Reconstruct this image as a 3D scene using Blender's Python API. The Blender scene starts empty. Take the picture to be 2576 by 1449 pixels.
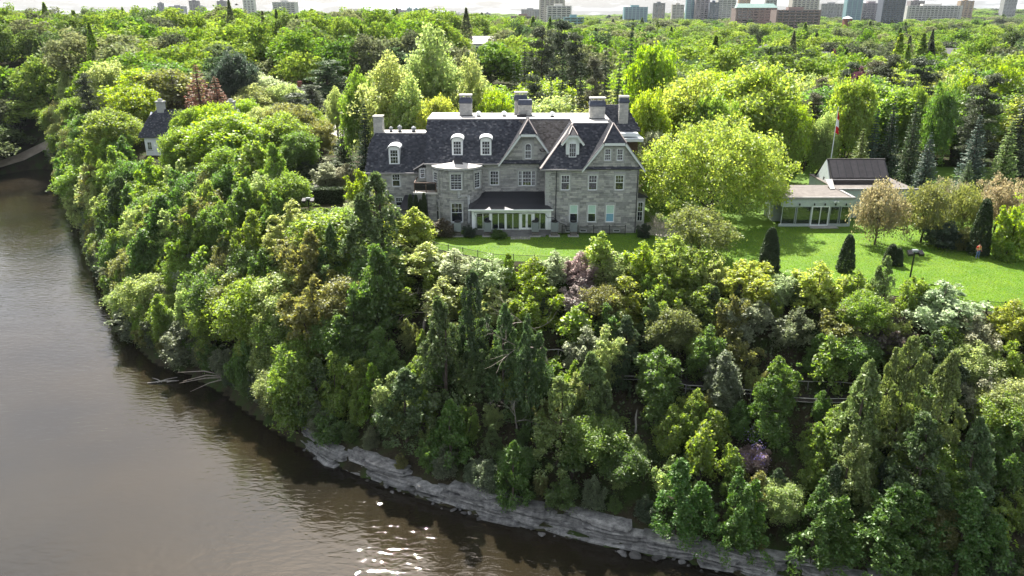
import bpy, bmesh, math, random
import numpy as np
from mathutils import Matrix, Vector

R = math.radians
S = bpy.context.scene
COL = S.collection
# ------------------------------------------------------------------ camera
CAMZ = 28.7                       # metres above the lawn (z = 0); river at z = -20
FPX, CX, CY = 1905.0, 1287.5, 724.5   # photograph at 2575 x 1449
PITCH = math.atan((CY - 34.5) / FPX)
CP, SP = math.cos(PITCH), math.sin(PITCH)
cam = bpy.data.cameras.new('camera')
cam.sensor_width = 36.0
cam.lens = 36.0 * FPX / 2575.0
cam.clip_end = 20000
camo = bpy.data.objects.new('camera', cam)
COL.objects.link(camo)
camo.location = (0, 0, CAMZ)
camo.rotation_euler = (math.pi / 2 - PITCH, 0, 0)
S.camera = camo
# ------------------------------------------------------------------ sun and sky
SUN_EL, SUN_AZ = R(49.5), R(-14)     # azimuth from +Y towards +X
sunv = Vector((math.sin(SUN_AZ) * math.cos(SUN_EL), math.cos(SUN_AZ) * math.cos(SUN_EL), math.sin(SUN_EL)))
sl = bpy.data.lights.new('sun', 'SUN')
sl.energy = 5.0
sl.angle = R(0.5)
sl.color = (1.0, 0.95, 0.87)
so = bpy.data.objects.new('sun', sl)
COL.objects.link(so)
so.location = (-200, 600, 600)
so.rotation_euler = (-sunv).to_track_quat('-Z', 'Y').to_euler()
W = bpy.data.worlds.new('World')
S.world = W
W.use_nodes = True
nt = W.node_tree
bg = nt.nodes['Background']
sky = nt.nodes.new('ShaderNodeTexSky')
sky.sky_type = 'NISHITA'
sky.sun_disc = False
sky.sun_elevation = SUN_EL
sky.sun_rotation = SUN_AZ
sky.air_density = 1.0
sky.dust_density = 4.0
sky.ozone_density = 1.0
# broken cloud deck, by direction only
tc = nt.nodes.new('ShaderNodeTexCoord')
sep = nt.nodes.new('ShaderNodeSeparateXYZ')
nt.links.new(tc.outputs['Generated'], sep.inputs[0])
mx = nt.nodes.new('ShaderNodeMath'); mx.operation = 'MAXIMUM'; mx.inputs[1].default_value = 0.0
nt.links.new(sep.outputs[2], mx.inputs[0])
ad = nt.nodes.new('ShaderNodeMath'); ad.operation = 'ADD'; ad.inputs[1].default_value = 0.12
nt.links.new(mx.outputs[0], ad.inputs[0])
dv = nt.nodes.new('ShaderNodeVectorMath'); dv.operation = 'DIVIDE'
cmb = nt.nodes.new('ShaderNodeCombineXYZ')
for i in range(3):
    nt.links.new(ad.outputs[0], cmb.inputs[i])
nt.links.new(tc.outputs['Generated'], dv.inputs[0]); nt.links.new(cmb.outputs[0], dv.inputs[1])
nz = nt.nodes.new('ShaderNodeTexNoise')
nz.inputs['Scale'].default_value = 1.3; nz.inputs['Detail'].default_value = 7; nz.inputs['Roughness'].default_value = 0.6
nt.links.new(dv.outputs[0], nz.inputs['Vector'])
rp = nt.nodes.new('ShaderNodeValToRGB')
rp.color_ramp.elements[0].position = 0.47; rp.color_ramp.elements[0].color = (0.12, 0.12, 0.12, 1)
rp.color_ramp.elements[1].position = 0.72; rp.color_ramp.elements[1].color = (0.92, 0.92, 0.92, 1)
nt.links.new(nz.outputs['Fac'], rp.inputs[0])
mixs = nt.nodes.new('ShaderNodeMixRGB')
CLOUD = 18.0
mixs.inputs[2].default_value = (CLOUD * 0.97, CLOUD * 0.985, CLOUD, 1)
nt.links.new(rp.outputs[0], mixs.inputs[0]); nt.links.new(sky.outputs[0], mixs.inputs[1])
nt.links.new(mixs.outputs[0], bg.inputs[0])
bg.inputs[1].default_value = 0.05
S.view_settings.view_transform = 'Standard'
S.view_settings.look = 'None'
S.view_settings.gamma = 1.0
S.view_settings.exposure = 1.6
S.view_settings.use_curve_mapping = False
S.cycles.max_bounces = 8
S.cycles.diffuse_bounces = 4
S.cycles.glossy_bounces = 3
S.cycles.transmission_bounces = 5
S.cycles.transparent_max_bounces = 8
S.cycles.volume_bounces = 0
S.cycles.sample_clamp_indirect = 6.0
S.cycles.caustics_reflective = False
S.cycles.caustics_refractive = False
S.cycles.use_denoising = True
S.cycles.denoiser = 'OPENIMAGEDENOISE'
S.cycles.denoising_input_passes = 'RGB_ALBEDO_NORMAL'
S.cycles.denoising_prefilter = 'ACCURATE'
S.render.film_transparent = False

# ------------------------------------------------------------------ pixel -> world helpers
def ray(vx, vy):
    r, u = (vx - CX) / FPX, -(vy - CY) / FPX
    return np.array((r, CP + u * SP, -SP + u * CP))
def at_z(vx, vy, z=0.0):
    d = ray(vx, vy); k = (z - CAMZ) / d[2]
    return (d[0] * k, d[1] * k, z)
def at_y(vx, vy, Y):
    d = ray(vx, vy); k = Y / d[1]
    return (d[0] * k, Y, CAMZ + d[2] * k)
def mpp(Y, z=0.0):                 # metres per photograph pixel (2575 wide)
    return (Y * CP + (CAMZ - z) * SP) / FPX

# ------------------------------------------------------------------ materials
def _nodes(name):
    m = bpy.data.materials.new(name); m.use_nodes = True
    n = m.node_tree
    return m, n, n.nodes['Principled BSDF'], n.nodes['Material Output']
def pmat(name, c, rough=0.7, var=0.25, scale=1.0, bump=0.0, bscale=None, metal=0.0, spec=0.3, c2=None, detail=6, coord='Object', rnd=0.0):
    """principled with noise-mixed colour, fine bump and per-object brightness"""
    m, n, b, o = _nodes(name)
    t = n.nodes.new('ShaderNodeTexCoord')
    src = t.outputs['Object']
    if coord == 'World':
        g = n.nodes.new('ShaderNodeNewGeometry'); src = g.outputs['Position']
    nz = n.nodes.new('ShaderNodeTexNoise'); nz.inputs['Scale'].default_value = scale; nz.inputs['Detail'].default_value = detail
    nz.inputs['Roughness'].default_value = 0.65
    n.links.new(src, nz.inputs['Vector'])
    mr = n.nodes.new('ShaderNodeMapRange'); mr.inputs[1].default_value = 0.3; mr.inputs[2].default_value = 0.7
    n.links.new(nz.outputs['Fac'], mr.inputs[0])
    mi = n.nodes.new('ShaderNodeMixRGB')
    c2 = c2 or tuple(x * (1 + var) for x in c)
    c1 = c if c2 is not None and var == 0 else tuple(x * (1 - var) for x in c)
    mi.inputs[1].default_value = (*c1, 1); mi.inputs[2].default_value = (*c2, 1)
    n.links.new(mr.outputs[0], mi.inputs[0])
    out = mi.outputs[0]
    if rnd:
        oi = n.nodes.new('ShaderNodeObjectInfo')
        hs = n.nodes.new('ShaderNodeHueSaturation')
        r2 = n.nodes.new('ShaderNodeMapRange'); r2.inputs[3].default_value = 1 - rnd; r2.inputs[4].default_value = 1 + rnd
        n.links.new(oi.outputs['Random'], r2.inputs[0]); n.links.new(r2.outputs[0], hs.inputs['Value'])
        n.links.new(out, hs.inputs['Color']); out = hs.outputs[0]
    n.links.new(out, b.inputs['Base Color'])
    b.inputs['Roughness'].default_value = rough; b.inputs['Metallic'].default_value = metal
    b.inputs['Specular IOR Level'].default_value = spec
    if bump:
        bz = n.nodes.new('ShaderNodeTexNoise'); bz.inputs['Scale'].default_value = bscale or scale * 6; bz.inputs['Detail'].default_value = 5
        n.links.new(src, bz.inputs['Vector'])
        bp = n.nodes.new('ShaderNodeBump'); bp.inputs['Strength'].default_value = 1.0; bp.inputs['Distance'].default_value = bump
        n.links.new(bz.outputs['Fac'], bp.inputs['Height']); n.links.new(bp.outputs[0], b.inputs['Normal'])
    return m
def island_mat(name, cols, rough=0.8, spec=0.25, bump=0.01, bscale=14):
    """stones and slates: colour drawn per piece from the face attribute 'tint'"""
    m, n, b, o = _nodes(name)
    a = n.nodes.new('ShaderNodeAttribute'); a.attribute_name = 'tint'
    r = n.nodes.new('ShaderNodeValToRGB')
    el = r.color_ramp.elements
    while len(el) < len(cols): el.new(0.5)
    for i, c in enumerate(cols):
        el[i].position = i / (len(cols) - 1); el[i].color = (*c, 1)
    n.links.new(a.outputs['Fac'], r.inputs[0])
    g = n.nodes.new('ShaderNodeNewGeometry')
    nz = n.nodes.new('ShaderNodeTexNoise'); nz.inputs['Scale'].default_value = 2.2; nz.inputs['Detail'].default_value = 7; nz.inputs['Roughness'].default_value = 0.7
    n.links.new(g.outputs['Position'], nz.inputs['Vector'])
    mr = n.nodes.new('ShaderNodeMapRange'); mr.inputs[1].default_value = 0.25; mr.inputs[2].default_value = 0.75; mr.inputs[3].default_value = 0.72; mr.inputs[4].default_value = 1.25
    n.links.new(nz.outputs['Fac'], mr.inputs[0])
    hs = n.nodes.new('ShaderNodeHueSaturation'); n.links.new(r.outputs[0], hs.inputs['Color']); n.links.new(mr.outputs[0], hs.inputs['Value'])
    n.links.new(hs.outputs[0], b.inputs['Base Color'])
    b.inputs['Roughness'].default_value = rough; b.inputs['Specular IOR Level'].default_value = spec
    bz = n.nodes.new('ShaderNodeTexNoise'); bz.inputs['Scale'].default_value = bscale; bz.inputs['Detail'].default_value = 4
    n.links.new(g.outputs['Position'], bz.inputs['Vector'])
    bp = n.nodes.new('ShaderNodeBump'); bp.inputs['Distance'].default_value = bump
    n.links.new(bz.outputs['Fac'], bp.inputs['Height']); n.links.new(bp.outputs[0], b.inputs['Normal'])
    return m
def leaf_mat(name, trans=0.58, gloss=0.05, ramp=None, jitter=0.35, tboost=2.1, patches=None):
    """leaves: diffuse + translucent; colour from the object's own colour (or its random number), varied leaf by leaf"""
    m, n, b, o = _nodes(name)
    n.nodes.remove(b)
    oi = n.nodes.new('ShaderNodeObjectInfo'); g = n.nodes.new('ShaderNodeNewGeometry')
    col = oi.outputs['Color']
    if ramp:
        r = n.nodes.new('ShaderNodeValToRGB'); el = r.color_ramp.elements
        while len(el) < len(ramp): el.new(0.5)
        for i, c in enumerate(ramp):
            el[i].position = i / (len(ramp) - 1); el[i].color = (*c, 1)
        n.links.new(oi.outputs['Random'], r.inputs[0]); col = r.outputs[0]
    if patches:
        pz = n.nodes.new('ShaderNodeTexNoise'); pz.inputs['Scale'].default_value = patches[0]; pz.inputs['Detail'].default_value = 7; pz.inputs['Roughness'].default_value = 0.7
        n.links.new(g.outputs['Position'], pz.inputs['Vector'])
        pr = n.nodes.new('ShaderNodeMapRange'); pr.inputs[1].default_value = 0.35; pr.inputs[2].default_value = 0.68
        n.links.new(pz.outputs['Fac'], pr.inputs[0])
        pm = n.nodes.new('ShaderNodeMixRGB'); pm.inputs[2].default_value = (*patches[1], 1)
        n.links.new(pr.outputs[0], pm.inputs[0]); n.links.new(col, pm.inputs[1]); col = pm.outputs[0]
    mr = n.nodes.new('ShaderNodeMapRange'); mr.inputs[3].default_value = 1 - jitter; mr.inputs[4].default_value = 1 + jitter
    n.links.new(g.outputs['Random Per Island'], mr.inputs[0])
    mh = n.nodes.new('ShaderNodeMath'); mh.operation = 'MULTIPLY'; mh.inputs[1].default_value = 7.31
    n.links.new(g.outputs['Random Per Island'], mh.inputs[0])
    fr = n.nodes.new('ShaderNodeMath'); fr.operation = 'FRACT'; n.links.new(mh.outputs[0], fr.inputs[0])
    m2 = n.nodes.new('ShaderNodeMapRange'); m2.inputs[3].default_value = 0.482; m2.inputs[4].default_value = 0.518
    n.links.new(fr.outputs[0], m2.inputs[0])
    hs = n.nodes.new('ShaderNodeHueSaturation')
    n.links.new(col, hs.inputs['Color']); n.links.new(mr.outputs[0], hs.inputs['Value']); n.links.new(m2.outputs[0], hs.inputs['Hue'])
    d = n.nodes.new('ShaderNodeBsdfDiffuse'); n.links.new(hs.outputs[0], d.inputs[0])
    t = n.nodes.new('ShaderNodeBsdfTranslucent')
    ht = n.nodes.new('ShaderNodeHueSaturation'); ht.inputs['Hue'].default_value = 0.497; ht.inputs['Saturation'].default_value = 1.12; ht.inputs['Value'].default_value = tboost
    n.links.new(hs.outputs[0], ht.inputs['Color']); n.links.new(ht.outputs[0], t.inputs[0])
    mx1 = n.nodes.new('ShaderNodeMixShader'); mx1.inputs[0].default_value = trans
    n.links.new(d.outputs[0], mx1.inputs[1]); n.links.new(t.outputs[0], mx1.inputs[2])
    gl = n.nodes.new('ShaderNodeBsdfGlossy'); gl.inputs['Roughness'].default_value = 0.55; gl.inputs[0].default_value = (0.9, 0.95, 0.85, 1)
    mx2 = n.nodes.new('ShaderNodeMixShader'); mx2.inputs[0].default_value = gloss
    n.links.new(mx1.outputs[0], mx2.inputs[1]); n.links.new(gl.outputs[0], mx2.inputs[2])
    n.links.new(mx2.outputs[0], o.inputs[0])
    return m
M = {}
M['leaf'] = leaf_mat('leaf', gloss=0.06)
M['needle'] = leaf_mat('needle', trans=0.4, gloss=0.05, jitter=0.4, tboost=1.6)
M['twig'] = pmat('dead_twig', (0.33, 0.29, 0.25), 0.9, 0.35, 3)
M['bark'] = pmat('bark', (0.075, 0.06, 0.048), 0.95, 0.4, 4, 0.02, 18)
M['palebark'] = pmat('pale_bark', (0.30, 0.28, 0.25), 0.9, 0.35, 4, 0.01, 20)
M['blossom'] = leaf_mat('blossom', trans=0.35, gloss=0.02, jitter=0.2, tboost=1.1)
M['stone'] = island_mat('house_stone', [(0.22, 0.222, 0.215), (0.32, 0.322, 0.31), (0.37, 0.37, 0.35), (0.415, 0.41, 0.385), (0.47, 0.46, 0.425)])
M['mortar'] = pmat('mortar', (0.38, 0.385, 0.375), 0.95, 0.2, 3, 0.008, 30)
M['surround'] = pmat('cut_stone', (0.37, 0.375, 0.36), 0.85, 0.18, 3, 0.004, 25, coord='World')
M['slate'] = island_mat('roof_slate', [(0.020, 0.023, 0.034), (0.034, 0.037, 0.050), (0.048, 0.052, 0.067), (0.068, 0.071, 0.086), (0.15, 0.15, 0.16)], rough=0.62, spec=0.4, bump=0.004)
M['shingle'] = island_mat('pale_shingle', [(0.10, 0.085, 0.075), (0.17, 0.15, 0.13), (0.22, 0.195, 0.175), (0.28, 0.25, 0.23)], rough=0.8, bump=0.004)
M['roofbase'] = pmat('roof_underlay', (0.03, 0.03, 0.035), 0.8, 0.2, 2)
M['deck'] = pmat('roof_membrane', (0.55, 0.53, 0.49), 0.7, 0.18, 0.8, coord='World')
M['darkroof'] = pmat('dark_metal_roof', (0.018, 0.019, 0.024), 0.45, 0.35, 1.2, coord='World', spec=0.5)
M['white'] = pmat('white_paint', (0.76, 0.79, 0.80), 0.5, 0.08, 2, coord='World')
M['peel'] = pmat('peeling_paint', (0.60, 0.64, 0.63), 0.7, 0.0, 5, c2=(0.72, 0.76, 0.76), detail=10, coord='World')
M['flash'] = pmat('grey_flashing', (0.28, 0.27, 0.27), 0.5, 0.2, 3, coord='World')
M['hipcap'] = pmat('hip_flashing', (0.34, 0.29, 0.27), 0.6, 0.2, 3, coord='World')
M['black'] = pmat('black_iron', (0.012, 0.012, 0.013), 0.5, 0.2, 4)
M['grey'] = pmat('grey_metal', (0.20, 0.22, 0.235), 0.5, 0.12, 3, spec=0.4)
M['pipe'] = pmat('dark_pipe', (0.02, 0.022, 0.026), 0.5, 0.2, 3)
M['concrete'] = pmat('concrete', (0.36, 0.35, 0.33), 0.9, 0.2, 2, 0.004, 20, coord='World')
M['stepstone'] = pmat('step_stone', (0.17, 0.17, 0.165), 0.9, 0.2, 2, 0.004, 20, coord='World')
M['paver'] = pmat('paver', (0.30, 0.29, 0.27), 0.9, 0.2, 3, 0.004, 20, coord='World', rnd=0.2)
M['cap'] = pmat('chimney_cap', (0.46, 0.45, 0.42), 0.8, 0.15, 3, coord='World')
M['lead'] = pmat('lead_collar', (0.06, 0.07, 0.10), 0.5, 0.2, 3, coord='World')
M['wood'] = pmat('weathered_wood', (0.12, 0.08, 0.06), 0.8, 0.3, 3, coord='World')
M['siding'] = pmat('painted_siding', (0.42, 0.47, 0.47), 0.7, 0.1, 2, coord='World', rnd=0.07)
M['gravelroof'] = pmat('gravel_roof', (0.15, 0.135, 0.125), 0.95, 0.25, 1.2, 0.01, 30, coord='World')
M['bronze'] = pmat('bronze_metal', (0.055, 0.05, 0.052), 0.4, 0.2, 2, metal=0.3, coord='World', rnd=0.15)
M['asphalt'] = pmat('asphalt', (0.10, 0.10, 0.10), 0.9, 0.25, 0.5, 0.004, 20, coord='World')
M['pathsoil'] = pmat('path_soil', (0.045, 0.04, 0.034), 0.95, 0.3, 1.0, 0.01, 20, coord='World')
M['gravel'] = pmat('pale_gravel', (0.36, 0.33, 0.29), 0.95, 0.2, 1.0, 0.01, 25, coord='World')
M['roadpale'] = pmat('pale_concrete_road', (0.48, 0.46, 0.44), 0.9, 0.15, 0.3, coord='World')
M['rock'] = pmat('limestone', (0.07, 0.07, 0.07), 0.9, 0.0, 1.6, 0.06, 6, coord='World', c2=(0.36, 0.355, 0.335), rnd=0.35)
M['rockdark'] = pmat('wet_limestone', (0.05, 0.05, 0.05), 0.75, 0.0, 1.6, 0.05, 6, coord='World', c2=(0.20, 0.195, 0.185), rnd=0.4)
M['sand'] = pmat('sandy_bank', (0.33, 0.28, 0.23), 0.95, 0.25, 0.4, 0.03, 3, coord='World')
def glass_mat(name, c, rough=0.03):
    m, n, b, o = _nodes(name)
    b.inputs['Base Color'].default_value = (*c, 1); b.inputs['Roughness'].default_value = rough
    b.inputs['IOR'].default_value = 1.6; b.inputs['Specular IOR Level'].default_value = 0.9
    g = n.nodes.new('ShaderNodeNewGeometry'); z = n.nodes.new('ShaderNodeTexNoise'); z.inputs['Scale'].default_value = 1.3
    n.links.new(g.outputs['Position'], z.inputs['Vector'])
    bp = n.nodes.new('ShaderNodeBump'); bp.inputs['Distance'].default_value = 0.006; bp.inputs['Strength'].default_value = 0.6
    n.links.new(z.outputs['Fac'], bp.inputs['Height']); n.links.new(bp.outputs[0], b.inputs['Normal'])
    return m
M['glass'] = glass_mat('window_glass', (0.022, 0.026, 0.032))
M['glass_blue'] = glass_mat('blue_glass', (0.10, 0.17, 0.24), 0.15)
M['blind'] = pmat('pale_blind', (0.42, 0.60, 0.50), 0.7, 0.08, 4, spec=0.5)
M['curtain'] = pmat('blue_curtain', (0.18, 0.36, 0.46), 0.7, 0.1, 4, spec=0.5)

# ------------------------------------------------------------------ mesh helpers
def mesh(name, v, f, mats=()):
    me = bpy.data.meshes.new(name)
    me.from_pydata([tuple(map(float, p)) for p in v], [], [tuple(map(int, q)) for q in f])
    for m in mats: me.materials.append(m)
    return me
def np_mesh(name, v, f4, mat):
    """many quads from numpy arrays"""
    me = bpy.data.meshes.new(name)
    n, k = len(f4), f4.shape[1]
    me.vertices.add(len(v)); me.vertices.foreach_set('co', np.ascontiguousarray(v, dtype=np.float32).ravel())
    me.loops.add(n * k); me.loops.foreach_set('vertex_index', np.ascontiguousarray(f4, dtype=np.int32).ravel())
    me.polygons.add(n); me.polygons.foreach_set('loop_start', np.arange(0, n * k, k, dtype=np.int32))
    me.update(calc_edges=True)
    me.materials.append(mat)
    return me
class MB:
    """collects shapes for one mesh"""
    def __init__(s): s.v, s.f, s.t = [], [], []
    def add(s, v, f, tint=0.5):
        o = len(s.v); s.v += [tuple(p) for p in v]; s.f += [tuple(i + o for i in q) for q in f]; s.t += [tint] * len(f); return s
    def box(s, x0, x1, y0, y1, z0, z1, T=None, tint=0.5):
        v = [(x, y, z) for z in (z0, z1) for y in (y0, y1) for x in (x0, x1)]
        if T is not None: v = [T @ Vector(p) for p in v]
        return s.add(v, [(0, 2, 3, 1), (4, 5, 7, 6), (0, 1, 5, 4), (2, 6, 7, 3), (0, 4, 6, 2), (1, 3, 7, 5)], tint)
    def bar(s, a, b, w, h=None, up=(0, 0, 1)):
        a, b = Vector(a), Vector(b); d = (b - a).normalized(); u = Vector(up)
        if abs(d.dot(u)) > 0.98: u = Vector((0, 1, 0))
        x = d.cross(u).normalized(); y = x.cross(d).normalized(); h = h or w
        v = [p + x * sx * w / 2 + y * sy * h / 2 for p in (a, b) for sx, sy in ((-1, -1), (1, -1), (1, 1), (-1, 1))]
        return s.add(v, [(3, 2, 1, 0), (4, 5, 6, 7), (0, 1, 5, 4), (1, 2, 6, 5), (2, 3, 7, 6), (3, 0, 4, 7)])
    def tube(s, pts, rad, n=6, cap=True):
        pts = [Vector(p) for p in pts]; o = len(s.v); m = len(pts)
        if not hasattr(rad, '__len__'): rad = [rad] * m
        for i, p in enumerate(pts):
            d = (pts[min(i + 1, m - 1)] - pts[max(i - 1, 0)]).normalized()
            u = Vector((1, 0, 0)) if abs(d.x) < 0.8 else Vector((0, 1, 0))
            x = d.cross(u).normalized(); y = d.cross(x)
            for k in range(n):
                a = 2 * math.pi * k / n
                s.v.append(tuple(p + (x * math.cos(a) + y * math.sin(a)) * rad[i]))
        for i in range(m - 1):
            for k in range(n):
                q = (k + 1) % n
                s.f.append((o + i * n + k, o + i * n + q, o + (i + 1) * n + q, o + (i + 1) * n + k)); s.t.append(0.5)
        if cap:
            s.f.append(tuple(o + k for k in range(n))[::-1]); s.f.append(tuple(o + (m - 1) * n + k for k in range(n))); s.t += [0.5, 0.5]
        return s
    def lathe(s, c, prof, n=12):
        o = len(s.v); c = Vector(c)
        for r, z in prof:
            for k in range(n):
                a = 2 * math.pi * k / n; s.v.append((c.x + r * math.cos(a), c.y + r * math.sin(a), c.z + z))
        for i in range(len(prof) - 1):
            for k in range(n):
                q = (k + 1) % n; s.f.append((o + i * n + k, o + i * n + q, o + (i + 1) * n + q, o + (i + 1) * n + k)); s.t.append(0.5)
        s.f.append(tuple(o + k for k in range(n))[::-1]); s.f.append(tuple(o + (len(prof) - 1) * n + k for k in range(n))); s.t += [0.5, 0.5]
        return s
    def prism(s, poly, d):
        """planar 3D polygon extruded by vector d"""
        n = len(poly); d = Vector(d); a = [Vector(p) for p in poly]; o = [p + d for p in a]
        f = [tuple(range(n))[::-1], tuple(range(n, 2 * n))] + [(i, (i + 1) % n, n + (i + 1) % n, n + i) for i in range(n)]
        return s.add(a + o, f)
    def mesh(s, name, mat, tint=False):
        me = mesh(name, s.v, s.f, (mat,))
        if tint:
            at = me.attributes.new('tint', 'FLOAT', 'FACE'); at.data.foreach_set('value', np.array(s.t, dtype=np.float32))
        return me
def tag(o, label=None, cat=None, group=None, kind=None):
    if label: o['label'] = label
    if cat: o['category'] = cat
    if group: o['group'] = group
    if kind: o['kind'] = kind
    return o
def thing(name, loc, label, cat, group=None):
    o = bpy.data.objects.new(name, None); o.empty_display_size = 0.3
    o.location = loc; COL.objects.link(o)
    return tag(o, label, cat, group)
def put(name, me, parent=None, label=None):
    """a mesh in WORLD coordinates as a part; its parent's translation is undone"""
    o = bpy.data.objects.new(name, me); COL.objects.link(o)
    if parent is not None:
        o.parent = parent
        if parent.type == 'EMPTY': o.matrix_parent_inverse = Matrix.Translation(-Vector(parent.location))
    if label: o['label'] = label
    return o
def loc_part(name, me, parent):
    """a mesh in the parent's LOCAL coordinates"""
    o = bpy.data.objects.new(name, me); COL.objects.link(o); o.parent = parent
    return o
def struct(name, me):
    o = put(name, me); o['kind'] = 'structure'; return o
def sheet(name, pts, z, mat):
    o = struct(name, mesh(name, [(p[0], p[1], z) for p in pts], [tuple(range(len(pts)))[::-1]], (mat,)))
    if o.data.polygons[0].normal.z < 0: o.data.flip_normals()
    return o
# ------------------------------------------------------------------ terrain
SHORE_V = [(3200, 1680), (2600, 1570), (2200, 1500), (1900, 1449), (1700, 1402), (1560, 1378), (1400, 1338), (1250, 1303),
           (1080, 1255), (960, 1212), (830, 1160), (775, 1128), (700, 1085), (620, 1030), (560, 985), (480, 940), (390, 912),
           (350, 870), (305, 815), (275, 755), (245, 680), (218, 605), (185, 540), (158, 480), (152, 440), (128, 424), (60, 428), (0, 440), (-150, 466), (-420, 500)]
SHORE = [at_z(x, y, -20)[:2] for x, y in SHORE_V]
SHORE = [(9000, -300), (300, 5)] + SHORE + [(-420, 120), (-9000, -1200)]
EDGE_V = [(3000, 880), (2700, 830), (2575, 806), (2350, 768), (2150, 735), (1900, 708), (1700, 690), (1500, 672), (1240, 662), (1090, 632),
          (1010, 600), (930, 572), (840, 566), (760, 540), (660, 492), (570, 445), (480, 410), (380, 404), (300, 384), (235, 350)]
EDGE = [at_z(x, y, 0)[:2] for x, y in EDGE_V]
EDGE = [(9000, -240), (330, 40)] + EDGE + [(-165, 285), (-240, 262), (-430, 170), (-9000, -1100)]
BOX_CLOSE = [(-9500, 9500), (9500, 9500)]
def seg_dist(px, py, line):
    d = np.full(px.shape, 1e9)
    for (ax, ay), (bx, by) in zip(line[:-1], line[1:]):
        vx, vy = bx - ax, by - ay; L = vx * vx + vy * vy + 1e-9
        t = np.clip(((px - ax) * vx + (py - ay) * vy) / L, 0, 1)
        d = np.minimum(d, np.hypot(px - ax - t * vx, py - ay - t * vy))
    return d
def inside(px, py, poly):
    r = np.zeros(px.shape, bool); n = len(poly)
    for i in range(n):
        (ax, ay), (bx, by) = poly[i], poly[(i + 1) % n]
        c = ((ay > py) != (by > py)) & (px < (bx - ax) * (py - ay) / (by - ay + 1e-12) + ax)
        r ^= c
    return r
LAND = SHORE + [(-9500, -1200)] + BOX_CLOSE + [(9500, -300)]
PLAT = EDGE + [(-9500, -1100)] + BOX_CLOSE + [(9500, -240)]
def sst(a, b, x):
    t = np.clip((x - a) / (b - a), 0, 1); return t * t * (3 - 2 * t)
PROF_T = [0, 0.035, 0.07, 0.16, 0.50, 0.535, 0.60, 0.64, 1.0]
PROF_Z = [0, 0.075, 0.11, 0.17, 0.53, 0.56, 0.565, 0.60, 1.0]
def gz(x, y):
    x = np.atleast_1d(np.asarray(x, float)); y = np.atleast_1d(np.asarray(y, float))
    ds, dl = seg_dist(x, y, SHORE), seg_dist(x, y, EDGE)
    land, plat = inside(x, y, LAND), inside(x, y, PLAT)
    t = ds / (ds + dl + 1e-6)
    z = -20 + 20 * np.interp(t, PROF_T, PROF_Z)
    z = z + 0.35 * np.sin(x * 0.9 + 1.3 * np.sin(y * 0.37)) * np.sin(y * 0.8) * np.clip(ds / 6, 0, 1) * np.clip(dl / 4, 0, 1)
    z = np.where(plat, 0.0, z)
    z = np.where(land, z, -20 - np.minimum(ds * 0.35, 4.0) - 0.15)
    rise = 11.5 * sst(170, 360, y) * sst(70, -60, x) * (1 - .5 * sst(500, 1200, y)) + 26 * sst(900, 3200, y) * sst(300, 1900, x) + 3 * sst(600, 3000, y)
    rise = rise + 1.2 * np.sin(x * 0.011) * np.sin(y * 0.013) * sst(260, 500, y)
    return np.where(plat, z + rise, z)
def g1(x, y): return float(gz(x, y)[0])
def grow(a, b, step, far, f=1.16):
    v = list(np.arange(a, b + 1e-6, step)); s = step; lo, hi = [], []
    p = a
    s = step
    while p > -far:
        s *= f; p -= s; lo.append(p)
    p = b; s = step
    while p < far:
        s *= f; p += s; hi.append(p)
    return np.array(lo[::-1] + v + hi)
xs = grow(-150, 80, 1.3, 9000)
ys = grow(38, 250, 1.3, 9000); ys = ys[ys > -900]
gx, gy = np.meshgrid(xs, ys)
gzv = gz(gx.ravel(), gy.ravel())
nx, ny = len(xs), len(ys)
idx = np.arange(nx * ny).reshape(ny, nx)
quads = np.stack([idx[:-1, :-1], idx[:-1, 1:], idx[1:, 1:], idx[1:, :-1]], -1).reshape(-1, 4)
def ground_mat():
    m, n, b, o = _nodes('forest_floor')
    g = n.nodes.new('ShaderNodeNewGeometry')
    z1 = n.nodes.new('ShaderNodeTexNoise'); z1.inputs['Scale'].default_value = 0.35; z1.inputs['Detail'].default_value = 9; z1.inputs['Roughness'].default_value = 0.7
    n.links.new(g.outputs['Position'], z1.inputs['Vector'])
    r = n.nodes.new('ShaderNodeValToRGB'); e = r.color_ramp.elements
    e[0].position = 0.34; e[0].color = (0.022, 0.020, 0.012, 1); e[1].position = 0.58; e[1].color = (0.035, 0.055, 0.016, 1)
    e.new(0.45).color = (0.045, 0.038, 0.024, 1)
    n.links.new(z1.outputs['Fac'], r.inputs[0]); n.links.new(r.outputs[0], b.inputs['Base Color'])
    b.inputs['Roughness'].default_value = 1.0; b.inputs['Specular IOR Level'].default_value = 0.1
    z2 = n.nodes.new('ShaderNodeTexNoise'); z2.inputs['Scale'].default_value = 4; z2.inputs['Detail'].default_value = 6
    n.links.new(g.outputs['Position'], z2.inputs['Vector'])
    bp = n.nodes.new('ShaderNodeBump'); bp.inputs['Distance'].default_value = 0.15
    n.links.new(z2.outputs['Fac'], bp.inputs['Height']); n.links.new(bp.outputs[0], b.inputs['Normal'])
    return m
me = np_mesh('ground', np.stack([gx.ravel(), gy.ravel(), gzv], 1), quads, ground_mat())
me.polygons.foreach_set('use_smooth', np.ones(len(quads), bool))
struct('ground', me)
def ray_ground(vx, vy, h=0.0, y0=40, y1=900):
    """where the pixel's ray first meets the ground raised by h"""
    d = ray(vx, vy); Y = np.concatenate([np.arange(y0, 260, 0.4), np.arange(260, y1, 2.0)])
    k = Y / d[1]; X = d[0] * k; Z = CAMZ + d[2] * k
    hit = np.nonzero(Z <= gz(X, Y) + h)[0]
    i = hit[0] if len(hit) else len(Y) - 1
    return float(X[i]), float(Y[i]), float(Z[i])

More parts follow.
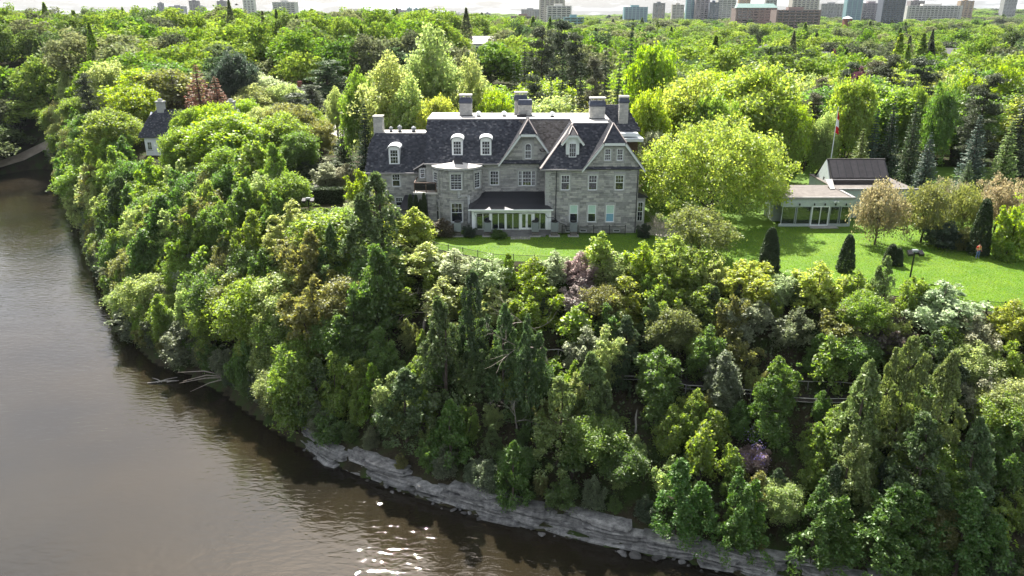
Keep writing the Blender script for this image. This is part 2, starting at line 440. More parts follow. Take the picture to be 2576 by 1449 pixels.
# ------------------------------------------------------------------ river
def water_mat():
    m, n, b, o = _nodes('river_water')
    g = n.nodes.new('ShaderNodeNewGeometry')
    z0 = n.nodes.new('ShaderNodeTexNoise'); z0.inputs['Scale'].default_value = 0.06; z0.inputs['Detail'].default_value = 4
    n.links.new(g.outputs['Position'], z0.inputs['Vector'])
    r = n.nodes.new('ShaderNodeValToRGB'); e = r.color_ramp.elements
    e[0].position = 0.35; e[0].color = (0.012, 0.0105, 0.0076, 1); e[1].position = 0.7; e[1].color = (0.021, 0.0165, 0.0095, 1)
    n.links.new(z0.outputs['Fac'], r.inputs[0]); n.links.new(r.outputs[0], b.inputs['Base Color'])
    b.inputs['IOR'].default_value = 1.5; b.inputs['Specular IOR Level'].default_value = 0.5
    b.inputs['Roughness'].default_value = 0.02
    mp = n.nodes.new('ShaderNodeMapping'); mp.inputs['Scale'].default_value = (0.62, 1.35, 1); mp.inputs['Rotation'].default_value = (0, 0, R(18))
    n.links.new(g.outputs['Position'], mp.inputs[0])
    w1 = n.nodes.new('ShaderNodeTexNoise'); w1.inputs['Scale'].default_value = 1.15; w1.inputs['Detail'].default_value = 3; w1.inputs['Roughness'].default_value = 0.55; w1.inputs['Distortion'].default_value = 0.4
    w2 = n.nodes.new('ShaderNodeTexNoise'); w2.inputs['Scale'].default_value = 0.18; w2.inputs['Detail'].default_value = 2
    n.links.new(mp.outputs[0], w1.inputs['Vector']); n.links.new(mp.outputs[0], w2.inputs['Vector'])
    # calmer patches
    w3 = n.nodes.new('ShaderNodeTexNoise'); w3.inputs['Scale'].default_value = 0.035; w3.inputs['Detail'].default_value = 3
    n.links.new(g.outputs['Position'], w3.inputs['Vector'])
    mr = n.nodes.new('ShaderNodeMapRange'); mr.inputs[1].default_value = 0.35; mr.inputs[2].default_value = 0.65; mr.inputs[3].default_value = 0.55; mr.inputs[4].default_value = 1.1
    n.links.new(w3.outputs['Fac'], mr.inputs[0])
    b1 = n.nodes.new('ShaderNodeBump'); b1.inputs['Distance'].default_value = 0.065
    n.links.new(mr.outputs[0], b1.inputs['Strength'])
    n.links.new(w1.outputs['Fac'], b1.inputs['Height'])
    b2 = n.nodes.new('ShaderNodeBump'); b2.inputs['Distance'].default_value = 0.1; b2.inputs['Strength'].default_value = 0.5
    n.links.new(w2.outputs['Fac'], b2.inputs['Height']); n.links.new(b1.outputs[0], b2.inputs['Normal'])
    n.links.new(b2.outputs[0], b.inputs['Normal'])
    return m
struct('river', mesh('river', [(-2500, -800, -20), (900, -800, -20), (900, 330, -20), (-2500, 330, -20)], [(0, 1, 2, 3)], (water_mat(),)))

# ------------------------------------------------------------------ lawn, drive, paths
def lawn_mat():
    m, n, b, o = _nodes('lawn_grass')
    g = n.nodes.new('ShaderNodeNewGeometry')
    z1 = n.nodes.new('ShaderNodeTexNoise'); z1.inputs['Scale'].default_value = 0.25; z1.inputs['Detail'].default_value = 8; z1.inputs['Roughness'].default_value = 0.7
    n.links.new(g.outputs['Position'], z1.inputs['Vector'])
    r = n.nodes.new('ShaderNodeValToRGB'); e = r.color_ramp.elements
    e[0].position = 0.3; e[0].color = (0.05, 0.115, 0.012, 1); e[1].position = 0.7; e[1].color = (0.12, 0.20, 0.022, 1)
    n.links.new(z1.outputs['Fac'], r.inputs[0]); n.links.new(r.outputs[0], b.inputs['Base Color'])
    b.inputs['Roughness'].default_value = 0.8; b.inputs['Specular IOR Level'].default_value = 0.2
    z2 = n.nodes.new('ShaderNodeTexNoise'); z2.inputs['Scale'].default_value = 7; z2.inputs['Detail'].default_value = 6
    n.links.new(g.outputs['Position'], z2.inputs['Vector'])
    bp = n.nodes.new('ShaderNodeBump'); bp.inputs['Distance'].default_value = 0.06
    n.links.new(z2.outputs['Fac'], bp.inputs['Height']); n.links.new(bp.outputs[0], b.inputs['Normal'])
    return m
LAWN = [at_z(x, y)[:2] for x, y in [(1075, 622), (1240, 655), (1500, 665), (1700, 683), (1900, 700), (2150, 728), (2350, 760), (2575, 798), (2800, 838)]]
LAWN += [(95, 70), (95, 150), (30, 150), (22, 128), (-14, 128), (-14, 100)]
sheet('lawn', LAWN, 0.012, lawn_mat())
sheet('driveway', [at_z(x, y)[:2] for x, y in [(675, 420), (760, 425), (900, 452), (905, 472), (800, 474), (672, 470)]], 0.016, M['asphalt'])
sheet('garden_path', [at_z(x, y)[:2] for x, y in [(1626, 590), (1690, 598), (1780, 592), (1790, 572), (1700, 560), (1626, 560)]], 0.02, M['gravel'])
sheet('parking_lot', [(-62, 190), (-30, 186), (0, 190), (4, 214), (-30, 222), (-62, 216)], 0.02 + 0.0, M['roadpale'])
PK = bpy.data.objects['parking_lot']
# follow the rising ground: subdivide and drape
def drape(o, off=0.03):
    bm = bmesh.new(); bm.from_mesh(o.data)
    bmesh.ops.triangulate(bm, faces=bm.faces[:])
    for _ in range(5): bmesh.ops.subdivide_edges(bm, edges=[e for e in bm.edges if e.calc_length() > 4], cuts=1, use_grid_fill=True)
    P = np.array([v.co[:] for v in bm.verts]); Z = gz(P[:, 0], P[:, 1])
    for v, z in zip(bm.verts, Z): v.co.z = z + off
    bm.to_mesh(o.data); bm.free()
drape(PK, 0.05)
def ribbon(name, line, w, mat, off=0.05):
    v, f = [], []
    for i, (x, y) in enumerate(line):
        a, b = line[max(i - 1, 0)], line[min(i + 1, len(line) - 1)]
        dx, dy = b[0] - a[0], b[1] - a[1]; L = math.hypot(dx, dy)
        nx_, ny_ = -dy / L * w / 2, dx / L * w / 2
        for s in (-1, 1):
            px, py = x + s * nx_, y + s * ny_; v.append((px, py, max(g1(px, py), g1(x, y) - 0.1) + off))
    for i in range(len(line) - 1): f.append((2 * i, 2 * i + 1, 2 * i + 3, 2 * i + 2))
    o = struct(name, mesh(name, v, f, (mat,)))
    if o.data.polygons[0].normal.z < 0: o.data.flip_normals()
    return o
ribbon('road', [(x, 318 + 10 * math.sin(x * 0.012)) for x in range(-60, 221, 10)], 13, M['roadpale'], 0.08)
PATHV = [(1330, 838), (1480, 850), (1640, 862), (1800, 876), (1960, 892), (2120, 906), (2280, 920), (2440, 934), (2575, 946), (2700, 958)]
# the cliff path follows the bench in the slope: half way between shore and lawn edge
def bench(vx):
    lo, hi = 700, 1300
    best = None
    for vy in np.arange(760, 1010, 3):
        x, y, z = ray_ground(vx, vy)
        a = np.array([x]); b = np.array([y])
        ds, dl = seg_dist(a, b, SHORE)[0], seg_dist(a, b, EDGE)[0]
        e = abs(ds / (ds + dl) - 0.57)
        if best is None or e < best[0]: best = (e, x, y)
    return best[1:]
BENCH = [bench(vx) for vx, _ in PATHV]
ribbon('cliff_path', BENCH, 1.3, M['pathsoil'], 0.06)
# ------------------------------------------------------------------ vegetation prototypes
def rvec(rng, n):
    v = rng.normal(size=(n, 3)); return v / np.linalg.norm(v, axis=1, keepdims=True)
def leaves(cen, nrm, size, rng, asp=0.62, bias=0.9):
    """one four-cornered leaf spray per centre"""
    n = len(cen)
    N = rvec(rng, n) + bias * nrm; N /= np.linalg.norm(N, axis=1, keepdims=True)
    A = np.cross(N, rvec(rng, n)); A /= np.linalg.norm(A, axis=1, keepdims=True)
    B = np.cross(N, A)
    s = (size * (0.55 + 0.9 * rng.random(n)))[:, None]
    k = 0.25 * s * N
    v = np.stack([cen - A * s, cen + B * s * asp - k, cen + A * s, cen - B * s * asp - k], 1).reshape(-1, 3)
    return v
def leaf_mesh(name, vs, mat):
    v = np.concatenate(vs); f = np.arange(len(v)).reshape(-1, 4)
    return np_mesh(name, v, f, mat)
def limb(mb, a, b, r0, r1, rng, n=5, sag=0.12, seg=4):
    a, b = np.array(a, float), np.array(b, float); L = np.linalg.norm(b - a)
    off = rng.normal(size=3) * L * sag
    pts, rad = [], []
    for i in range(seg + 1):
        t = i / seg
        pts.append(a + (b - a) * t + off * math.sin(math.pi * t) + np.array((0, 0, 0.10 * L * math.sin(math.pi * t))))
        rad.append(r0 + (r1 - r0) * t)
    mb.tube(pts, rad, n, cap=False)
    return pts
PROTO = {}
def proto(kind, H, Wd, crown, trunk, cmat=None):
    PROTO.setdefault(kind, []).append((H, Wd, crown, trunk))
def make_broadleaf(kind, seed, H, Wd, nl, per, leaf, base=0.16, lr=0.125, mat='leaf', open_=0.5, flat=0.42, top=0.0, ragged=0.17, skirt=False):
    rng = np.random.default_rng(seed)
    c = np.array((0, 0, H * (base + 1) / 2 - 0.01 * H)); rad = np.array((Wd / 2, Wd / 2, H * (1 - base) / 2))
    d = rvec(rng, nl * 3); d = d[d[:, 2] > -0.82][:nl]
    rr = (open_ + (1 - open_) * rng.random(len(d)) ** 0.6)[:, None]
    bump = 1 + ragged * np.sin(d[:, :1] * 5 + seed) * np.sin(d[:, 1:2] * 4 + seed * 2) + 0.6 * ragged * rng.normal(size=(len(d), 1))
    taper = np.ones((len(d), 1))
    if top: taper[:, 0] = np.where(d[:, 2] > 0, 1 - top * d[:, 2], 1)
    if skirt: taper[:, 0] = np.where(d[:, 2] < 0, 1 / np.sqrt(np.clip(1 - 0.85 * d[:, 2] ** 2, .2, 1)), 1)
    cen = c + d * rr * rad * 0.84 * np.concatenate([bump * taper, bump * taper, bump], 1)
    lrad = Wd * lr * (0.65 + 0.7 * rng.random(len(cen)))
    vs = []
    for p, r0, dd in zip(cen, lrad, d):
        n = int(per * (0.6 + 0.8 * rng.random()))
        g = rng.normal(size=(n, 3)) * np.array((0.62, 0.62, 0.42)) * r0 + 0.25 * r0 * dd
        g[:, 2] -= 0.35 * np.hypot(g[:, 0], g[:, 1]) ** 2 / r0
        pos = p + g
        q = g / (np.linalg.norm(g, axis=1, keepdims=True) + 1e-6)
        vs.append(leaves(pos, q * 0.35 + np.array((0, 0, 0.35)), leaf, rng, bias=0.8))
    crown = leaf_mesh(kind + '_crown', vs, M[mat])
    mb = MB(); tr = 0.018 * H + 0.03
    th = H * (base + 0.34)
    limb(mb, (0, 0, -0.4), (rng.normal() * 0.03 * H, rng.normal() * 0.03 * H, th), tr * 1.25, tr * 0.55, rng, 7, 0.02, 5)
    for i in rng.permutation(len(cen))[:22]:
        z0 = H * (base * 0.7 + 0.34 * rng.random())
        limb(mb, (0, 0, z0), cen[i] * np.array((0.97, 0.97, 1.0)), tr * 0.42, tr * 0.1, rng, 4, 0.06, 4)
    proto(kind, H, Wd, crown, mb.mesh(kind + '_trunk', M['bark']))
for s in range(4): make_broadleaf('broadleaf', 11 + s, 15, 11, 210, 125, 0.19, lr=0.085, open_=0.4)
for s in range(2): make_broadleaf('feathery', 31 + s, 18, 11, 230, 100, 0.19, base=0.12, lr=0.07, open_=0.2, top=0.08, ragged=0.24)
make_broadleaf('dome', 41, 15, 24, 560, 85, 0.17, base=0.03, lr=0.036, open_=0.35, ragged=0.09, skirt=True)
def make_plumes(kind, seed, H, Wd, lead, per_lead, per, leaf, spread=0.62, slim=0.2):
    rng = np.random.default_rng(seed); vs = []; mb = MB()
    for k in range(lead):
        a = 6.283 * (k + rng.random() * .8) / lead; r = Wd / 2 * spread * (0.15 + 0.85 * rng.random() ** .6) if k else 0
        hk = H * (1.0 if k == 0 else 1 - 0.42 * rng.random() - 0.18 * (r / (Wd / 2))); top = np.array((r * math.cos(a) * 1.25, r * math.sin(a) * 1.25, hk)); foot = np.array((r * .25 * math.cos(a), r * .25 * math.sin(a), 0))
        limb(mb, foot - np.array((0, 0, .3)), foot + (top - foot) * .93, 0.012 * H + .02, 0.012, rng, 5, 0.03, 4)
        for j in range(per_lead):
            t = 0.10 + 0.9 * rng.random() ** .85; rk = Wd * slim * (1 - t) ** .55 * (.35 + .85 * rng.random()) + .02 * Wd
            b = rng.random() * 6.283; p = foot + (top - foot) * t + np.array((rk * math.cos(b), rk * math.sin(b), rng.normal() * .02 * H))
            r0 = Wd * .075 * (.5 + .8 * rng.random()) * (1.15 - .5 * t); n = int(per * (.5 + rng.random()))
            g = rng.normal(size=(n, 3)) * np.array((.62, .62, .5)) * r0; g[:, 2] -= .3 * np.hypot(g[:, 0], g[:, 1]) ** 2 / r0
            vs.append(leaves(p + g, np.tile((.3 * math.cos(b), .3 * math.sin(b), .35), (n, 1)), leaf * (.8 + .4 * rng.random()), rng, bias=.7))
            if j % 4 == 0: limb(mb, foot + (top - foot) * t * .9, p, .02 + .002 * H, .008, rng, 3, .04, 2)
    proto(kind, H, Wd, leaf_mesh(kind + '_crown', vs, M['leaf']), mb.mesh(kind + '_trunk', M['bark']))
for s in range(5): make_plumes('bush', 151 + s, 5, 5, 9 + s % 3, 17, 70, 0.105)
for s in range(5): make_plumes('mixed', 161 + s, 10, 7.5, 8 + s % 3, 26, 85, 0.15)
for s in range(2): make_broadleaf('sapling', 61 + s, 6, 3.2, 60, 55, 0.15, base=0.06, lr=0.12, open_=0.15, top=0.45)
for s in range(2): make_broadleaf('crab', 71 + s, 6, 8.5, 170, 66, 0.11, base=0.09, lr=0.06, open_=0.4, ragged=0.24)
def make_cedar(kind, seed, H, Wd, n_l, per, leaf, pw=0.75, tight=False, low=0.02, tops=1):
    rng = np.random.default_rng(seed)
    t = rng.random(n_l) ** 0.8 * (1 - low) + low
    a = rng.random(n_l) * 2 * math.pi
    rmax = Wd / 2 * np.clip(1 - t, 0, 1) ** pw * np.clip(t / 0.08 + 0.45, 0, 1)
    ang = 1 + (0.04 if tight else 0.28) * np.sin(a * 3 + seed + t * 9) + (0.02 if tight else 0.2) * rng.normal(size=n_l)
    r = rmax * ang * (1.0 if tight else (0.6 + 0.4 * rng.random(n_l) ** 0.5))
    cen = np.stack([r * np.cos(a), r * np.sin(a), t * H * 0.97], 1)
    if tops > 1:                       # forked crown: some sprays belong to side leaders
        ld = rng.integers(0, tops, n_l); off = rvec(rng, tops) * np.array((.32 * Wd, .32 * Wd, 0)); hs_ = np.concatenate([[1.0], rng.uniform(.72, .93, tops - 1)])
        cen[:, :2] = cen[:, :2] * np.where(ld > 0, .8, .9)[:, None] + off[ld][:, :2] * np.where(ld > 0, 1, 0)[:, None]; cen[:, 2] *= hs_[ld]
    lr = (0.17 if tight else 0.13) * Wd * (0.5 + 0.6 * rng.random(n_l)) * (0.55 + 0.6 * (1 - t))
    vs = []
    for p, l0, an in zip(cen, lr, a):
        n = int(per * (0.6 + 0.8 * rng.random())); dd = np.array((math.cos(an), math.sin(an), 0.55))
        q = rvec(rng, n) + 0.55 * dd; q /= np.linalg.norm(q, axis=1, keepdims=True)
        pos = p + q * (l0 * (0.45 + 0.6 * rng.random(n)))[:, None] * np.array((1, 1, 1.25))
        vs.append(leaves(pos, np.cross(q, (0, 0, 1.0)) * 0.8 + 0.4 * dd, leaf, rng, 0.5, 0.8))
    crown = leaf_mesh(kind + '_crown', vs, M['needle'])
    mb = MB(); limb(mb, (0, 0, -0.4), (0.02 * H * rng.normal(), 0.02 * H * rng.normal(), H * 0.93), 0.014 * H + 0.03, 0.02, rng, 6, 0.01, 5)
    for _ in range(0 if tight else 14):
        i = rng.integers(n_l); limb(mb, (0, 0, cen[i][2] * 0.9), cen[i], 0.05, 0.012, rng, 4, 0.03, 3)
    proto(kind, H, Wd, crown, mb.mesh(kind + '_trunk', M['bark']))
for s in range(6): make_cedar('cedar', 81 + s, 9, 4.4, 150 + 12 * s, 78, 0.115, pw=(0.62, 0.8, 1.0, 0.7, 0.9, 0.55)[s], tops=1 + s % 3)
for s in range(2): make_cedar('column', 91 + s, 5, 1.7, 420, 48, 0.075, pw=0.42, tight=True)
def make_spruce(kind, seed, H, Wd, tiers, nb, leaf, droop=0.25, base=0.06, dens=16, pw=0.85, gap=0.0):
    rng = np.random.default_rng(seed); vs = []; mb = MB()
    limb(mb, (0, 0, -0.4), (0, 0, H * 0.985), 0.012 * H + 0.04, 0.015, rng, 6, 0.003, 4)
    for i in range(tiers):
        t = base + (1 - base) * (i + rng.random() * 0.5) / tiers
        if rng.random() < gap: continue
        L = Wd / 2 * (1 - t) ** pw + 0.12
        k = max(4, int(nb * (0.5 + 0.6 * (1 - t))))
        a0 = rng.random() * 6.28
        for j in range(k):
            a = a0 + 6.283 * j / k + rng.normal() * 0.18; l = L * (0.72 + 0.4 * rng.random()); z = t * H
            if rng.random() < gap: continue
            n = max(5, int(dens * l / (Wd / 2) + 5))
            u = rng.random(n) ** 0.7
            side = rng.normal(size=n) * 0.17 * l * (1.15 - u)
            dz = -droop * l * np.sin(u * 1.9) + 0.10 * l * u * u + rng.normal(size=n) * 0.03 * l
            P = np.stack([u * l * math.cos(a) - side * math.sin(a), u * l * math.sin(a) + side * math.cos(a), z + dz], 1)
            nn = np.tile(np.array((0.25 * math.cos(a), 0.25 * math.sin(a), 1.0)), (n, 1))
            vs.append(leaves(P, nn, leaf * (0.65 + 0.5 * (1 - t)), rng, 0.5, 1.1))
            if j % 2 == 0: mb.tube([(0, 0, z), (l * 0.85 * math.cos(a), l * 0.85 * math.sin(a), z - droop * l * 0.8)], [0.03 + 0.004 * l, 0.01], 3, cap=False)
    crown = leaf_mesh(kind + '_crown', vs, M['needle'])
    proto(kind, H, Wd, crown, mb.mesh(kind + '_trunk', M['bark']))
for s in range(3): make_spruce('spruce', 101 + s, 18, 7.0, 34, 13, 0.26)
make_spruce('hemlock', 111, 9, 4.6, 26, 11, 0.16, droop=0.12, dens=18)
make_spruce('hemlock', 112, 9, 4.2, 26, 11, 0.16, droop=0.05, dens=18)
for s in range(2): make_spruce('deadspruce', 115 + s, 18, 7.5, 36, 13, 0.2, droop=0.2, dens=20, gap=0.05)
def make_pine(kind, seed, H, Wd):
    rng = np.random.default_rng(seed); vs = []; mb = MB()
    limb(mb, (0, 0, -0.4), (0.02 * H * rng.normal(), 0.02 * H * rng.normal(), H * 0.96), 0.013 * H + 0.05, 0.03, rng, 6, 0.01, 5)
    for i in range(46):
        t = 0.26 + 0.74 * (i / 46.0) + 0.02 * rng.normal(); t = min(t, 0.995)
        a = rng.random() * 6.283; L = Wd / 2 * (0.25 + 0.75 * (1 - t) ** 0.6) * (0.55 + 0.5 * rng.random())
        p = np.array((L * math.cos(a), L * math.sin(a), t * H + 0.05 * L))
        limb(mb, (0, 0, t * H * 0.97), p, 0.06, 0.02, rng, 4, 0.04, 3)
        for _ in range(5):
            q0 = p * (0.45 + 0.6 * rng.random()); q0[2] = p[2] + 0.25 * rng.normal(); q0[:2] += rng.normal(size=2) * 0.45
            n = 42; q = rvec(rng, n) * np.array((1.0, 1.0, 0.42)) * (0.75 * rng.random(n) ** 0.5)[:, None] * (Wd / 9 + 0.25)
            vs.append(leaves(q0 + q, np.tile((0, 0, 0.7), (n, 1)), 0.19, rng, 0.42, 0.8))
    proto(kind, H, Wd, leaf_mesh(kind + '_crown', vs, M['needle']), mb.mesh(kind + '_trunk', M['bark']))
for s in range(3): make_pine('pine', 121 + s, 18, 8.0)
def grow_branches(mb, rng, p, d, L, r, depth, up=0.15):
    p = np.array(p, float); pts, rad = [p.copy()], [r]
    for i in range(3):
        d = d + rng.normal(size=3) * 0.22 + np.array((0, 0, up * 0.25)); d = d / np.linalg.norm(d)
        p = p + d * L / 3; pts.append(p.copy()); rad.append(r * (1 - 0.17 * (i + 1)))
        if depth > 0 and (i > 0 or depth < 3):
            for _ in range(1 + (rng.random() < 0.5)):
                e = d + rng.normal(size=3) * 0.65; e /= np.linalg.norm(e)
                grow_branches(mb, rng, p, e, L * (0.55 + 0.2 * rng.random()), rad[-1] * 0.62, depth - 1, up)
    mb.tube(pts, rad, 5 if r > 0.05 else 3, cap=False)
def make_bare(kind, seed, H, Wd, depth=3, spread=0.5, r=0.13, stems=1):
    rng = np.random.default_rng(seed); mb = MB(); lo = MB()
    for k in range(stems):
        d = np.array((rng.normal() * spread, rng.normal() * spread, 1.0)); d /= np.linalg.norm(d)
        grow_branches(mb, rng, (0, 0, -0.2), d, H * 0.52, r, depth)
    P = np.array(mb.v); ext = max(P[:, 0].max() - P[:, 0].min(), 1e-3); hz = P[:, 2].max()
    S_ = np.array((Wd / ext, Wd / ext, H / hz)); mb.v = [tuple(q) for q in P * S_]
    PROTO.setdefault(kind, []).append((H, Wd, None, mb.mesh(kind + '_branches', M['twig'])))
for s in range(3): make_bare('bare', 131 + s, 7, 5.5)
for s in range(2): make_bare('bareshrub', 141 + s, 3, 6, 3, 0.9, 0.05, 7)
# low detail crowns for the far wood
FAR = []
def make_far(seed, H, Wd, nl, per, leaf, conifer=False):
    rng = np.random.default_rng(seed); vs = []
    if conifer:
        n = 1300; t = rng.random(n) ** 0.75; a = rng.random(n) * 6.283; r = Wd / 2 * (1 - t) ** 0.85 * (0.5 + 0.55 * rng.random(n))
        P = np.stack([r * np.cos(a), r * np.sin(a), H * (0.06 + 0.93 * t)], 1)
        vs.append(leaves(P, np.stack([np.cos(a) * .3, np.sin(a) * .3, np.ones(n)], 1), leaf, rng, 0.5, 1.0))
    else:
        d = rvec(rng, nl * 2); d = d[d[:, 2] > -0.5][:nl]
        bump = 1 + 0.16 * np.sin(d[:, :1] * 5 + seed) + 0.12 * rng.normal(size=(len(d), 1))
        cen = np.array((0, 0, H * 0.58)) + d * bump * np.array((Wd / 2, Wd / 2, H * 0.42)) * (0.55 + 0.35 * rng.random((len(d), 1)))
        for p in cen:
            n = int(per * (0.6 + 0.8 * rng.random())); q = rvec(rng, n) + np.array((0, 0, 0.45)); q /= np.linalg.norm(q, axis=1, keepdims=True)
            vs.append(leaves(p + q * (Wd * 0.15 * (0.6 + 0.5 * rng.random(n)))[:, None], q * 0.6 + np.array((0, 0, 0.4)), leaf, rng))
    return vs
FOREST_RAMP = [(0.05, 0.075, 0.035), (0.20, 0.285, 0.04), (0.10, 0.185, 0.03), (0.255, 0.33, 0.06), (0.125, 0.225, 0.03), (0.215, 0.295, 0.055), (0.06, 0.10, 0.04), (0.21, 0.23, 0.10), (0.05, 0.065, 0.04)]
M['farleaf'] = leaf_mat('far_leaf', ramp=FOREST_RAMP, trans=0.4, gloss=0.02, tboost=1.7)
for i, (s, H, Wd, nl, per, lf, con) in enumerate([(1, 14, 12, 46, 34, 0.5, 0), (2, 15, 11, 46, 34, 0.5, 0), (3, 12, 13, 50, 32, 0.5, 0), (4, 16, 12, 46, 34, 0.5, 0), (5, 18, 7, 0, 0, 0.6, 1)]):
    FAR.append(leaf_mesh('far_crown', make_far(s, H, Wd, nl, int(per * 2.6), lf * .7, con), M['farleaf']))

# ------------------------------------------------------------------ planting
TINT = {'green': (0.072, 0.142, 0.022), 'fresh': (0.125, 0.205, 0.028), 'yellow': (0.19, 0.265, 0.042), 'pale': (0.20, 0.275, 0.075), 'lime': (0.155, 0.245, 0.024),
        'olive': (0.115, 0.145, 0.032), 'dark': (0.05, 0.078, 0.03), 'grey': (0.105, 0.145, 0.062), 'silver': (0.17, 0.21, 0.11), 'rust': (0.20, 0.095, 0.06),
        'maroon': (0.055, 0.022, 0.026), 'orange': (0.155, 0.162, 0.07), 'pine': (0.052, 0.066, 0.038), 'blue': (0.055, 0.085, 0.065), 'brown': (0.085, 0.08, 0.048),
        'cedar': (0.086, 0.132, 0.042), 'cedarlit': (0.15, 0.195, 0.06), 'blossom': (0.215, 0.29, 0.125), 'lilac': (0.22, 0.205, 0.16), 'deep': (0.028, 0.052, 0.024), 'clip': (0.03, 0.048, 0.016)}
NAMES = {'broadleaf': 'broadleaf_tree', 'feathery': 'broadleaf_tree', 'dome': 'spreading_tree', 'mixed': 'riverbank_tree', 'bush': 'shrub', 'sapling': 'young_tree', 'crab': 'crabapple_tree', 'cedar': 'cedar_tree',
         'column': 'columnar_cedar', 'spruce': 'spruce_tree', 'hemlock': 'fir_tree', 'deadspruce': 'dying_spruce', 'pine': 'pine_tree', 'bare': 'dead_tree', 'bareshrub': 'bare_shrub'}
CATS = {'bush': 'shrub', 'bareshrub': 'shrub', 'column': 'cedar', 'cedar': 'cedar'}
prng = random.Random(7)
PLANTED = []
def plant(kind, x, y, h, w, tint, label, group=None, z=None, lean=0.0, var=None, az=None):
    P = PROTO[kind]; H, Wd, crown, trunk = P[prng.randrange(len(P)) if var is None else var % len(P)]
    z = g1(x, y) if z is None else z
    o = thing(NAMES[kind], (x, y, z - 0.05), label, CATS.get(kind, 'tree'), group)
    o.rotation_euler = (prng.uniform(-0.03, 0.03), lean + prng.uniform(-0.03, 0.03), prng.uniform(0, 6.28) if az is None else az)
    o.scale = (w / Wd * prng.uniform(.9, 1.1), w / Wd * prng.uniform(.9, 1.1), h / H)
    loc_part('trunk', trunk, o)
    c = TINT[tint] if isinstance(tint, str) else tint
    if crown is not None:
        cr = loc_part('crown', crown, o)
        j = [prng.uniform(0.94, 1.1) for _ in range(3)]; v = prng.uniform(0.9, 1.1)
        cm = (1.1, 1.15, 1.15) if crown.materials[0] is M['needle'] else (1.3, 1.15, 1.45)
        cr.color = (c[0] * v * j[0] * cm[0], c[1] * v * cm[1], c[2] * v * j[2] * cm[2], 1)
    PLANTED.append((x, y, max(w * 0.4, 0.6)))
    return o
def tree(kind, vx, vtop, vw, tint, label, h=None, Y=None, group=None, var=None, lean=0.0, az=None):
    """top at the pixel; stands on the ground at depth Y, or where a tree of height h has its top there"""
    if Y is None:
        x, y, z = ray_ground(vx, vtop, h)
        zb = g1(x, y)
    else:
        x, y, z = at_y(vx, vtop, Y); zb = g1(x, y); h = max(z - zb, 1.0)
    return plant(kind, x, y, h * (1.055 if Y is not None and kind in ('broadleaf', 'feathery', 'dome', 'mixed', 'crab') else 1.0), vw * mpp(y, zb + h / 2), tint, label, group, zb, lean, var, az)
# ------------------------------------------------------------------ the stone mansion
house = thing('stone_mansion', (2, 112, 0), 'large grey stone mansion with steep slate roofs, gables and chimneys above the lawn', 'house')
hr = random.Random(5)
STONES = []          # (verts of one stone, tint)
def frameY(Y): return lambda u, v, w: (u, Y - w, v)                      # a wall facing the river; w is outwards
def frameX(X, s): return lambda u, v, w: (X + s * w, u, v)
def stone_skin(fr, rng_u, v0, v1, holes, dep=0.13, tall=(0.19, 0.34), long=(0.36, 0.92)):
    """coursed stones over a wall, leaving the openings free"""
    v = v0
    while v < v1 - 0.12:
        hgt = min(hr.uniform(*tall), v1 - v); vm = v + hgt / 2
        a, b = rng_u(vm)
        cuts = sorted([(h[0], h[1]) for h in holes if h[2] < v + hgt - 0.03 and h[3] > v + 0.03])
        spans, c = [], a
        for h0, h1 in cuts:
            if h0 > c: spans.append((c, min(h0, b)))
            c = max(c, h1)
        if c < b: spans.append((c, b))
        for s0, s1 in spans:
            u = s0
            while u < s1 - 0.02:
                l = hr.uniform(*long)
                if s1 - u - l < 0.35: l = s1 - u
                p = 0.012; d = dep + hr.uniform(-0.018, 0.022)
                u0, u1, w0, w1 = u + p, u + l - p, v + p, v + hgt - p
                e = 0.02
                P = [fr(x, z, w) for w, k in ((0.0, 0), (d - e, 0), (d, e)) for x, z in ((u0 + k, w0 + k), (u1 - k, w0 + k), (u1 - k, w1 - k), (u0 + k, w1 - k))]
                t = hr.random() ** 1.0
                if hr.random() < 0.16: t = hr.random() * 0.2
                STONES.append((P, t * 0.92 + 0.04, l * hgt)); u += l
        v += hgt
STF = [(0, 1, 5, 4), (1, 2, 6, 5), (2, 3, 7, 6), (3, 0, 4, 7), (4, 5, 9, 8), (5, 6, 10, 9), (6, 7, 11, 10), (7, 4, 8, 11), (8, 9, 10, 11)]
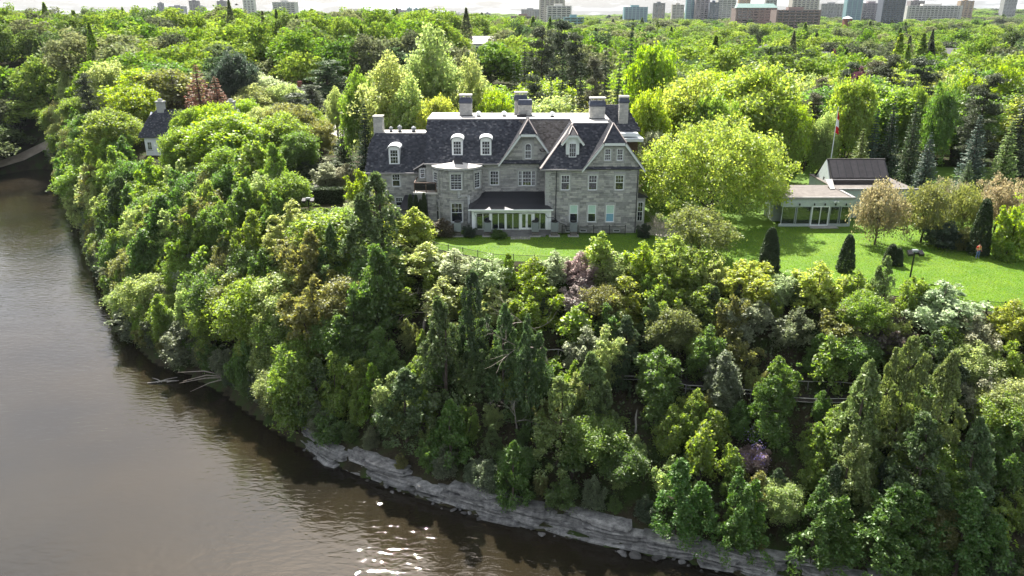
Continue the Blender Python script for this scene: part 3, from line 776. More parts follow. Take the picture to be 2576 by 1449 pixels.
def slates(poly, mat, name, parent, row=0.25, wid=0.34):
    """slates as thin overlapping plates on a planar roof polygon (3D)"""
    P = [Vector(p) for p in poly]; n = Vector((0, 0, 0))
    for i in range(1, len(P) - 1): n += (P[i] - P[0]).cross(P[i + 1] - P[0])
    n.normalize()
    if n.z < 0: n = -n
    u = Vector((0, 0, 1)).cross(n).normalized(); v = n.cross(u).normalized()
    q = [((p - P[0]).dot(u), (p - P[0]).dot(v)) for p in P]
    us = [a for a, _ in q]; vs_ = [b for _, b in q]
    cu, cv = [], []
    k = 0; y = min(vs_)
    while y < max(vs_):
        x = min(us) - (k % 2) * wid * 0.5 + hr.uniform(-.05, .05)
        while x < max(us):
            cu.append(x + wid / 2); cv.append(y + row / 2); x += wid
        y += row; k += 1
    cu, cv = np.array(cu), np.array(cv); ok = inside(cu, cv, q); cu, cv = cu[ok], cv[ok]
    N = len(cu); rg = np.random.default_rng(N)
    w = wid / 2 - 0.006 + rg.normal(size=N) * 0.004; lift = 0.035 + 0.015 * rg.random(N)
    O, U, V, Nn = (np.array(a) for a in (P[0], u, v, n))
    def pt(a, b, c): return O + a[:, None] * U + b[:, None] * V + c[:, None] * Nn
    lo, hi = cv - row / 2 - 0.03, cv + row / 2 + 0.04
    z0 = np.full(N, 0.004)
    vv = np.stack([pt(cu - w, lo, lift), pt(cu + w, lo, lift), pt(cu + w, hi, z0), pt(cu - w, hi, z0), pt(cu - w, lo, z0), pt(cu + w, lo, z0)], 1).reshape(-1, 3)
    i = np.arange(N) * 6
    f = np.concatenate([np.stack([i, i + 1, i + 2, i + 3], 1), np.stack([i + 4, i + 5, i + 1, i], 1)])
    me = np_mesh(name, vv, f, mat)
    tt = rg.random(N) * 0.8 + 0.05; tt[rg.random(N) < 0.05] = 0.95
    at = me.attributes.new('tint', 'FLOAT', 'FACE'); at.data.foreach_set('value', np.concatenate([tt, tt]).astype(np.float32))
    o = put(name, me, parent); o['kind'] = 'stuff'
    return o
def roof(poly, parent, name='roof_slope', mat='slate', thick=0.14):
    P = [Vector(p) for p in poly]; n = (P[1] - P[0]).cross(P[2] - P[0]).normalized()
    if n.z < 0: n = -n
    o = put(name, MB().prism(P, -n * thick).mesh(name, M['roofbase']), parent)
    slates(poly, M[mat], 'slate_covering', o)
    return o
def part(name, mat, parent, fn, label=None):
    mb = MB(); fn(mb); return put(name, mb.mesh(name, M[mat]), parent, label)
def T_at(x, y, z, rz=0): return Matrix.Translation((x, y, z)) @ Matrix.Rotation(rz, 4, 'Z')
def window(parent, T, w, z0, z1, nc=3, nr=4, sash=True, arch=False, upper='glass', lower='glass', sill=True, fw=0.09, name='window', lowbars=True, surround=0.22, depth=0.13):
    """T: local frame, x along the wall, -y outwards, on the wall's backing face"""
    mb = MB(); h = w / 2; zm = (z0 + z1) / 2; d = 0.09
    if arch:
        zs = z1 - h
        mb.box(-h, -h + fw, -d, 0, z0, zs, T); mb.box(h - fw, h, -d, 0, z0, zs, T); mb.box(-h + fw, h - fw, -d, 0, z0, z0 + fw, T)
        N = 10
        for i in range(N):
            a, b = math.pi * i / N, math.pi * (i + 1) / N
            pr = [(math.cos(a) * r, -d, zs + math.sin(a) * r) for r in (h, h - fw)] + [(math.cos(b) * r, -d, zs + math.sin(b) * r) for r in (h - fw, h)]
            mb.prism([T @ Vector(p) for p in pr], T.to_3x3() @ Vector((0, d, 0)))
    else:
        mb.box(-h, -h + fw, -d, 0, z0, z1, T); mb.box(h - fw, h, -d, 0, z0, z1, T)
        mb.box(-h + fw, h - fw, -d, 0, z0, z0 + fw, T); mb.box(-h + fw, h - fw, -d, 0, z1 - fw, z1, T)
    if sash: mb.box(-h + fw, h - fw, -d + 0.015, 0, zm - 0.035, zm + 0.035, T)
    o = put(name, mb.mesh(name, M['white']), parent)
    a, b = -h + fw, h - fw
    if arch:
        zs = z1 - h; pts = [(a, -0.03, z0 + fw), (b, -0.03, z0 + fw)] + [(math.cos(t) * (h - fw), -0.03, zs + math.sin(t) * (h - fw)) for t in [math.pi * k / 10 for k in range(11)]]
        put('pane', MB().add([T @ Vector(p) for p in pts], [tuple(range(len(pts)))]).mesh('pane', M['glass']), o)
    else:
        put('pane', MB().add([T @ Vector(p) for p in ((a, -0.03, zm), (b, -0.03, zm), (b, -0.03, z1 - fw), (a, -0.03, z1 - fw))], [(0, 1, 2, 3)]).mesh('pane', M[upper]), o)
        put('pane', MB().add([T @ Vector(p) for p in ((a, -0.03, z0 + fw), (b, -0.03, z0 + fw), (b, -0.03, zm), (a, -0.03, zm))], [(0, 1, 2, 3)]).mesh('pane', M[lower]), o)
    if nc:
        bm_ = MB(); g = 0.014
        lo_z = z0 + fw if lowbars else zm
        top = (z1 - h if arch else z1 - fw)
        for i in range(1, nc): x = a + (b - a) * i / nc; bm_.box(x - g, x + g, -0.055, -0.032, lo_z, top, T)
        for i in range(1, nr):
            z = z0 + fw + (top - z0 - fw) * i / nr
            if z > lo_z + 0.05: bm_.box(a, b, -0.052, -0.031, z - g, z + g, T)
        put('glazing_bar', bm_.mesh('glazing_bar', M['white']), o)
    if sill:
        s = MB(); s.box(-h - 0.12, h + 0.12, -depth - 0.08, 0, z0 - 0.14, z0 - 0.003, T)
        put('sill', s.mesh('sill', M['surround']), o)
    if surround:
        s = MB(); q = surround
        s.box(-h - q, -h - 0.004, -depth - 0.02, 0, z0, z1, T); s.box(h + 0.004, h + q, -depth - 0.02, 0, z0, z1, T)
        s.box(-h - q, h + q, -depth - 0.026, 0, z1 + 0.004, z1 + q + 0.05, T)
        put('stone_surround', s.mesh('stone_surround', M['surround']), o)
    return o
def hole(x, w, z0, z1, q=0.22): return (x - w / 2 - q, x + w / 2 + q, z0 - 0.14, z1 + q + 0.05)

YR, YM, YW = 101.8, 106.0, 108.0           # river faces: right block, middle block, west wing
EAVE, DECK = 9.0, 14.4
# --- walls (backing, mortar coloured)
part('wall', 'mortar', house, lambda m: (m.prism([(4.73, YR, 0), (17.1, YR, 0), (17.1, YR, EAVE), (17.1, YR, 9.5), (15.15, YR, 12.3), (12.25, YR, 12.3), (9.9, YR, EAVE), (4.73, YR, EAVE)], (0, 0.4, 0)),
                                          m.box(4.73, 17.1, YR + 0.4, 122, 0, EAVE - 0.05)))
part('wall', 'mortar', house, lambda m: (m.prism([(-12.1, YM, 0), (4.73, YM, 0), (5.9, YM, EAVE), (3.3, YM, 12.9), (1.2, YM, 12.9), (-1.6, YM, EAVE), (-12.1, YM, EAVE)], (0, 0.4, 0)),
                                          m.box(-12.1, 4.73, YM + 0.4, 122, 0, EAVE - 0.05),
                                          m.prism([(-12.1, 106.2, EAVE - .05), (-12.1, 110.7, 14.1), (-12.1, 118, 14.2), (-12.1, 122, EAVE - .05)], (0.4, 0, 0))))
part('wall', 'mortar', house, lambda m: m.box(-20.6, -12.1, YW, 119, 0, 7.35))
# --- openings
wr2 = [(7.24, 1.2, 6.06, 8.14), (10.98, 1.2, 6.06, 8.14), (14.6, 1.2, 6.06, 8.14)]
wr1 = [(8.5, 1.15, 1.57, 4.0), (11.0, 1.15, 1.57, 4.0), (13.5, 1.15, 1.57, 4.0)]
wr3 = [(12.85, 0.85, 10.1, 11.7), (14.5, 0.85, 10.1, 11.7)]
wb = [(9.9, 0.95, 0.12, 0.5), (14.55, 0.95, 0.12, 0.5), (7.9, 0.95, 0.12, 0.5)]
for i, (x, w, a, b) in enumerate(wr2): window(house, T_at(x, YR, 0), w, a, b, 3, 4, lowbars=False)
for i, (x, w, a, b) in enumerate(wr1): window(house, T_at(x, YR, 0), w, a, b, 0, 0, upper='blind', lower='curtain' if i == 2 else 'glass')
for x, w, a, b in wr3: window(house, T_at(x, YR, 0), w, a, b, 3, 4)
for x, w, a, b in wb: window(house, T_at(x, YR, 0), w, a, b, 0, 0, sash=False, surround=0.1, sill=False)
stone_skin(frameY(YR), lambda v: (4.73, 17.1) if v < 9.2 else (13.7 - 4.0 + (v - 8.9) / 1.37, min(17.1, 13.7 + 4.0 - (v - 8.9) / 1.37)), 0, 12.3,
           [hole(*q) for q in wr2 + wr1 + wr3] + [hole(*q, q=0.1) for q in wb])
stone_skin(frameX(4.73, -1), lambda v: (YR, YM), 0, EAVE, [])
stone_skin(frameX(17.1, 1), lambda v: (YR, 112), 0, EAVE, [])
wm = [(-2.5, 1.26, 5.85, 7.9), (2.1, 2.4, 5.75, 7.9)]
window(house, T_at(-2.5, YM, 0), 1.26, 5.85, 7.9, 3, 4)
# triple window: wide centre light with two side lights
window(house, T_at(2.1, YM, 0), 1.3, 5.75, 7.9, 3, 4, surround=0, sill=False)
for dx in (-0.93, 0.93): window(house, T_at(2.1 + dx, YM, 0), 0.52, 5.75, 7.9, 2, 4, surround=0, sill=False, fw=0.07)
part('stone_surround', 'surround', house, lambda m: (m.box(0.66, 0.88, YM - .15, YM, 5.75, 7.9), m.box(3.32, 3.54, YM - .15, YM, 5.75, 7.9), m.box(0.66, 3.54, YM - .156, YM, 7.904, 8.2), m.box(0.66, 3.54, YM - .2, YM, 5.6, 5.745)))
window(house, T_at(2.25, YM, 0), 0.92, 9.6, 11.75, 3, 3, arch=True, surround=0)
def arch_sur(m):
    N = 12; zs = 11.75 - .46
    for i in range(N):
        a, b = math.pi * i / N, math.pi * (i + 1) / N
        m.prism([(2.25 + math.cos(a) * .47, YM - .15, zs + math.sin(a) * .47), (2.25 + math.cos(a) * .8, YM - .15, zs + math.sin(a) * .85), (2.25 + math.cos(b) * .8, YM - .15, zs + math.sin(b) * .85), (2.25 + math.cos(b) * .47, YM - .15, zs + math.sin(b) * .47)], (0, .15, 0))
    m.box(1.45, 1.78, YM - .15, YM, 9.4, zs); m.box(2.72, 3.05, YM - .15, YM, 9.4, zs)
part('stone_surround', 'surround', house, arch_sur)
stone_skin(frameY(YM), lambda v: (-4.6, 4.7) if v < 9 else (2.25 - 3.9 + (v - 8.9) / 1.43, 2.25 + 3.9 - (v - 8.9) / 1.43), 0.6, 12.9,
           [hole(-2.5, 1.26, 5.85, 7.9), (0.66, 3.54, 5.6, 8.2), (1.45, 3.05, 9.4, 12.15)])
ww = [(-16.7, 1.18, 5.2, 7.05), (-16.4, 1.1, 2.3, 3.6)]
for x, w, a, b in ww: window(house, T_at(x, YW, 0), w, a, b, 3, 4, lowbars=False)
window(house, T_at(-12.75, YW - 0.9, 0), 0.72, 6.65, 7.95, 3, 4, surround=0)
part('gablet', 'mortar', house, lambda m: m.box(-13.3, -12.2, YW - 0.9, YW + 0.5, 6.2, 8.1))
part('gablet_roof', 'darkroof', house, lambda m: m.prism([(-14.1, YW - 1.1, 7.75), (-12.0, YW - 1.1, 8.95), (-12.0, YW - 1.1, 8.75), (-13.95, YW - 1.1, 7.6)], (0, 2.6, 0)))
stone_skin(frameY(YW), lambda v: (-20.6, -12.1), 0, 7.3, [hole(*q) for q in ww])
stone_skin(frameX(-20.6, -1), lambda v: (YW, 116), 0, 7.3, [])
# --- round bay
BX, BR = -7.7, 3.32
def bay_wall(m):
    for i in range(20):
        a, b = math.pi * i / 20, math.pi * (i + 1) / 20
        m.prism([(BX - BR * math.cos(t), YM - BR * math.sin(t) * 0.86, 0) for t in (a, b)] + [(BX - BR * math.cos(b), YM + 0.2, 0), (BX - BR * math.cos(a), YM + 0.2, 0)], (0, 0, 8.75))
part('bay_wall', 'mortar', house, bay_wall)
def bayT(deg):
    t = R(90 + deg); x = BX + BR * math.sin(R(deg)); y = YM - BR * math.cos(R(deg)) * 0.86
    nx_, ny_ = math.sin(R(deg)) / 1.0, -math.cos(R(deg)) / 0.86
    rz = math.atan2(nx_, -ny_)
    return x, y, rz
bay_holes = []
for deg, ws in ((-58, 1.15), (0, 1.6), (56, 1.15)):
    x, y, rz = bayT(deg)
    for z0, z1, nn in ((5.8, 8.05, 1), (1.2, 3.95, 0)):
        if deg == 56 and nn == 0: continue
        Tm = T_at(x, y, 0, rz) @ Matrix.Translation((0, -0.06, 0))
        window(house, Tm, ws, z0, z1, 3, 6 if nn else 4, lowbars=bool(nn), surround=0.2, depth=0.16)
        bay_holes.append((R(deg) * BR - ws / 2 - 0.2, R(deg) * BR + ws / 2 + 0.2, z0 - 0.14, z1 + 0.25))
def bay_fr(u, v, w):
    x, y, rz = bayT(math.degrees(u / BR)); return (x + math.sin(rz) * w, y - math.cos(rz) * w, v)
stone_skin(bay_fr, lambda v: (-R(88) * BR, R(88) * BR), 0, 8.6, bay_holes, long=(0.4, 0.7))
def bay_roof(m):
    pts = [(BX - (BR + .35) * math.cos(math.pi * i / 24), YM - (BR * 0.86 + .35) * math.sin(math.pi * i / 24), 8.78) for i in range(25)]
    top = (BX, YM - 0.1, 9.25)
    m.add(pts + [top], [(i, i + 1, 25) for i in range(24)])
    low = [(x, y, 8.55) for x, y, _ in pts]
    o = len(m.v); m.add(pts + low, [(i + 25, i + 26, i + 1, i) for i in range(24)])
part('bay_roof', 'deck', house, bay_roof)
part('bay_cornice', 'surround', house, lambda m: [m.bar((BX - (BR + .22) * math.cos(math.pi * i / 20), YM - (BR * .86 + .22) * math.sin(math.pi * i / 20), 8.6), (BX - (BR + .22) * math.cos(math.pi * (i + 1) / 20), YM - (BR * .86 + .22) * math.sin(math.pi * (i + 1) / 20), 8.6), 0.3, 0.2) for i in range(20)])
part('roof_saddle', 'darkroof', house, lambda m: m.prism([(BX - 0.75, YM - 1.5, 8.98), (BX + 0.95, YM - 1.5, 8.98), (BX + 0.55, YM - 0.1, 9.75), (BX - 0.35, YM - 0.1, 9.75)], (0, 0, -0.15)))
# --- roofs
EY_M, EY_R, EY_W = YM - 0.5, YR - 0.4, YW - 0.4
roof([(-12.35, EY_M, EAVE), (4.4, EY_M, EAVE), (9.4, 110.6, DECK), (-12.15, 110.6, DECK)], house)
roof([(-12.35, 124, EAVE), (14, 124, EAVE), (14, 118, DECK), (-12.15, 118, DECK)], house)
roof([(3.83, EY_R, EAVE), (17.6, EY_R, EAVE), (13.8, 106.5, DECK), (8.46, 106.5, DECK)], house)
roof([(3.83, 113, EAVE), (3.83, EY_R, EAVE), (8.46, 106.5, DECK), (8.46, 113, DECK)], house)
roof([(17.7, 106, EAVE), (17.7, 118, EAVE), (13.8, 118, DECK), (13.8, 106, DECK)], house)
roof([(1.0, 110.75, 14.47), (9.5, 110.75, 14.47), (7.2, 105.6, 10.75), (4.0, 105.6, 10.75)], house, mat='shingle')  # shallower slope in paler shingle tones than the slate slopes
def gable_roof(cx, half, zl, zt, halft, y0, yb, apex_y, apex_z):
    """two steep slopes with a clipped (hipped) front end"""
    for s in (-1, 1):
        e = (cx + s * half, y0, zl); t = (cx + s * halft, y0, zt); a = (cx, apex_y, apex_z); b = (cx, yb, apex_z); bb = (cx + s * half, yb, zl)
        roof([e, t, a, b, bb], house)
    roof([(cx - halft, y0 - 0.02, zt), (cx + halft, y0 - 0.02, zt), (cx, apex_y, apex_z)], house)
    for s in (-1, 1):
        part('bargeboard', 'peel', house, lambda m: m.prism([(cx + s * (half + .05), y0 - .06, zl - .32), (cx + s * (half + .12), y0 - .06, zl + .02), (cx + s * (halft + .05), y0 - .06, zt + .02), (cx + s * (halft - .12), y0 - .06, zt - .34)], (0, .1, 0)))
        part('hip_cap', 'hipcap', house, lambda m: m.bar((cx + s * (halft + .02), y0 - .03, zt + .06), (cx, apex_y, apex_z + .08), 0.16, 0.1))
        part('verge_cap', 'flash', house, lambda m: m.bar((cx + s * (half + .06), y0 - .02, zl + .05), (cx + s * halft, y0 - .02, zt + .06), 0.14, 0.1))
    part('bargeboard', 'peel', house, lambda m: m.box(cx - halft + .12, cx + halft - .12, y0 - .07, y0 + .04, zt - .34, zt))
gable_roof(13.7, 4.18, 8.85, 12.5, 1.5, EY_R - 0.12, 108, 103.9, 14.75)
gable_roof(2.25, 4.07, 8.85, 13.05, 1.15, EY_M - 0.15, 110.6, 107.0, 14.85)
roof([(-21.0, EY_W, 7.3), (-12.1, EY_W, 7.3), (-12.1, 112.2, 12.2), (-20.1, 112.2, 12.2), (-20.85, 110.8, 10.7)], house)
roof([(-21.0, 120, 7.3), (-12.1, 120, 7.3), (-12.1, 115.5, 12.2), (-20.1, 115.5, 12.2)], house)
part('gable_end', 'mortar', house, lambda m: m.prism([(-20.6, 108.2, 7.3), (-20.6, 111.2, 10.4), (-20.2, 112.8, 12.0), (-20.2, 115.4, 12.0), (-20.6, 119.4, 7.3)], (0.3, 0, 0)))
part('roof_deck', 'deck', house, lambda m: m.box(-20.0, -12.1, 112.25, 115.4, 12.0, 12.24))
part('roof_deck', 'deck', house, lambda m: m.box(-7.3, 14.0, 110.75, 117.9, 14.2, 14.44))
part('roof_deck', 'deck', house, lambda m: m.box(8.55, 13.9, 106.6, 110.74, 14.18, 14.43))
part('ridge_cap', 'flash', house, lambda m: m.box(-12.2, -7.31, 110.5, 118, 14.3, 14.5))
for a, b in [((3.83, EY_R, EAVE + .06), (8.46, 106.5, DECK + .08)), ((8.46, 106.5, DECK + .08), (8.46, 111.6, DECK + .08)), ((9.5, EY_R - .05, 8.95), (12.2, EY_R + 1.0, 12.5))][:2]:
    part('hip_cap', 'hipcap', house, lambda m: m.bar(a, b, 0.3, 0.12))
part('deck_edge', 'flash', house, lambda m: m.box(-7.3, 8.4, 110.55, 110.74, 14.36, 14.52))
part('deck_edge', 'flash', house, lambda m: m.box(8.5, 13.8, 106.42, 106.59, 14.34, 14.5))
# gutters
for x0, x1, y, z in ((-12.3, -1.85, EY_M - .1, EAVE - .08), (3.8, 9.5, EY_R - .1, EAVE - .08), (-21, -12.1, EY_W - .1, 7.22)):
    part('gutter', 'flash', house, lambda m: m.box(x0, x1, y - .08, y + .08, z - .1, z + .08))
# --- rear east wing with white cornices
part('rear_wall', 'wood', house, lambda m: m.box(14.2, 18.7, 113, 123, 0, 11.2))
part('cornice', 'white', house, lambda m: m.box(14.2, 18.6, 112.6, 116, 11.65, 12.1))
part('cornice', 'white', house, lambda m: m.box(14.9, 19.3, 111.9, 116.2, 11.0, 11.45))
roof([(19.2, 114.2, 12.2), (14.0, 114.2, 12.2), (14.0, 118.5, 15.6), (17.4, 118.5, 15.6)], house)
roof([(19.2, 114.2, 12.2), (17.4, 118.5, 15.6), (17.4, 124, 15.6), (19.2, 126, 12.2)], house)
# --- side bay on the east wall
part('side_bay', 'surround', house, lambda m: (m.box(17.25, 18.6, 103.6, 107.6, 0, 4.7)))
part('side_bay_roof', 'darkroof', house, lambda m: m.prism([(17.2, 103.3, 5.6), (18.9, 103.3, 4.75), (18.9, 103.3, 4.6), (17.2, 103.3, 4.6)], (0, 4.6, 0)))
window(house, T_at(17.95, 103.6, 0), 0.8, 1.2, 4.0, 2, 4, surround=0, sill=False)
# --- chimneys
def chimney(x0, x1, y, d, z0, z1, collar=True, cap=True, seed=0):
    xc = (x0 + x1) / 2
    o = part('chimney', 'mortar', house, lambda m: m.box(x0, x1, y, y + d, z0, z1))
    n0 = len(STONES)
    stone_skin(frameY(y), lambda v: (x0, x1), z0 + 0.35, z1 - (0.75 if collar else .1), [], dep=0.05, tall=(0.22, 0.3), long=(0.3, 0.5))
    stone_skin(frameX(x0, -1), lambda v: (y, y + d), z0 + 0.35, z1 - (0.75 if collar else .1), [], dep=0.05, tall=(0.22, 0.3), long=(0.3, 0.5))
    stone_skin(frameX(x1, 1), lambda v: (y, y + d), z0 + 0.35, z1 - (0.75 if collar else .1), [], dep=0.05, tall=(0.22, 0.3), long=(0.3, 0.5))
    mb = MB()
    for P, t, a in STONES[n0:]: mb.add(P, STF, min(1, 0.45 + t * 0.55))
    del STONES[n0:]
    put('chimney_stonework', mb.mesh('chimney_stonework', M['stone'], True), o)['kind'] = 'stuff'
    part('flashing', 'pipe', o, lambda m: m.box(x0 - .12, x1 + .12, y - .12, y + d + .12, z0 - .2, z0 + .33))
    if collar:
        def col_(m):
            a, b = 0.06, 0.16
            m.add([(x0 - a, y - a, z1 - .75), (x1 + a, y - a, z1 - .75), (x1 + a, y + d + a, z1 - .75), (x0 - a, y + d + a, z1 - .75), (x0 - b, y - b, z1 - .5), (x1 + b, y - b, z1 - .5), (x1 + b, y + d + b, z1 - .5), (x0 - b, y + d + b, z1 - .5),
                   (x0 - .02, y - .02, z1 + .02), (x1 + .02, y - .02, z1 + .02), (x1 + .02, y + d + .02, z1 + .02), (x0 - .02, y + d + .02, z1 + .02)],
                  [(0, 1, 5, 4), (1, 2, 6, 5), (2, 3, 7, 6), (3, 0, 4, 7), (4, 5, 9, 8), (5, 6, 10, 9), (6, 7, 11, 10), (7, 4, 8, 11), (8, 9, 10, 11)])
        part('collar', 'lead', o, col_)
    if cap:
        def posts(m):
            for fx in (x0 + .1, xc, x1 - .1):
                for fy in (y + .1, y + d - .1): m.box(fx - .06, fx + .06, fy - .06, fy + .06, z1, z1 + .32)
        part('cap_post', 'cap', o, posts)
        part('cap', 'cap', o, lambda m: m.box(x0 - .1, x1 + .1, y - .1, y + d + .1, z1 + .322, z1 + .5))
chimney(-7.72, -6.0, 114.2, 1.6, 14.2, 17.0)
chimney(1.0, 2.9, 114.2, 1.4, 14.2, 16.75, cap=False); chimney(0.42, 2.2, 115.7, 1.2, 14.2, 17.25)
chimney(11.2, 13.3, 110.6, 1.4, 14.2, 16.95)
chimney(16.1, 17.35, 115.4, 1.2, 12.4, 16.9, cap=False)
chimney(-20.3, -19.05, 112.6, 1.6, 11.4, 14.45, collar=False, cap=False)
part('chimney_cap', 'cap', house, lambda m: m.box(-20.42, -18.93, 112.48, 114.3, 14.46, 14.62))
part('chimney_cap', 'cap', house, lambda m: m.box(16.0, 17.45, 115.3, 116.7, 16.93, 17.2))
# --- roof vents
def vent(x, y, z, r=0.35, h=0.75, mat='white'):
    o = part('roof_vent', mat, house, lambda m: m.lathe((x, y, z), [(r * .75, 0), (r * .75, h * .35), (r, h * .45), (r * .7, h * .55), (r * 1.05, h * .65), (r * 1.05, h * .8), (r * .4, h), (0.02, h * 1.05)], 12))
    part('vent_base', 'pipe', o, lambda m: m.lathe((x, y, z - .05), [(r * .9, 0), (r * .85, .22)], 12))
for x, y, z in ((-4.9, 113.6, 14.44), (-1.15, 113.8, 14.44), (5.9, 113.2, 14.44)): vent(x, y, z)
for x, r, h in ((-17.9, 0.28, 0.75), (-16.6, 0.33, 0.95), (-14.55, 0.35, 0.8)): vent(x, 113.4, 12.24, r, h, 'grey')
for x, y in ((3.9, 112.4), (-3.0, 116), (0.3, 112.8)): part('roof_vent', 'flash', house, lambda m: m.tube([(x, y, 14.4), (x, y, 14.85)], 0.07, 8))
part('roof_unit', 'pipe', house, lambda m: m.box(0.7, 2.1, 112.9, 113.7, 14.44, 14.8))
# --- dormers
def arch_dormer(cx, yf, z0, z1, w):
    h = w / 2; zs = z1 - 0.42
    d = part('dormer', 'white', house, lambda m: (m.box(cx - h, cx - h + .18, yf, yf + 2.4, z0, zs), m.box(cx + h - .18, cx + h, yf, yf + 2.4, z0, zs), m.box(cx - h + .18, cx + h - .18, yf, yf + .15, z0, z0 + .14),
                                                m.prism([(cx - h, yf - .004, zs)] + [(cx - h * math.cos(math.pi * k / 10), yf - .004, zs + .34 * math.sin(math.pi * k / 10)) for k in range(1, 10)] + [(cx + h, yf - .004, zs)] + [(cx + h, yf - .004, zs - .18), (cx - h, yf - .004, zs - .18)], (0, .2, 0))))
    def arc(m):
        k = 10; e = h + .17
        for i in range(k):
            a, b = math.pi * i / k, math.pi * (i + 1) / k
            p = [(cx - e * math.cos(t), yf - .28, zs + .02 + .44 * math.sin(t)) for t in (a, b)]
            m.prism([p[0], p[1], (p[1][0], p[1][1], p[1][2] + .11), (p[0][0], p[0][1], p[0][2] + .11)], (0, 3.0, 0))
    part('dormer_roof', 'white', d, arc)
    def pane(zz0, zz1):
        put('pane', MB().add([(cx - h + .2, yf + .06, zz0), (cx + h - .2, yf + .06, zz0), (cx + h - .2, yf + .06, zz1), (cx - h + .2, yf + .06, zz1)], [(0, 1, 2, 3)]).mesh('pane', M['glass']), d)
    zt = zs - .18; zm = (z0 + .14 + zt) / 2
    pane(z0 + .14, zm); pane(zm, zt)
    def bars(m):
        a, b = cx - h + .18, cx + h - .18
        m.box(a, b, yf + .01, yf + .05, zm - .04, zm + .04); m.box(a, a + .07, yf + .01, yf + .05, z0 + .14, zt); m.box(b - .07, b, yf + .01, yf + .05, z0 + .14, zt)
        for i in (1, 2): x = a + (b - a) * i / 3; m.box(x - .013, x + .013, yf + .03, yf + .055, z0 + .14, zt)
        for f in (.25, .75): z = z0 + .14 + (zt - z0 - .14) * f; m.box(a, b, yf + .028, yf + .053, z - .013, z + .013)
    part('glazing_bar', 'white', d, bars)
arch_dormer(-16.9, 108.45, 8.35, 10.95, 1.5)
arch_dormer(-7.67, 106.4, 10.0, 12.5, 1.5)
arch_dormer(-3.65, 106.4, 10.0, 12.5, 1.5)
cx = 8.19; yf = 102.55
d = part('dormer', 'peel', house, lambda m: (m.box(cx - .88, cx - .5, yf, yf + 3, 10.75, 12.35), m.box(cx + .5, cx + .88, yf, yf + 3, 10.75, 12.35), m.prism([(cx - 1.2, yf, 12.3), (cx + 1.2, yf, 12.3), (cx + .6, yf, 13.2), (cx - .6, yf, 13.2)], (0, .2, 0))))
window(house, T_at(cx, yf + .02, 0), 1.02, 10.4, 12.32, 3, 3, sash=False, surround=0, sill=False)
for s in (-1, 1):
    o = put('dormer_roof', MB().prism([(cx + s * 1.5, yf - .3, 12.1), (cx + s * .58, yf - .3, 13.35), (cx, 103.7, 14.25), (cx, 106.4, 14.25), (cx + s * 1.5, 106, 12.1)], (0, 0, .1)).mesh('dormer_roof', M['roofbase']), d)
    part('bargeboard', 'peel', d, lambda m: m.bar((cx + s * 1.5, yf - .33, 12.05), (cx + s * .55, yf - .33, 13.3), 0.08, 0.28))
    part('hip_cap', 'hipcap', d, lambda m: m.bar((cx + s * 1.5, yf - .3, 12.3), (cx + s * .56, yf - .3, 13.5), 0.14, 0.08))
part('dormer_roof', 'roofbase', d, lambda m: m.prism([(cx - .6, yf - .32, 13.4), (cx + .6, yf - .32, 13.4), (cx, 103.75, 14.4)], (0, 0, -.1)))
part('bargeboard', 'peel', d, lambda m: m.box(cx - .6, cx + .6, yf - .36, yf - .28, 13.1, 13.36))
for s in (-1, 1): part('hip_cap', 'hipcap', d, lambda m: m.bar((cx + s * .6, yf - .3, 13.5), (cx, 103.75, 14.45), 0.12, 0.08))
# --- sunroom
SY = 100.6
def sun_floor(m): m.box(-5.5, 5.35, SY, YM, 0, 0.78); m.box(-1.2, 4.6, SY - .8, SY, 0, 0.3); m.box(-1.2, 4.6, SY - .4, SY - .001, 0.3, 0.55)
sun = part('sunroom_base', 'stepstone', house, sun_floor)
part('sunroom_frame', 'white', house, lambda m: (m.box(-5.5, 5.35, SY - .02, SY + .3, 3.12, 3.62), m.box(-5.5, -5.2, SY, SY + .3, .78, 3.12), m.box(5.0, 5.35, SY, SY + .3, .78, 3.12),
     m.box(-5.65, 5.5, SY - .12, SY + .2, 3.62, 3.74), m.box(-5.5, -5.2, SY + .3, YM, 3.12, 3.62), m.box(-5.5, -5.38, SY + .3, YM, .78, 3.12), m.box(5.2, 5.35, SY + .3, YR, .78, 3.62),
     *[m.box(a, b, SY + .03, SY + .25, .78, 3.12) for a, b in ((-3.05, -2.78), (-0.95, -0.79), (1.03, 1.22), (2.8, 3.03), (4.64, 4.98), (-5.18, -4.9))]))
for a, b in ((-4.88, -3.07), (-2.76, -0.97), (-0.77, 1.01), (3.05, 4.62)):
    m_ = (a + b) / 2
    o = part('sunroom_window', 'white', house, lambda m: (m.box(a, a + .06, SY + .1, SY + .2, .8, 3.1), m.box(b - .06, b, SY + .1, SY + .2, .8, 3.1), m.box(m_ - .04, m_ + .04, SY + .1, SY + .2, .86, 3.04), m.box(a + .06, b - .06, SY + .1, SY + .2, .8, .86), m.box(a + .06, b - .06, SY + .1, SY + .2, 3.04, 3.1)))
    for p, q in ((a + .06, m_ - .04), (m_ + .04, b - .06)): put('pane', MB().add([(p, SY + .16, .86), (q, SY + .16, .86), (q, SY + .16, 3.04), (p, SY + .16, 3.04)], [(0, 1, 2, 3)]).mesh('pane', M['glass']), o)
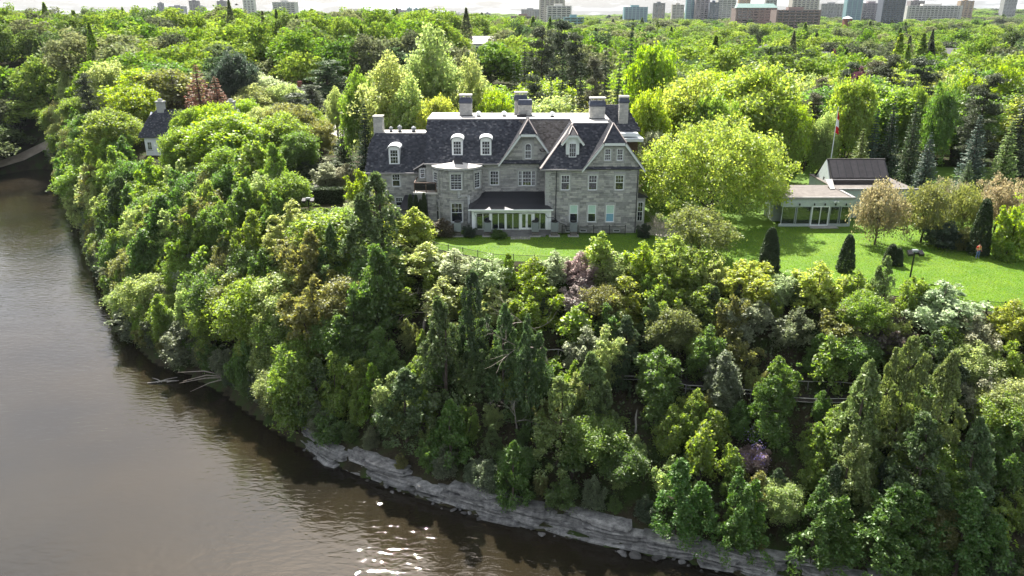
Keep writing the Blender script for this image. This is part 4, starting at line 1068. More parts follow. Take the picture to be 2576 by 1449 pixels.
for a, b in ((1.24, 2.0), (2.02, 2.78)):
    o = part('door', 'white', house, lambda m: (m.box(a, a + .14, SY + .08, SY + .16, .79, 3.1), m.box(b - .14, b, SY + .08, SY + .16, .79, 3.1), m.box(a + .14, b - .14, SY + .08, SY + .16, .79, 1.05), m.box(a + .14, b - .14, SY + .08, SY + .16, 2.95, 3.1)))
    put('pane', MB().add([(a + .14, SY + .12, 1.05), (b - .14, SY + .12, 1.05), (b - .14, SY + .12, 2.95), (a + .14, SY + .12, 2.95)], [(0, 1, 2, 3)]).mesh('pane', M['glass']), o)
    hx = b - .09 if a < 1.5 else a + .09
    part('handle', 'black', o, lambda m: m.box(hx - .015, hx + .015, SY + .03, SY + .08, 1.75, 1.95))
def sun_roof(m):
    # concave hipped roof, three bands
    prof = [(0.0, 3.76), (0.33, 4.0), (0.66, 4.4), (1.0, 5.0)]
    L = [(-5.95 + 2.2 * t ** 0.7, SY - .45 + (YM - SY + .45) * t, z) for t, z in prof]; Rr = [(5.6 - (.85 if t > .3 else 0), SY - .45 + (YM - SY + .45) * t, z) for t, z in prof]
    v = L + Rr; m.add(v, [(i, i + 4, i + 5, i + 1) for i in range(3)])
    wall_ = [(-5.95, SY - .45, 3.76), (-5.6, YM, 3.9)]
    m.add(L + [(-5.95, YM, 3.76)], [(0, 1, 4), (1, 2, 4), (2, 3, 4)])
    m.box(-5.95, 5.6, SY - .5, SY - .3, 3.7, 3.758)
part('sunroom_roof', 'darkroof', house, sun_roof)
part('sunroom_gutter', 'white', house, lambda m: m.box(-5.95, 5.6, SY - .62, SY - .5, 3.6, 3.76))
part('cable', 'pipe', house, lambda m: m.tube([(-4.95, SY - .05, .9), (-4.9, SY - .06, 2.6), (-5.2, SY - .06, 3.2), (-3, SY - .06, 3.15), (0, SY - .06, 3.1), (2.5, SY - .06, 3.16), (4.4, SY - .06, 3.1), (4.9, SY - .1, 2.5), (5.6, SY - .3, 2.6), (6.6, YR - .25, 1.5), (7.4, YR - .3, 1.2), (7.6, YR - .4, .4)], 0.035, 5))
# --- downpipes
for pts in ([(-4.35, YM - .6, 8.9), (-4.35, YM - .2, 8.2), (-4.35, YM - .2, 5.1)], [(6.05, YR - .25, 8.85), (6.0, YR - .25, 5), (6.0, YR - .25, .1)], [(-19.9, YW - .3, 7.2), (-19.8, YW - .2, 6.4), (-19.8, YW - .2, .2)], [(-11.9, 103.9, 5), (-11.85, 103.9, .2)], [(17.05, YR - .2, 8.8), (17.05, YR - .2, .1)]):
    part('downpipe', 'pipe', house, lambda m: m.tube(pts, 0.06, 6))
for dx in (0, 0.16): part('drain_pipe', 'white', house, lambda m: m.tube([(BX + .25 + dx, YM - 3.1, 5.75), (BX + .25 + dx, YM - 3.1, 4.75 + dx), (BX + 1.6 + dx, YM - 2.85, 4.85 + dx), (BX + 1.62 + dx, YM - 2.85, 1.0)], 0.045, 6))
# --- one-storey corner block with roof terrace, lean-to
part('corner_wall', 'mortar', house, lambda m: m.box(-13.4, -10.6, 104.3, YW, 0, 4.95))
stone_skin(frameY(104.3), lambda v: (-13.4, -10.7), 0, 4.9, [])
part('terrace_floor', 'deck', house, lambda m: m.box(-13.75, -10.4, 103.95, YM, 4.96, 5.2))
def rail(m):
    for x in (-13.6, -12.0, -10.6): m.box(x - .06, x + .06, 104.02, 104.14, 5.2, 6.55)
    m.box(-13.66, -10.5, 104.0, 104.16, 6.5, 6.62); m.box(-13.66, -10.5, 104.04, 104.12, 5.35, 5.45); m.bar((-13.6, 104.1, 6.56), (-13.6, YW - .1, 6.56), 0.12)
ter = part('terrace_railing', 'wood', house, rail)
part('railing_panel', 'black', ter, lambda m: m.box(-13.55, -10.6, 104.06, 104.1, 5.5, 6.45))
part('lean_to_wall', 'mortar', house, lambda m: m.box(-15.6, -13.4, 105.4, YW, 0, 2.5))
part('lean_to_roof', 'darkroof', house, lambda m: m.prism([(-16.1, 105.0, 2.4), (-13.3, 105.0, 2.4), (-13.3, YW - .1, 3.9), (-15.5, YW - .1, 3.9)], (0, 0, .12)))
part('quoin', 'surround', house, lambda m: [m.box(4.73 - .19 - (.0), 4.73 + (.55 if k % 2 else .32), YR - .17, YR + (.32 if k % 2 else .55), k * .36 + .01, k * .36 + .345) for k in range(24)])
# --- the stones: the 300 largest singly, the rest joined
STONES.sort(key=lambda s: -s[2])
for P, t, a in STONES[:300]:
    mb = MB().add(P, STF, t); put('stone', mb.mesh('stone', M['stone'], True), house)
mb = MB()
for P, t, a in STONES[300:]: mb.add(P, STF, t)
put('stonework', mb.mesh('stonework', M['stone'], True), house)['kind'] = 'stuff'
# ------------------------------------------------------------------ pool house (annex)
ax = thing('garden_pavilion', (46, 110, 0), 'low pale pavilion with glass front and sloped dark skylight roof at the lawn', 'pavilion')
AY = 105.1
part('wall', 'siding', ax, lambda m: (m.box(38.2, 48.4, AY + .06, 112, 2.95, 4.0), m.box(38.2, 48.4, AY + 3, 112, 0, 2.95), m.box(48.2, 48.4, AY + .05, 110, 0, 2.95), m.box(38.2, 48.2, AY + .02, AY + .3, 0, .35)))
part('wall', 'siding', ax, lambda m: m.box(48.4, 60, 110.05, 122, 0, 4.1))
for k in range(5): part('plank', 'siding', ax, lambda m: m.box(38.2, 48.38, AY, AY + .06, 2.97 + k * .2, 3.155 + k * .2))
for k in range(20): part('plank', 'siding', ax, lambda m: m.box(48.42, 60, 110.0, 110.05, .05 + k * .2, .24 + k * .2))
part('roof', 'gravelroof', ax, lambda m: (m.box(38.2, 48.2, AY + .2, 114, 4.0, 4.12), m.box(48.2, 59.9, 110.2, 122, 4.1, 4.22)))
part('parapet', 'flash', ax, lambda m: (m.box(38.1, 48.6, AY - .1, AY + .2, 4.0, 4.3), m.box(48.2, 48.6, AY + .2, 109.9, 4.0, 4.3), m.box(48.2, 60.2, 109.9, 110.2, 4.1, 4.45)))
for x0, x1, mul in ((38.45, 40.4, 'siding'), (40.55, 42.6, 'siding')):
    o = part('window', mul, ax, lambda m: (m.box(x0, x0 + .08, AY, AY + .12, .35, 2.95), m.box(x1 - .08, x1, AY, AY + .12, .35, 2.95), m.box(x0 + .08, x1 - .08, AY, AY + .12, 2.87, 2.95), m.box(x0 + .08, x1 - .08, AY, AY + .12, .352, .43)))
    put('pane', MB().add([(x0 + .08, AY + .06, .43), (x1 - .08, AY + .06, .43), (x1 - .08, AY + .06, 2.87), (x0 + .08, AY + .06, 2.87)], [(0, 1, 2, 3)]).mesh('pane', M['glass']), o)
o = part('sliding_door', 'white', ax, lambda m: (m.box(42.65, 42.8, AY - .03, AY + .14, .12, 2.98), m.box(45.05, 45.2, AY - .03, AY + .14, .12, 2.98), m.box(42.8, 45.05, AY - .03, AY + .14, 2.85, 2.98), m.box(42.8, 45.05, AY - .03, AY + .14, .12, .25), m.box(43.88, 43.98, AY - .02, AY + .13, .25, 2.85)))
for p, q in ((42.8, 43.88), (43.98, 45.05)): put('pane', MB().add([(p, AY + .06, .25), (q, AY + .06, .25), (q, AY + .06, 2.85), (p, AY + .06, 2.85)], [(0, 1, 2, 3)]).mesh('pane', M['glass']), o)
for x0, x1 in ((45.3, 46.6), (46.8, 48.15)):
    o = part('window', 'siding', ax, lambda m: (m.box(x0, x0 + .07, AY, AY + .12, .35, 2.95), m.box(x1 - .07, x1, AY, AY + .12, .35, 2.95), m.box(x0 + .07, x1 - .07, AY, AY + .12, 2.87, 2.95), m.box(x0 + .07, x1 - .07, AY, AY + .12, .352, .43)))
    put('pane', MB().add([(x0 + .07, AY + .06, .43), (x1 - .07, AY + .06, .43), (x1 - .07, AY + .06, 2.87), (x0 + .07, AY + .06, 2.87)], [(0, 1, 2, 3)]).mesh('pane', M['glass']), o)
for x in (40.8, 42.9, 44.4, 45.9, 47.4): part('wall_lamp', 'black', ax, lambda m: m.lathe((x, AY - .12, 3.1), [(.06, 0), (.1, .1), (.1, .22), (.05, .32)], 8))
o = part('floodlight', 'white', ax, lambda m: (m.box(45.8, 46.0, AY - .15, AY, 3.6, 3.75), m.box(45.55, 45.75, AY - .35, AY - .12, 3.55, 3.75), m.box(46.05, 46.25, AY - .35, AY - .12, 3.55, 3.75)))
# raised skylight
sk = part('skylight_frame', 'bronze', ax, lambda m: (m.prism([(48.7, 114.2, 4.9), (57.6, 114.2, 4.9), (57.8, 117.2, 7.4), (49.0, 117.2, 7.4)], (0, .15, -.3)), m.box(48.9, 57.9, 117.1, 117.5, 7.3, 7.55), m.box(48.7, 57.6, 114.1, 117.4, 4.2, 4.75)))
for k in range(8):
    a, b = 48.95 + k * 1.06, 48.95 + k * 1.06 + 1.02
    part('roof_panel', 'bronze', ax, lambda m: m.prism([(a, 114.35, 5.12), (b, 114.35, 5.12), (b + .15, 117.05, 7.38), (a + .15, 117.05, 7.38)], (0, -.03, .05)))
for k in range(9):
    a = 48.92 + k * 1.06; part('seam', 'pipe', ax, lambda m: m.bar((a, 114.3, 5.13), (a + .15, 117.05, 7.43), 0.06, 0.1))
part('ledge', 'flash', ax, lambda m: m.box(48.8, 57.5, 114.0, 114.12, 4.86, 4.98))
part('side_wall', 'siding', ax, lambda m: (m.prism([(48.7, 114.2, 4.15), (48.95, 117.4, 7.4), (48.95, 120.5, 4.15)], (-.12, 0, 0)),))
part('rear_slope', 'bronze', ax, lambda m: m.prism([(48.9, 117.5, 7.5), (57.8, 117.5, 7.5), (57.6, 121, 4.2), (48.7, 121, 4.2)], (0, 0, -.15)))
part('ramp', 'concrete', ax, lambda m: m.prism([(47.4, 113.4, 5.0), (48.8, 114.2, 4.9), (47.9, 110.6, 4.15), (47.2, 110.6, 4.15)], (0, 0, .12)))
part('step', 'concrete', ax, lambda m: m.box(42.4, 46.3, AY - 1.2, AY - .05, 0, .12))
# ------------------------------------------------------------------ riverside cottage
ct = thing('riverside_cottage', (-70, 166, 0), 'white cottage with dark shingled roof and stone chimneys half hidden by riverbank trees', 'cottage')
part('wall', 'white', ct, lambda m: (m.box(-78.6, -60, 163, 173, -2, 4.2), m.prism([(-60.3, 163, 4.1), (-60.3, 173, 4.1), (-60.3, 168, 8.8)], (.3, 0, 0)), m.prism([(-78.6, 163, 4.1), (-78.6, 173, 4.1), (-78.6, 168, 8.6)], (.3, 0, 0))))
for P in ([(-79.6, 162.3, 3.9), (-59.6, 162.3, 3.9), (-59.6, 168, 9.1), (-77.2, 168, 9.1), (-78.6, 166.3, 7.5)], [(-79.6, 173.7, 3.9), (-59.6, 173.7, 3.9), (-59.6, 168, 9.1), (-77.2, 168, 9.1)]): roof(P, ct)
part('bargeboard', 'white', ct, lambda m: (m.bar((-59.5, 162.2, 3.9), (-59.5, 168, 9.1), .12, .4), m.bar((-59.5, 173.8, 3.9), (-59.5, 168, 9.1), .12, .4)))
for x in (-76.2, -60.9):
    o = part('chimney', 'surround', ct, lambda m: (m.box(x - .7, x + .7, 167.3, 168.7, 7.5, 10.6), m.box(x - .85, x + .85, 167.15, 168.85, 10.6, 10.9)))
    part('flue', 'surround', o, lambda m: m.lathe((x, 168, 10.9), [(.5, 0), (.55, .3), (.4, .5)], 8))
for x in (-77.6, -74.5): window(ct, T_at(x, 163, 0), 1.0, 1.2, 2.9, 2, 4, surround=0, depth=.03)
window(ct, T_at(-60, 168, 0, R(90)), 1.0, 5.0, 6.5, 2, 4, surround=0, depth=.03)
# ------------------------------------------------------------------ houses beyond the trees
def small_house(x, y, w, d, eave, ridge, label, wall='white', roofm='bronze', along='x', chim=None, hip=0.0):
    z = g1(x, y)
    h = thing('suburban_house', (x, y, z), label, 'house')
    part('wall', wall, h, lambda m: m.box(x - w / 2, x + w / 2, y - d / 2, y + d / 2, z - .5, z + eave))
    e = 0.6
    if along == 'x':
        part('gable', wall, h, lambda m: m.prism([(x - w / 2, y - d / 2, z + eave - .05), (x - w / 2, y + d / 2, z + eave - .05), (x - w / 2, y, z + ridge - .15)], (w, 0, 0))) if not hip else None
        for s in (-1, 1): part('roof', roofm, h, lambda m: m.prism([(x - w / 2 - e, y + s * (d / 2 + e), z + eave), (x + w / 2 + e, y + s * (d / 2 + e), z + eave), (x + w / 2 + e - hip, y, z + ridge), (x - w / 2 - e + hip, y, z + ridge)], (0, 0, .2)))
        if hip:
            for s in (-1, 1): part('roof', roofm, h, lambda m: m.prism([(x + s * (w / 2 + e), y - d / 2 - e, z + eave), (x + s * (w / 2 + e), y + d / 2 + e, z + eave), (x + s * (w / 2 + e - hip), y, z + ridge)], (0, 0, .2)))
    else:
        part('gable', wall, h, lambda m: m.prism([(x - w / 2, y - d / 2, z + eave - .05), (x + w / 2, y - d / 2, z + eave - .05), (x, y - d / 2, z + ridge - .15)], (0, d, 0)))
        for s in (-1, 1): part('roof', roofm, h, lambda m: m.prism([(x + s * (w / 2 + e), y - d / 2 - e, z + eave), (x + s * (w / 2 + e), y + d / 2 + e, z + eave), (x, y + d / 2 + e, z + ridge), (x, y - d / 2 - e, z + ridge)], (0, 0, .2)))
    for k in range(max(2, int(w / 4))):
        wx = x - w / 2 + (k + .5) * w / max(2, int(w / 4))
        for zz in ([1.0, 3.9] if eave > 5 else [1.0]):
            window(h, T_at(wx, y - d / 2, z), 1.2, zz, zz + 1.5, 2, 2, surround=0, sill=False, depth=.02)
    if chim is not None: part('chimney', 'brick', h, lambda m: m.box(x + chim - .6, x + chim + .6, y - .5, y + .5, z + ridge - 1.8, z + ridge + 1.6))
    return h
M['brick'] = pmat('red_brick', (0.20, 0.085, 0.06), 0.9, 0.25, 2, coord='World')
M['greyroof'] = pmat('grey_shingle_roof', (0.17, 0.165, 0.165), 0.9, 0.2, 1.5, 0.01, 20, coord='World')
M['darkshingle'] = pmat('dark_shingle_roof', (0.05, 0.05, 0.055), 0.85, 0.25, 1.5, coord='World')
def hxy(vx, vy, z): # where a roof ridge of that height shows at the pixel
    d_ = ray(vx, vy); k = (z - CAMZ) / d_[2]; return d_[0] * k, d_[1] * k
HS = [((2065, 131), 10.5, 15, 10, 6, 10, 'grey roofed brick house with gable end and red chimney beyond the dark pines', 'brick', 'greyroof', 'x', 7.0, 3),
      ((2160, 143), 9.0, 22, 11, 5.5, 8.5, 'long grey roofed house beside the pointed dark turret roof', 'white', 'greyroof', 'x', -5.0, 2),
      ((2225, 119), 11, 12, 10, 6, 10.5, 'pale roofed house just left of the dark pointed turret', 'white', 'flash', 'y', -4, 0),
      ((1858, 131), 9.5, 24, 10, 5, 8.5, 'low wide house with a long grey roof behind the yellow maples', 'white', 'greyroof', 'x', None, 0),
      ((1650, 114), 10.5, 11, 10, 6, 9.5, 'small white gabled house right of the tallest spruce', 'white', 'flash', 'y', None, 0),
      ((1433, 94), 12, 12, 10, 6.5, 11, 'pale gabled house among the trees left of the tallest spruce', 'white', 'greyroof', 'y', None, 0),
      ((2400, 150), 9, 14, 9, 5, 8.5, 'house with a pale roof at the right among green trees', 'white', 'flash', 'x', None, 0),
      ((2010, 100), 10, 16, 10, 5.5, 9, 'house with brown roof below the brick apartment block', 'brick', 'darkshingle', 'x', None, 0)]
HOUSE_XY = []
for (v, zr, w_, d_, ev, rd, lab, wl, rf, al, ch, hp) in HS:
    for _ in range(3):
        x, y = hxy(v[0], v[1], zr); zr = g1(x, y) + rd
    small_house(x, y, w_, d_, ev, rd, lab, wl, rf, al, ch, hp); HOUSE_XY.append((x, y, w_ * .7, v))
FARH = [(1700, 90), (1768, 99), (1935, 112), (2108, 86), (2335, 110), (2388, 122), (2296, 92), (2486, 103), (2538, 126), (2436, 84), (1975, 78), (2205, 74), (2560, 95), (1215, 92)]
fr_ = random.Random(3)
for i, (vx, vy) in enumerate(FARH):
    rd = fr_.uniform(8, 10); zr = rd
    for _ in range(4): x, y = hxy(vx, vy, zr); zr = g1(x, y) + rd
    rn = fr_.choice(['greyroof', 'darkshingle', 'flash', 'greyroof', 'bronze']); wn = fr_.choice(['white', 'brick', 'white'])
    small_house(x, y, fr_.uniform(11, 18), 10, rd - 3.4, rd, f"distant {'white' if wn == 'white' else 'brick'} house among treetops, {['first','second','third','fourth','fifth','sixth','seventh','eighth','ninth','tenth','eleventh','twelfth','thirteenth','fourteenth'][sorted(FARH).index((vx, vy))]} from the left of the scattered houses", wn, rn, fr_.choice(['x', 'y']), None, 0)
    HOUSE_XY.append((x, y, 11, 'far'))
# dark pointed turret
x, y = hxy(2243, 98, 17.0); z = g1(x, y)
tt = thing('turret_house', (x, y, z), 'house with a tall dark pointed turret roof on the right', 'house'); HOUSE_XY.append((x, y, 6, (2243, 98)))
part('turret_wall', 'brick', tt, lambda m: m.box(x - 3.4, x + 3.4, y - 3.4, y + 3.4, z - .5, z + 7.2))
part('turret_roof', 'darkshingle', tt, lambda m: m.lathe((x, y, z + 7), [(5.4, 0), (4.0, .9), (0.12, 10.0)], 4))
part('wall', 'brick', tt, lambda m: m.box(x - 11, x - 3.4, y - 3, y + 6, z - .5, z + 6))
part('roof', 'greyroof', tt, lambda m: m.prism([(x - 12, y - 3.6, z + 6), (x - 3.4, y - 3.6, z + 6), (x - 3.4, y + 1.5, z + 9.4), (x - 11, y + 1.5, z + 9.4)], (0, 0, .2)))
part('chimney', 'brick', tt, lambda m: m.box(x - 9.8, x - 8.6, y + 1, y + 2.2, z + 7, z + 11.5))
# white villa behind the parking area
x, y = at_y(718, 190, 232)[:2]; z = g1(x, y)
small_house(x, y, 14, 9, 3.0, 5.4, 'white house behind blossoming trees beside the street lamp', 'white', 'greyroof', 'x', 4, 3); HOUSE_XY.append((x, y, 10, (700, 190)))
# ------------------------------------------------------------------ the town on the horizon
cr = random.Random(21)
CITY = {'brickb': (0.25, 0.19, 0.175), 'grey1': (0.33, 0.33, 0.33), 'grey2': (0.22, 0.22, 0.235), 'pale': (0.55, 0.54, 0.51), 'navy': (0.13, 0.145, 0.18), 'tan': (0.40, 0.30, 0.22), 'teal': (0.20, 0.33, 0.36), 'beige': (0.44, 0.41, 0.37), 'plum': (0.30, 0.26, 0.27)}
for k, c in CITY.items(): M['c_' + k] = pmat('tower_' + k, c, 0.8, 0.12, 0.3, coord='World')
M['greenroof'] = pmat('green_copper_roof', (0.24, 0.36, 0.33), 0.7, 0.1, 0.3, coord='World')
# x0, x1, top, distance (full-size photograph pixels / 1.5192), colour, label, floors, style
TOWERS = [(601, 620, 12, 2600, 'grey2', 'slim dark tower furthest left on the skyline', 0), (644, 700, 24, 2300, 'grey1', 'low wide grey block right of the leftmost slim tower', 0),
 (721, 755, 3, 2100, 'plum', 'dark apartment tower, second tower from the left on the skyline', 0), (755, 781, 26, 2150, 'grey1', 'low grey annex joined to the second skyline tower from the left', 0),
 (828, 861, 4, 2100, 'plum', 'dark apartment tower, third tower from the left on the skyline', 0), (928, 968, -4, 1700, 'pale', 'pale tower with dark vertical stripes left of the stepped block', 1),
 (1041, 1125, 8, 1300, 'pale', 'wide stepped white block rising above the left forest', 2), (1494, 1550, 39, 2000, 'plum', 'brownish apartment block left of the two pale slim towers', 0),
 (1554, 1573, 32, 2700, 'teal', 'pale slim tower, left one of the hazy pair', 0), (1580, 1600, 34, 2700, 'teal', 'pale slim tower, right one of the hazy pair', 0),
 (1597, 1649, 39, 2000, 'plum', 'brownish apartment block right of the two pale slim towers', 0), (1510, 1628, 61, 1500, 'grey1', 'long low grey building in front of the brownish apartment blocks', 0),
 (1660, 1691, 48, 2400, 'plum', 'small distant block left of the white office building', 0), (1690, 1796, 56, 1250, 'pale', 'white office building with rows of dark windows among the trees', 2),
 (1852, 1873, 51, 2400, 'grey2', 'tiny lone dark block between the white office and the brick block', 0), (1953, 2048, 62, 1150, 'brickb', 'brick apartment block left of the tall pale tower', 2),
 (1992, 2062, 36, 2200, 'grey1', 'hazy bluish slab behind the brick apartment block', 0), (2063, 2156, -12, 1350, 'beige', 'tall pale twin slab tower at the middle of the skyline', 1),
 (2091, 2182, 23, 1250, 'pale', 'white balconied slab in front of the tall pale tower', 2), (2156, 2230, 66, 1050, 'teal', 'low grey glass building at the foot of the white balconied slab', 0),
 (2387, 2474, 27, 1500, 'teal', 'wide blue glass office block right of the tallest spruce', 3), (2499, 2540, 12, 1900, 'grey2', 'grey tower right of the blue glass office block', 1),
 (2570, 2614, 18, 1800, 'beige', 'beige tower with a rounded roof tank', 0), (2626, 2662, -14, 1500, 'teal', 'pale teal glass tower beside the dark tower', 3),
 (2662, 2711, -16, 1480, 'plum', 'dark tower with pale windows next to the teal tower', 1), (2714, 2746, 9, 1450, 'navy', 'navy blue slab between the dark tower and white balconies', 0),
 (2746, 2813, -4, 1480, 'pale', 'white gridded apartment block right of the navy slab', 2), (2827, 2869, -20, 1600, 'tan', 'tan tower rising behind the green roofed brick building', 0),
 (2815, 2968, 30, 1000, 'brickb', 'long red brick apartment building with green roof', 4), (2930, 2970, -16, 1700, 'grey1', 'grey tower behind the right end of the green roofed building', 0),
 (2970, 3136, 38, 950, 'brickb', 'dark red brick terrace block with flat roof', 2), (3033, 3130, -10, 1400, 'beige', 'beige tower behind the dark red brick block', 1),
 (3140, 3224, 14, 2000, 'grey1', 'low pale building right of the beige tower', 0), (3242, 3299, -14, 1400, 'teal', 'blue glass high rise standing apart on the right', 3),
 (3299, 3379, 12, 1450, 'plum', 'brown low block joined to the blue glass high rise', 0), (3379, 3462, -8, 1400, 'navy', 'dark glass apartment tower on the right skyline', 2),
 (3470, 3678, 22, 1500, 'pale', 'long pale building stepping along the right skyline', 2), (3481, 3533, 4, 1800, 'plum', 'brown tower behind the long pale building', 0),
 (3674, 3721, 3, 1600, 'tan', 'tan tower with balconies at the right', 1), (3843, 3890, -12, 2000, 'grey1', 'grey tower at the far right of the skyline', 0)]
for x0, x1, top, Y, c, lab, st in TOWERS:
    k = 1.5192
    a, b = at_y(x0 / k, top / k, Y), at_y(x1 / k, top / k, Y)
    xa, xb, zt = a[0], b[0], a[2]
    w_ = xb - xa; d_ = max(12, min(24, w_ * .6)); zb = g1((xa + xb) / 2, Y) - 1
    o = thing('high_rise' if zt - zb > 30 else 'town_building', ((xa + xb) / 2, Y + d_ / 2, zb), lab, 'tower' if zt - zb > 30 else 'building')
    part('wall', 'c_' + c, o, lambda m: m.box(xa, xb, Y, Y + d_, zb, zt))
    part('roof_housing', 'c_' + c, o, lambda m: m.box(xa + w_ * .3, xb - w_ * .35, Y + d_ * .3, Y + d_ * .7, zt, zt + 3.2))
    fl = 3.2; zz = zt - 2.6
    gl = 'glass_blue' if st == 3 else 'glass'
    n = 0
    while zz > zb + 4 and n < 14:
        part('window_band', gl, o, lambda m: m.box(xa + w_ * .04, xb - w_ * .04, Y - .12, Y + .5, zz, zz + (2.6 if st == 3 else 1.5)))
        if st == 2: part('balcony', 'c_' + c, o, lambda m: m.box(xa - .1, xb + .1, Y - 1.1, Y, zz - .95, zz - .05))
        zz -= fl; n += 1
    npier = max(2, int(w_ / 7))
    for i in range(npier + 1):
        px_ = xa + w_ * i / npier
        part('pier', 'c_' + c, o, lambda m: m.box(px_ - (.7 if st != 1 else 1.3), px_ + (.7 if st != 1 else 1.3), Y - .3, Y + .4, max(zb, zz), zt + .3))
    if st == 4: part('roof', 'greenroof', o, lambda m: m.prism([(xa - 1, Y - 1, zt), (xb + 1, Y - 1, zt), (xb - 3, Y + 6, zt + 5), (xa + 3, Y + 6, zt + 5)], (0, 8, 0)))
# small brick bell tower among the trees
x, y, z = at_y(2130 * 1.0, 47, 1050)
x, y, z = at_y((2900 + 860 / 2.545) / 1.5192, (182 / 2.545) / 1.5192, 800); zb = g1(x, y)
o = thing('brick_bell_tower', (x, y, zb), 'small brick tower with white cap poking out of the trees on the right', 'tower')
part('wall', 'brick', o, lambda m: m.box(x - 3.4, x + 3.4, y - 3.4, y + 3.4, zb - 1, z))
part('cap', 'white', o, lambda m: m.lathe((x, y, z), [(5.4, 0), (5.0, .5), (.2, 2.4)], 4))
part('opening', 'glass', o, lambda m: m.box(x - .8, x + .8, y - 3.5, y - 3.3, z - 4, z - 1.2))

# ------------------------------------------------------------------ things on the lawn
AC = None
def ac_unit(vx, lab):
    global AC
    x, y, _ = at_z(vx, 594.5)
    o = thing('air_conditioner', (x, y, 0.012), lab, 'air conditioner', 'air conditioners in front of the house')
    if AC is None:
        w = .48
        AC = [('pad', MB().box(-.75, .75, -.45, .45, 0, .14).mesh('pad', M['concrete']))]
        AC += [('leg', MB().box(sx * .38 - .03, sx * .38 + .03, sy * .3 - .03, sy * .3 + .03, .14, .72).mesh('leg', M['wood'])) for sx in (-1, 1) for sy in (-1, 1)]
        AC += [('stand_rail', MB().box(-.44, .44, -.34, .34, .4, .46).box(-.46, .46, -.36, .36, .70, .76).mesh('stand_rail', M['palebark']))]
        AC += [('housing', MB().box(-w, w, -w, w, .76, 1.95).mesh('housing', M['grey']))]
        g = MB()
        for k in range(9):
            for s in (-1, 1): g.box(-w + .06 + k * .105, -w + .09 + k * .105, s * (w + .008) - .006, s * (w + .008) + .006, .84, 1.88)
        AC += [('louvre', g.mesh('louvre', M['grey']))]
        AC += [('top_plate', MB().box(-w - .03, w + .03, -w - .03, w + .03, 1.952, 2.02).mesh('top_plate', M['grey']))]
        AC += [('fan_guard', MB().lathe((0, 0, 2.02), [(.44, 0), (.44, .14), (.36, .2), (.1, .2)], 14).mesh('fan_guard', M['black']))]
    for n_, me_ in AC: loc_part(n_, me_, o)
for vx, lab in ((1151.5, 'grey air conditioner on a stand in front of the round bay window'), (1226.5, 'grey air conditioner at the left end of the glazed sunroom'), (1345.5, 'grey air conditioner just right of the white double doors, beside the pavers'),
                (1394, 'grey air conditioner between the sunroom corner and the black railing'), (1441.5, 'rightmost grey air conditioner, in front of the black railing')): ac_unit(vx, lab)
# paver patch
pv = thing('paver_patio', (*at_z(1308, 596)[:2], .012), 'small patch of square stone pavers in the grass before the double doors', 'pavers')
p0, p1 = at_z(1284, 602.5), at_z(1334, 602.5); y1_ = at_z(1300, 590)[1]
nxp, nyp = 9, 4
for i in range(nxp):
    for j in range(nyp):
        dx, dy = (p1[0] - p0[0]) / nxp, (y1_ - p0[1]) / nyp
        xx, yy = p0[0] + i * dx, p0[1] + j * dy; zz = .045 + prng.uniform(-.008, .008)
        put('paver', MB().box(xx + .012, xx + dx - .012, yy + .012, yy + dy - .012, .0, zz).mesh('paver', M['paver']), pv)
def fence(name, line, h, lab, gap=.12, zf=None, post=2.4, cat='fence'):
    z0 = zf or (lambda x, y: 0.012)
    o = thing(name, (line[0][0], line[0][1], z0(*line[0])), lab, cat)
    for (ax_, ay_), (bx_, by_) in zip(line[:-1], line[1:]):
        L = math.hypot(bx_ - ax_, by_ - ay_); n = max(1, round(L / post))
        mb = MB()
        for i in range(n):
            t0, t1 = i / n, (i + 1) / n
            P = [(ax_ + (bx_ - ax_) * t, ay_ + (by_ - ay_) * t) for t in (t0, t1)]
            za, zb_ = z0(*P[0]), z0(*P[1])
            put('post', MB().box(P[0][0] - .045, P[0][0] + .045, P[0][1] - .045, P[0][1] + .045, za - .1, za + h + .1).mesh('post', M['black']), o)
            for f in (.12, .95): put('rail', MB().bar((*P[0], za + h * f), (*P[1], zb_ + h * f), .04).mesh('rail', M['black']), o)
            k = int(L / n / gap)
            for j in range(1, k):
                t = t0 + (t1 - t0) * j / k; x_, y_ = ax_ + (bx_ - ax_) * t, ay_ + (by_ - ay_) * t; zz = za + (zb_ - za) * (j / k)
                mb.box(x_ - .011, x_ + .011, y_ - .011, y_ + .011, zz + h * .12, zz + h * .95)
        bo = put('baluster_row', mb.mesh('baluster_row', M['black']), o); bo['kind'] = 'stuff'
    x_, y_ = line[-1]; put('post', MB().box(x_ - .045, x_ + .045, y_ - .045, y_ + .045, z0(x_, y_) - .1, z0(x_, y_) + h + .1).mesh('post', M['black']), o)
    return o
fence('iron_railing', [(6.9, YR - .9), (15.6, YR - .9)], 1.25, 'low black iron railing in front of the basement windows of the house')
fence('iron_fence', [at_z(x, y)[:2] for x, y in [(1092, 630), (1240, 660), (1500, 670), (1700, 688), (1900, 706), (2150, 733), (2330, 762), (2480, 789)]], 1.1, 'long thin black fence along the lawn edge behind the flowering shrubs')
fence('fence_gate', [at_z(2478, 786)[:2], at_z(2522, 789)[:2], at_z(2620, 806)[:2]], 1.25, 'short black iron fence section at the right edge of the lawn')
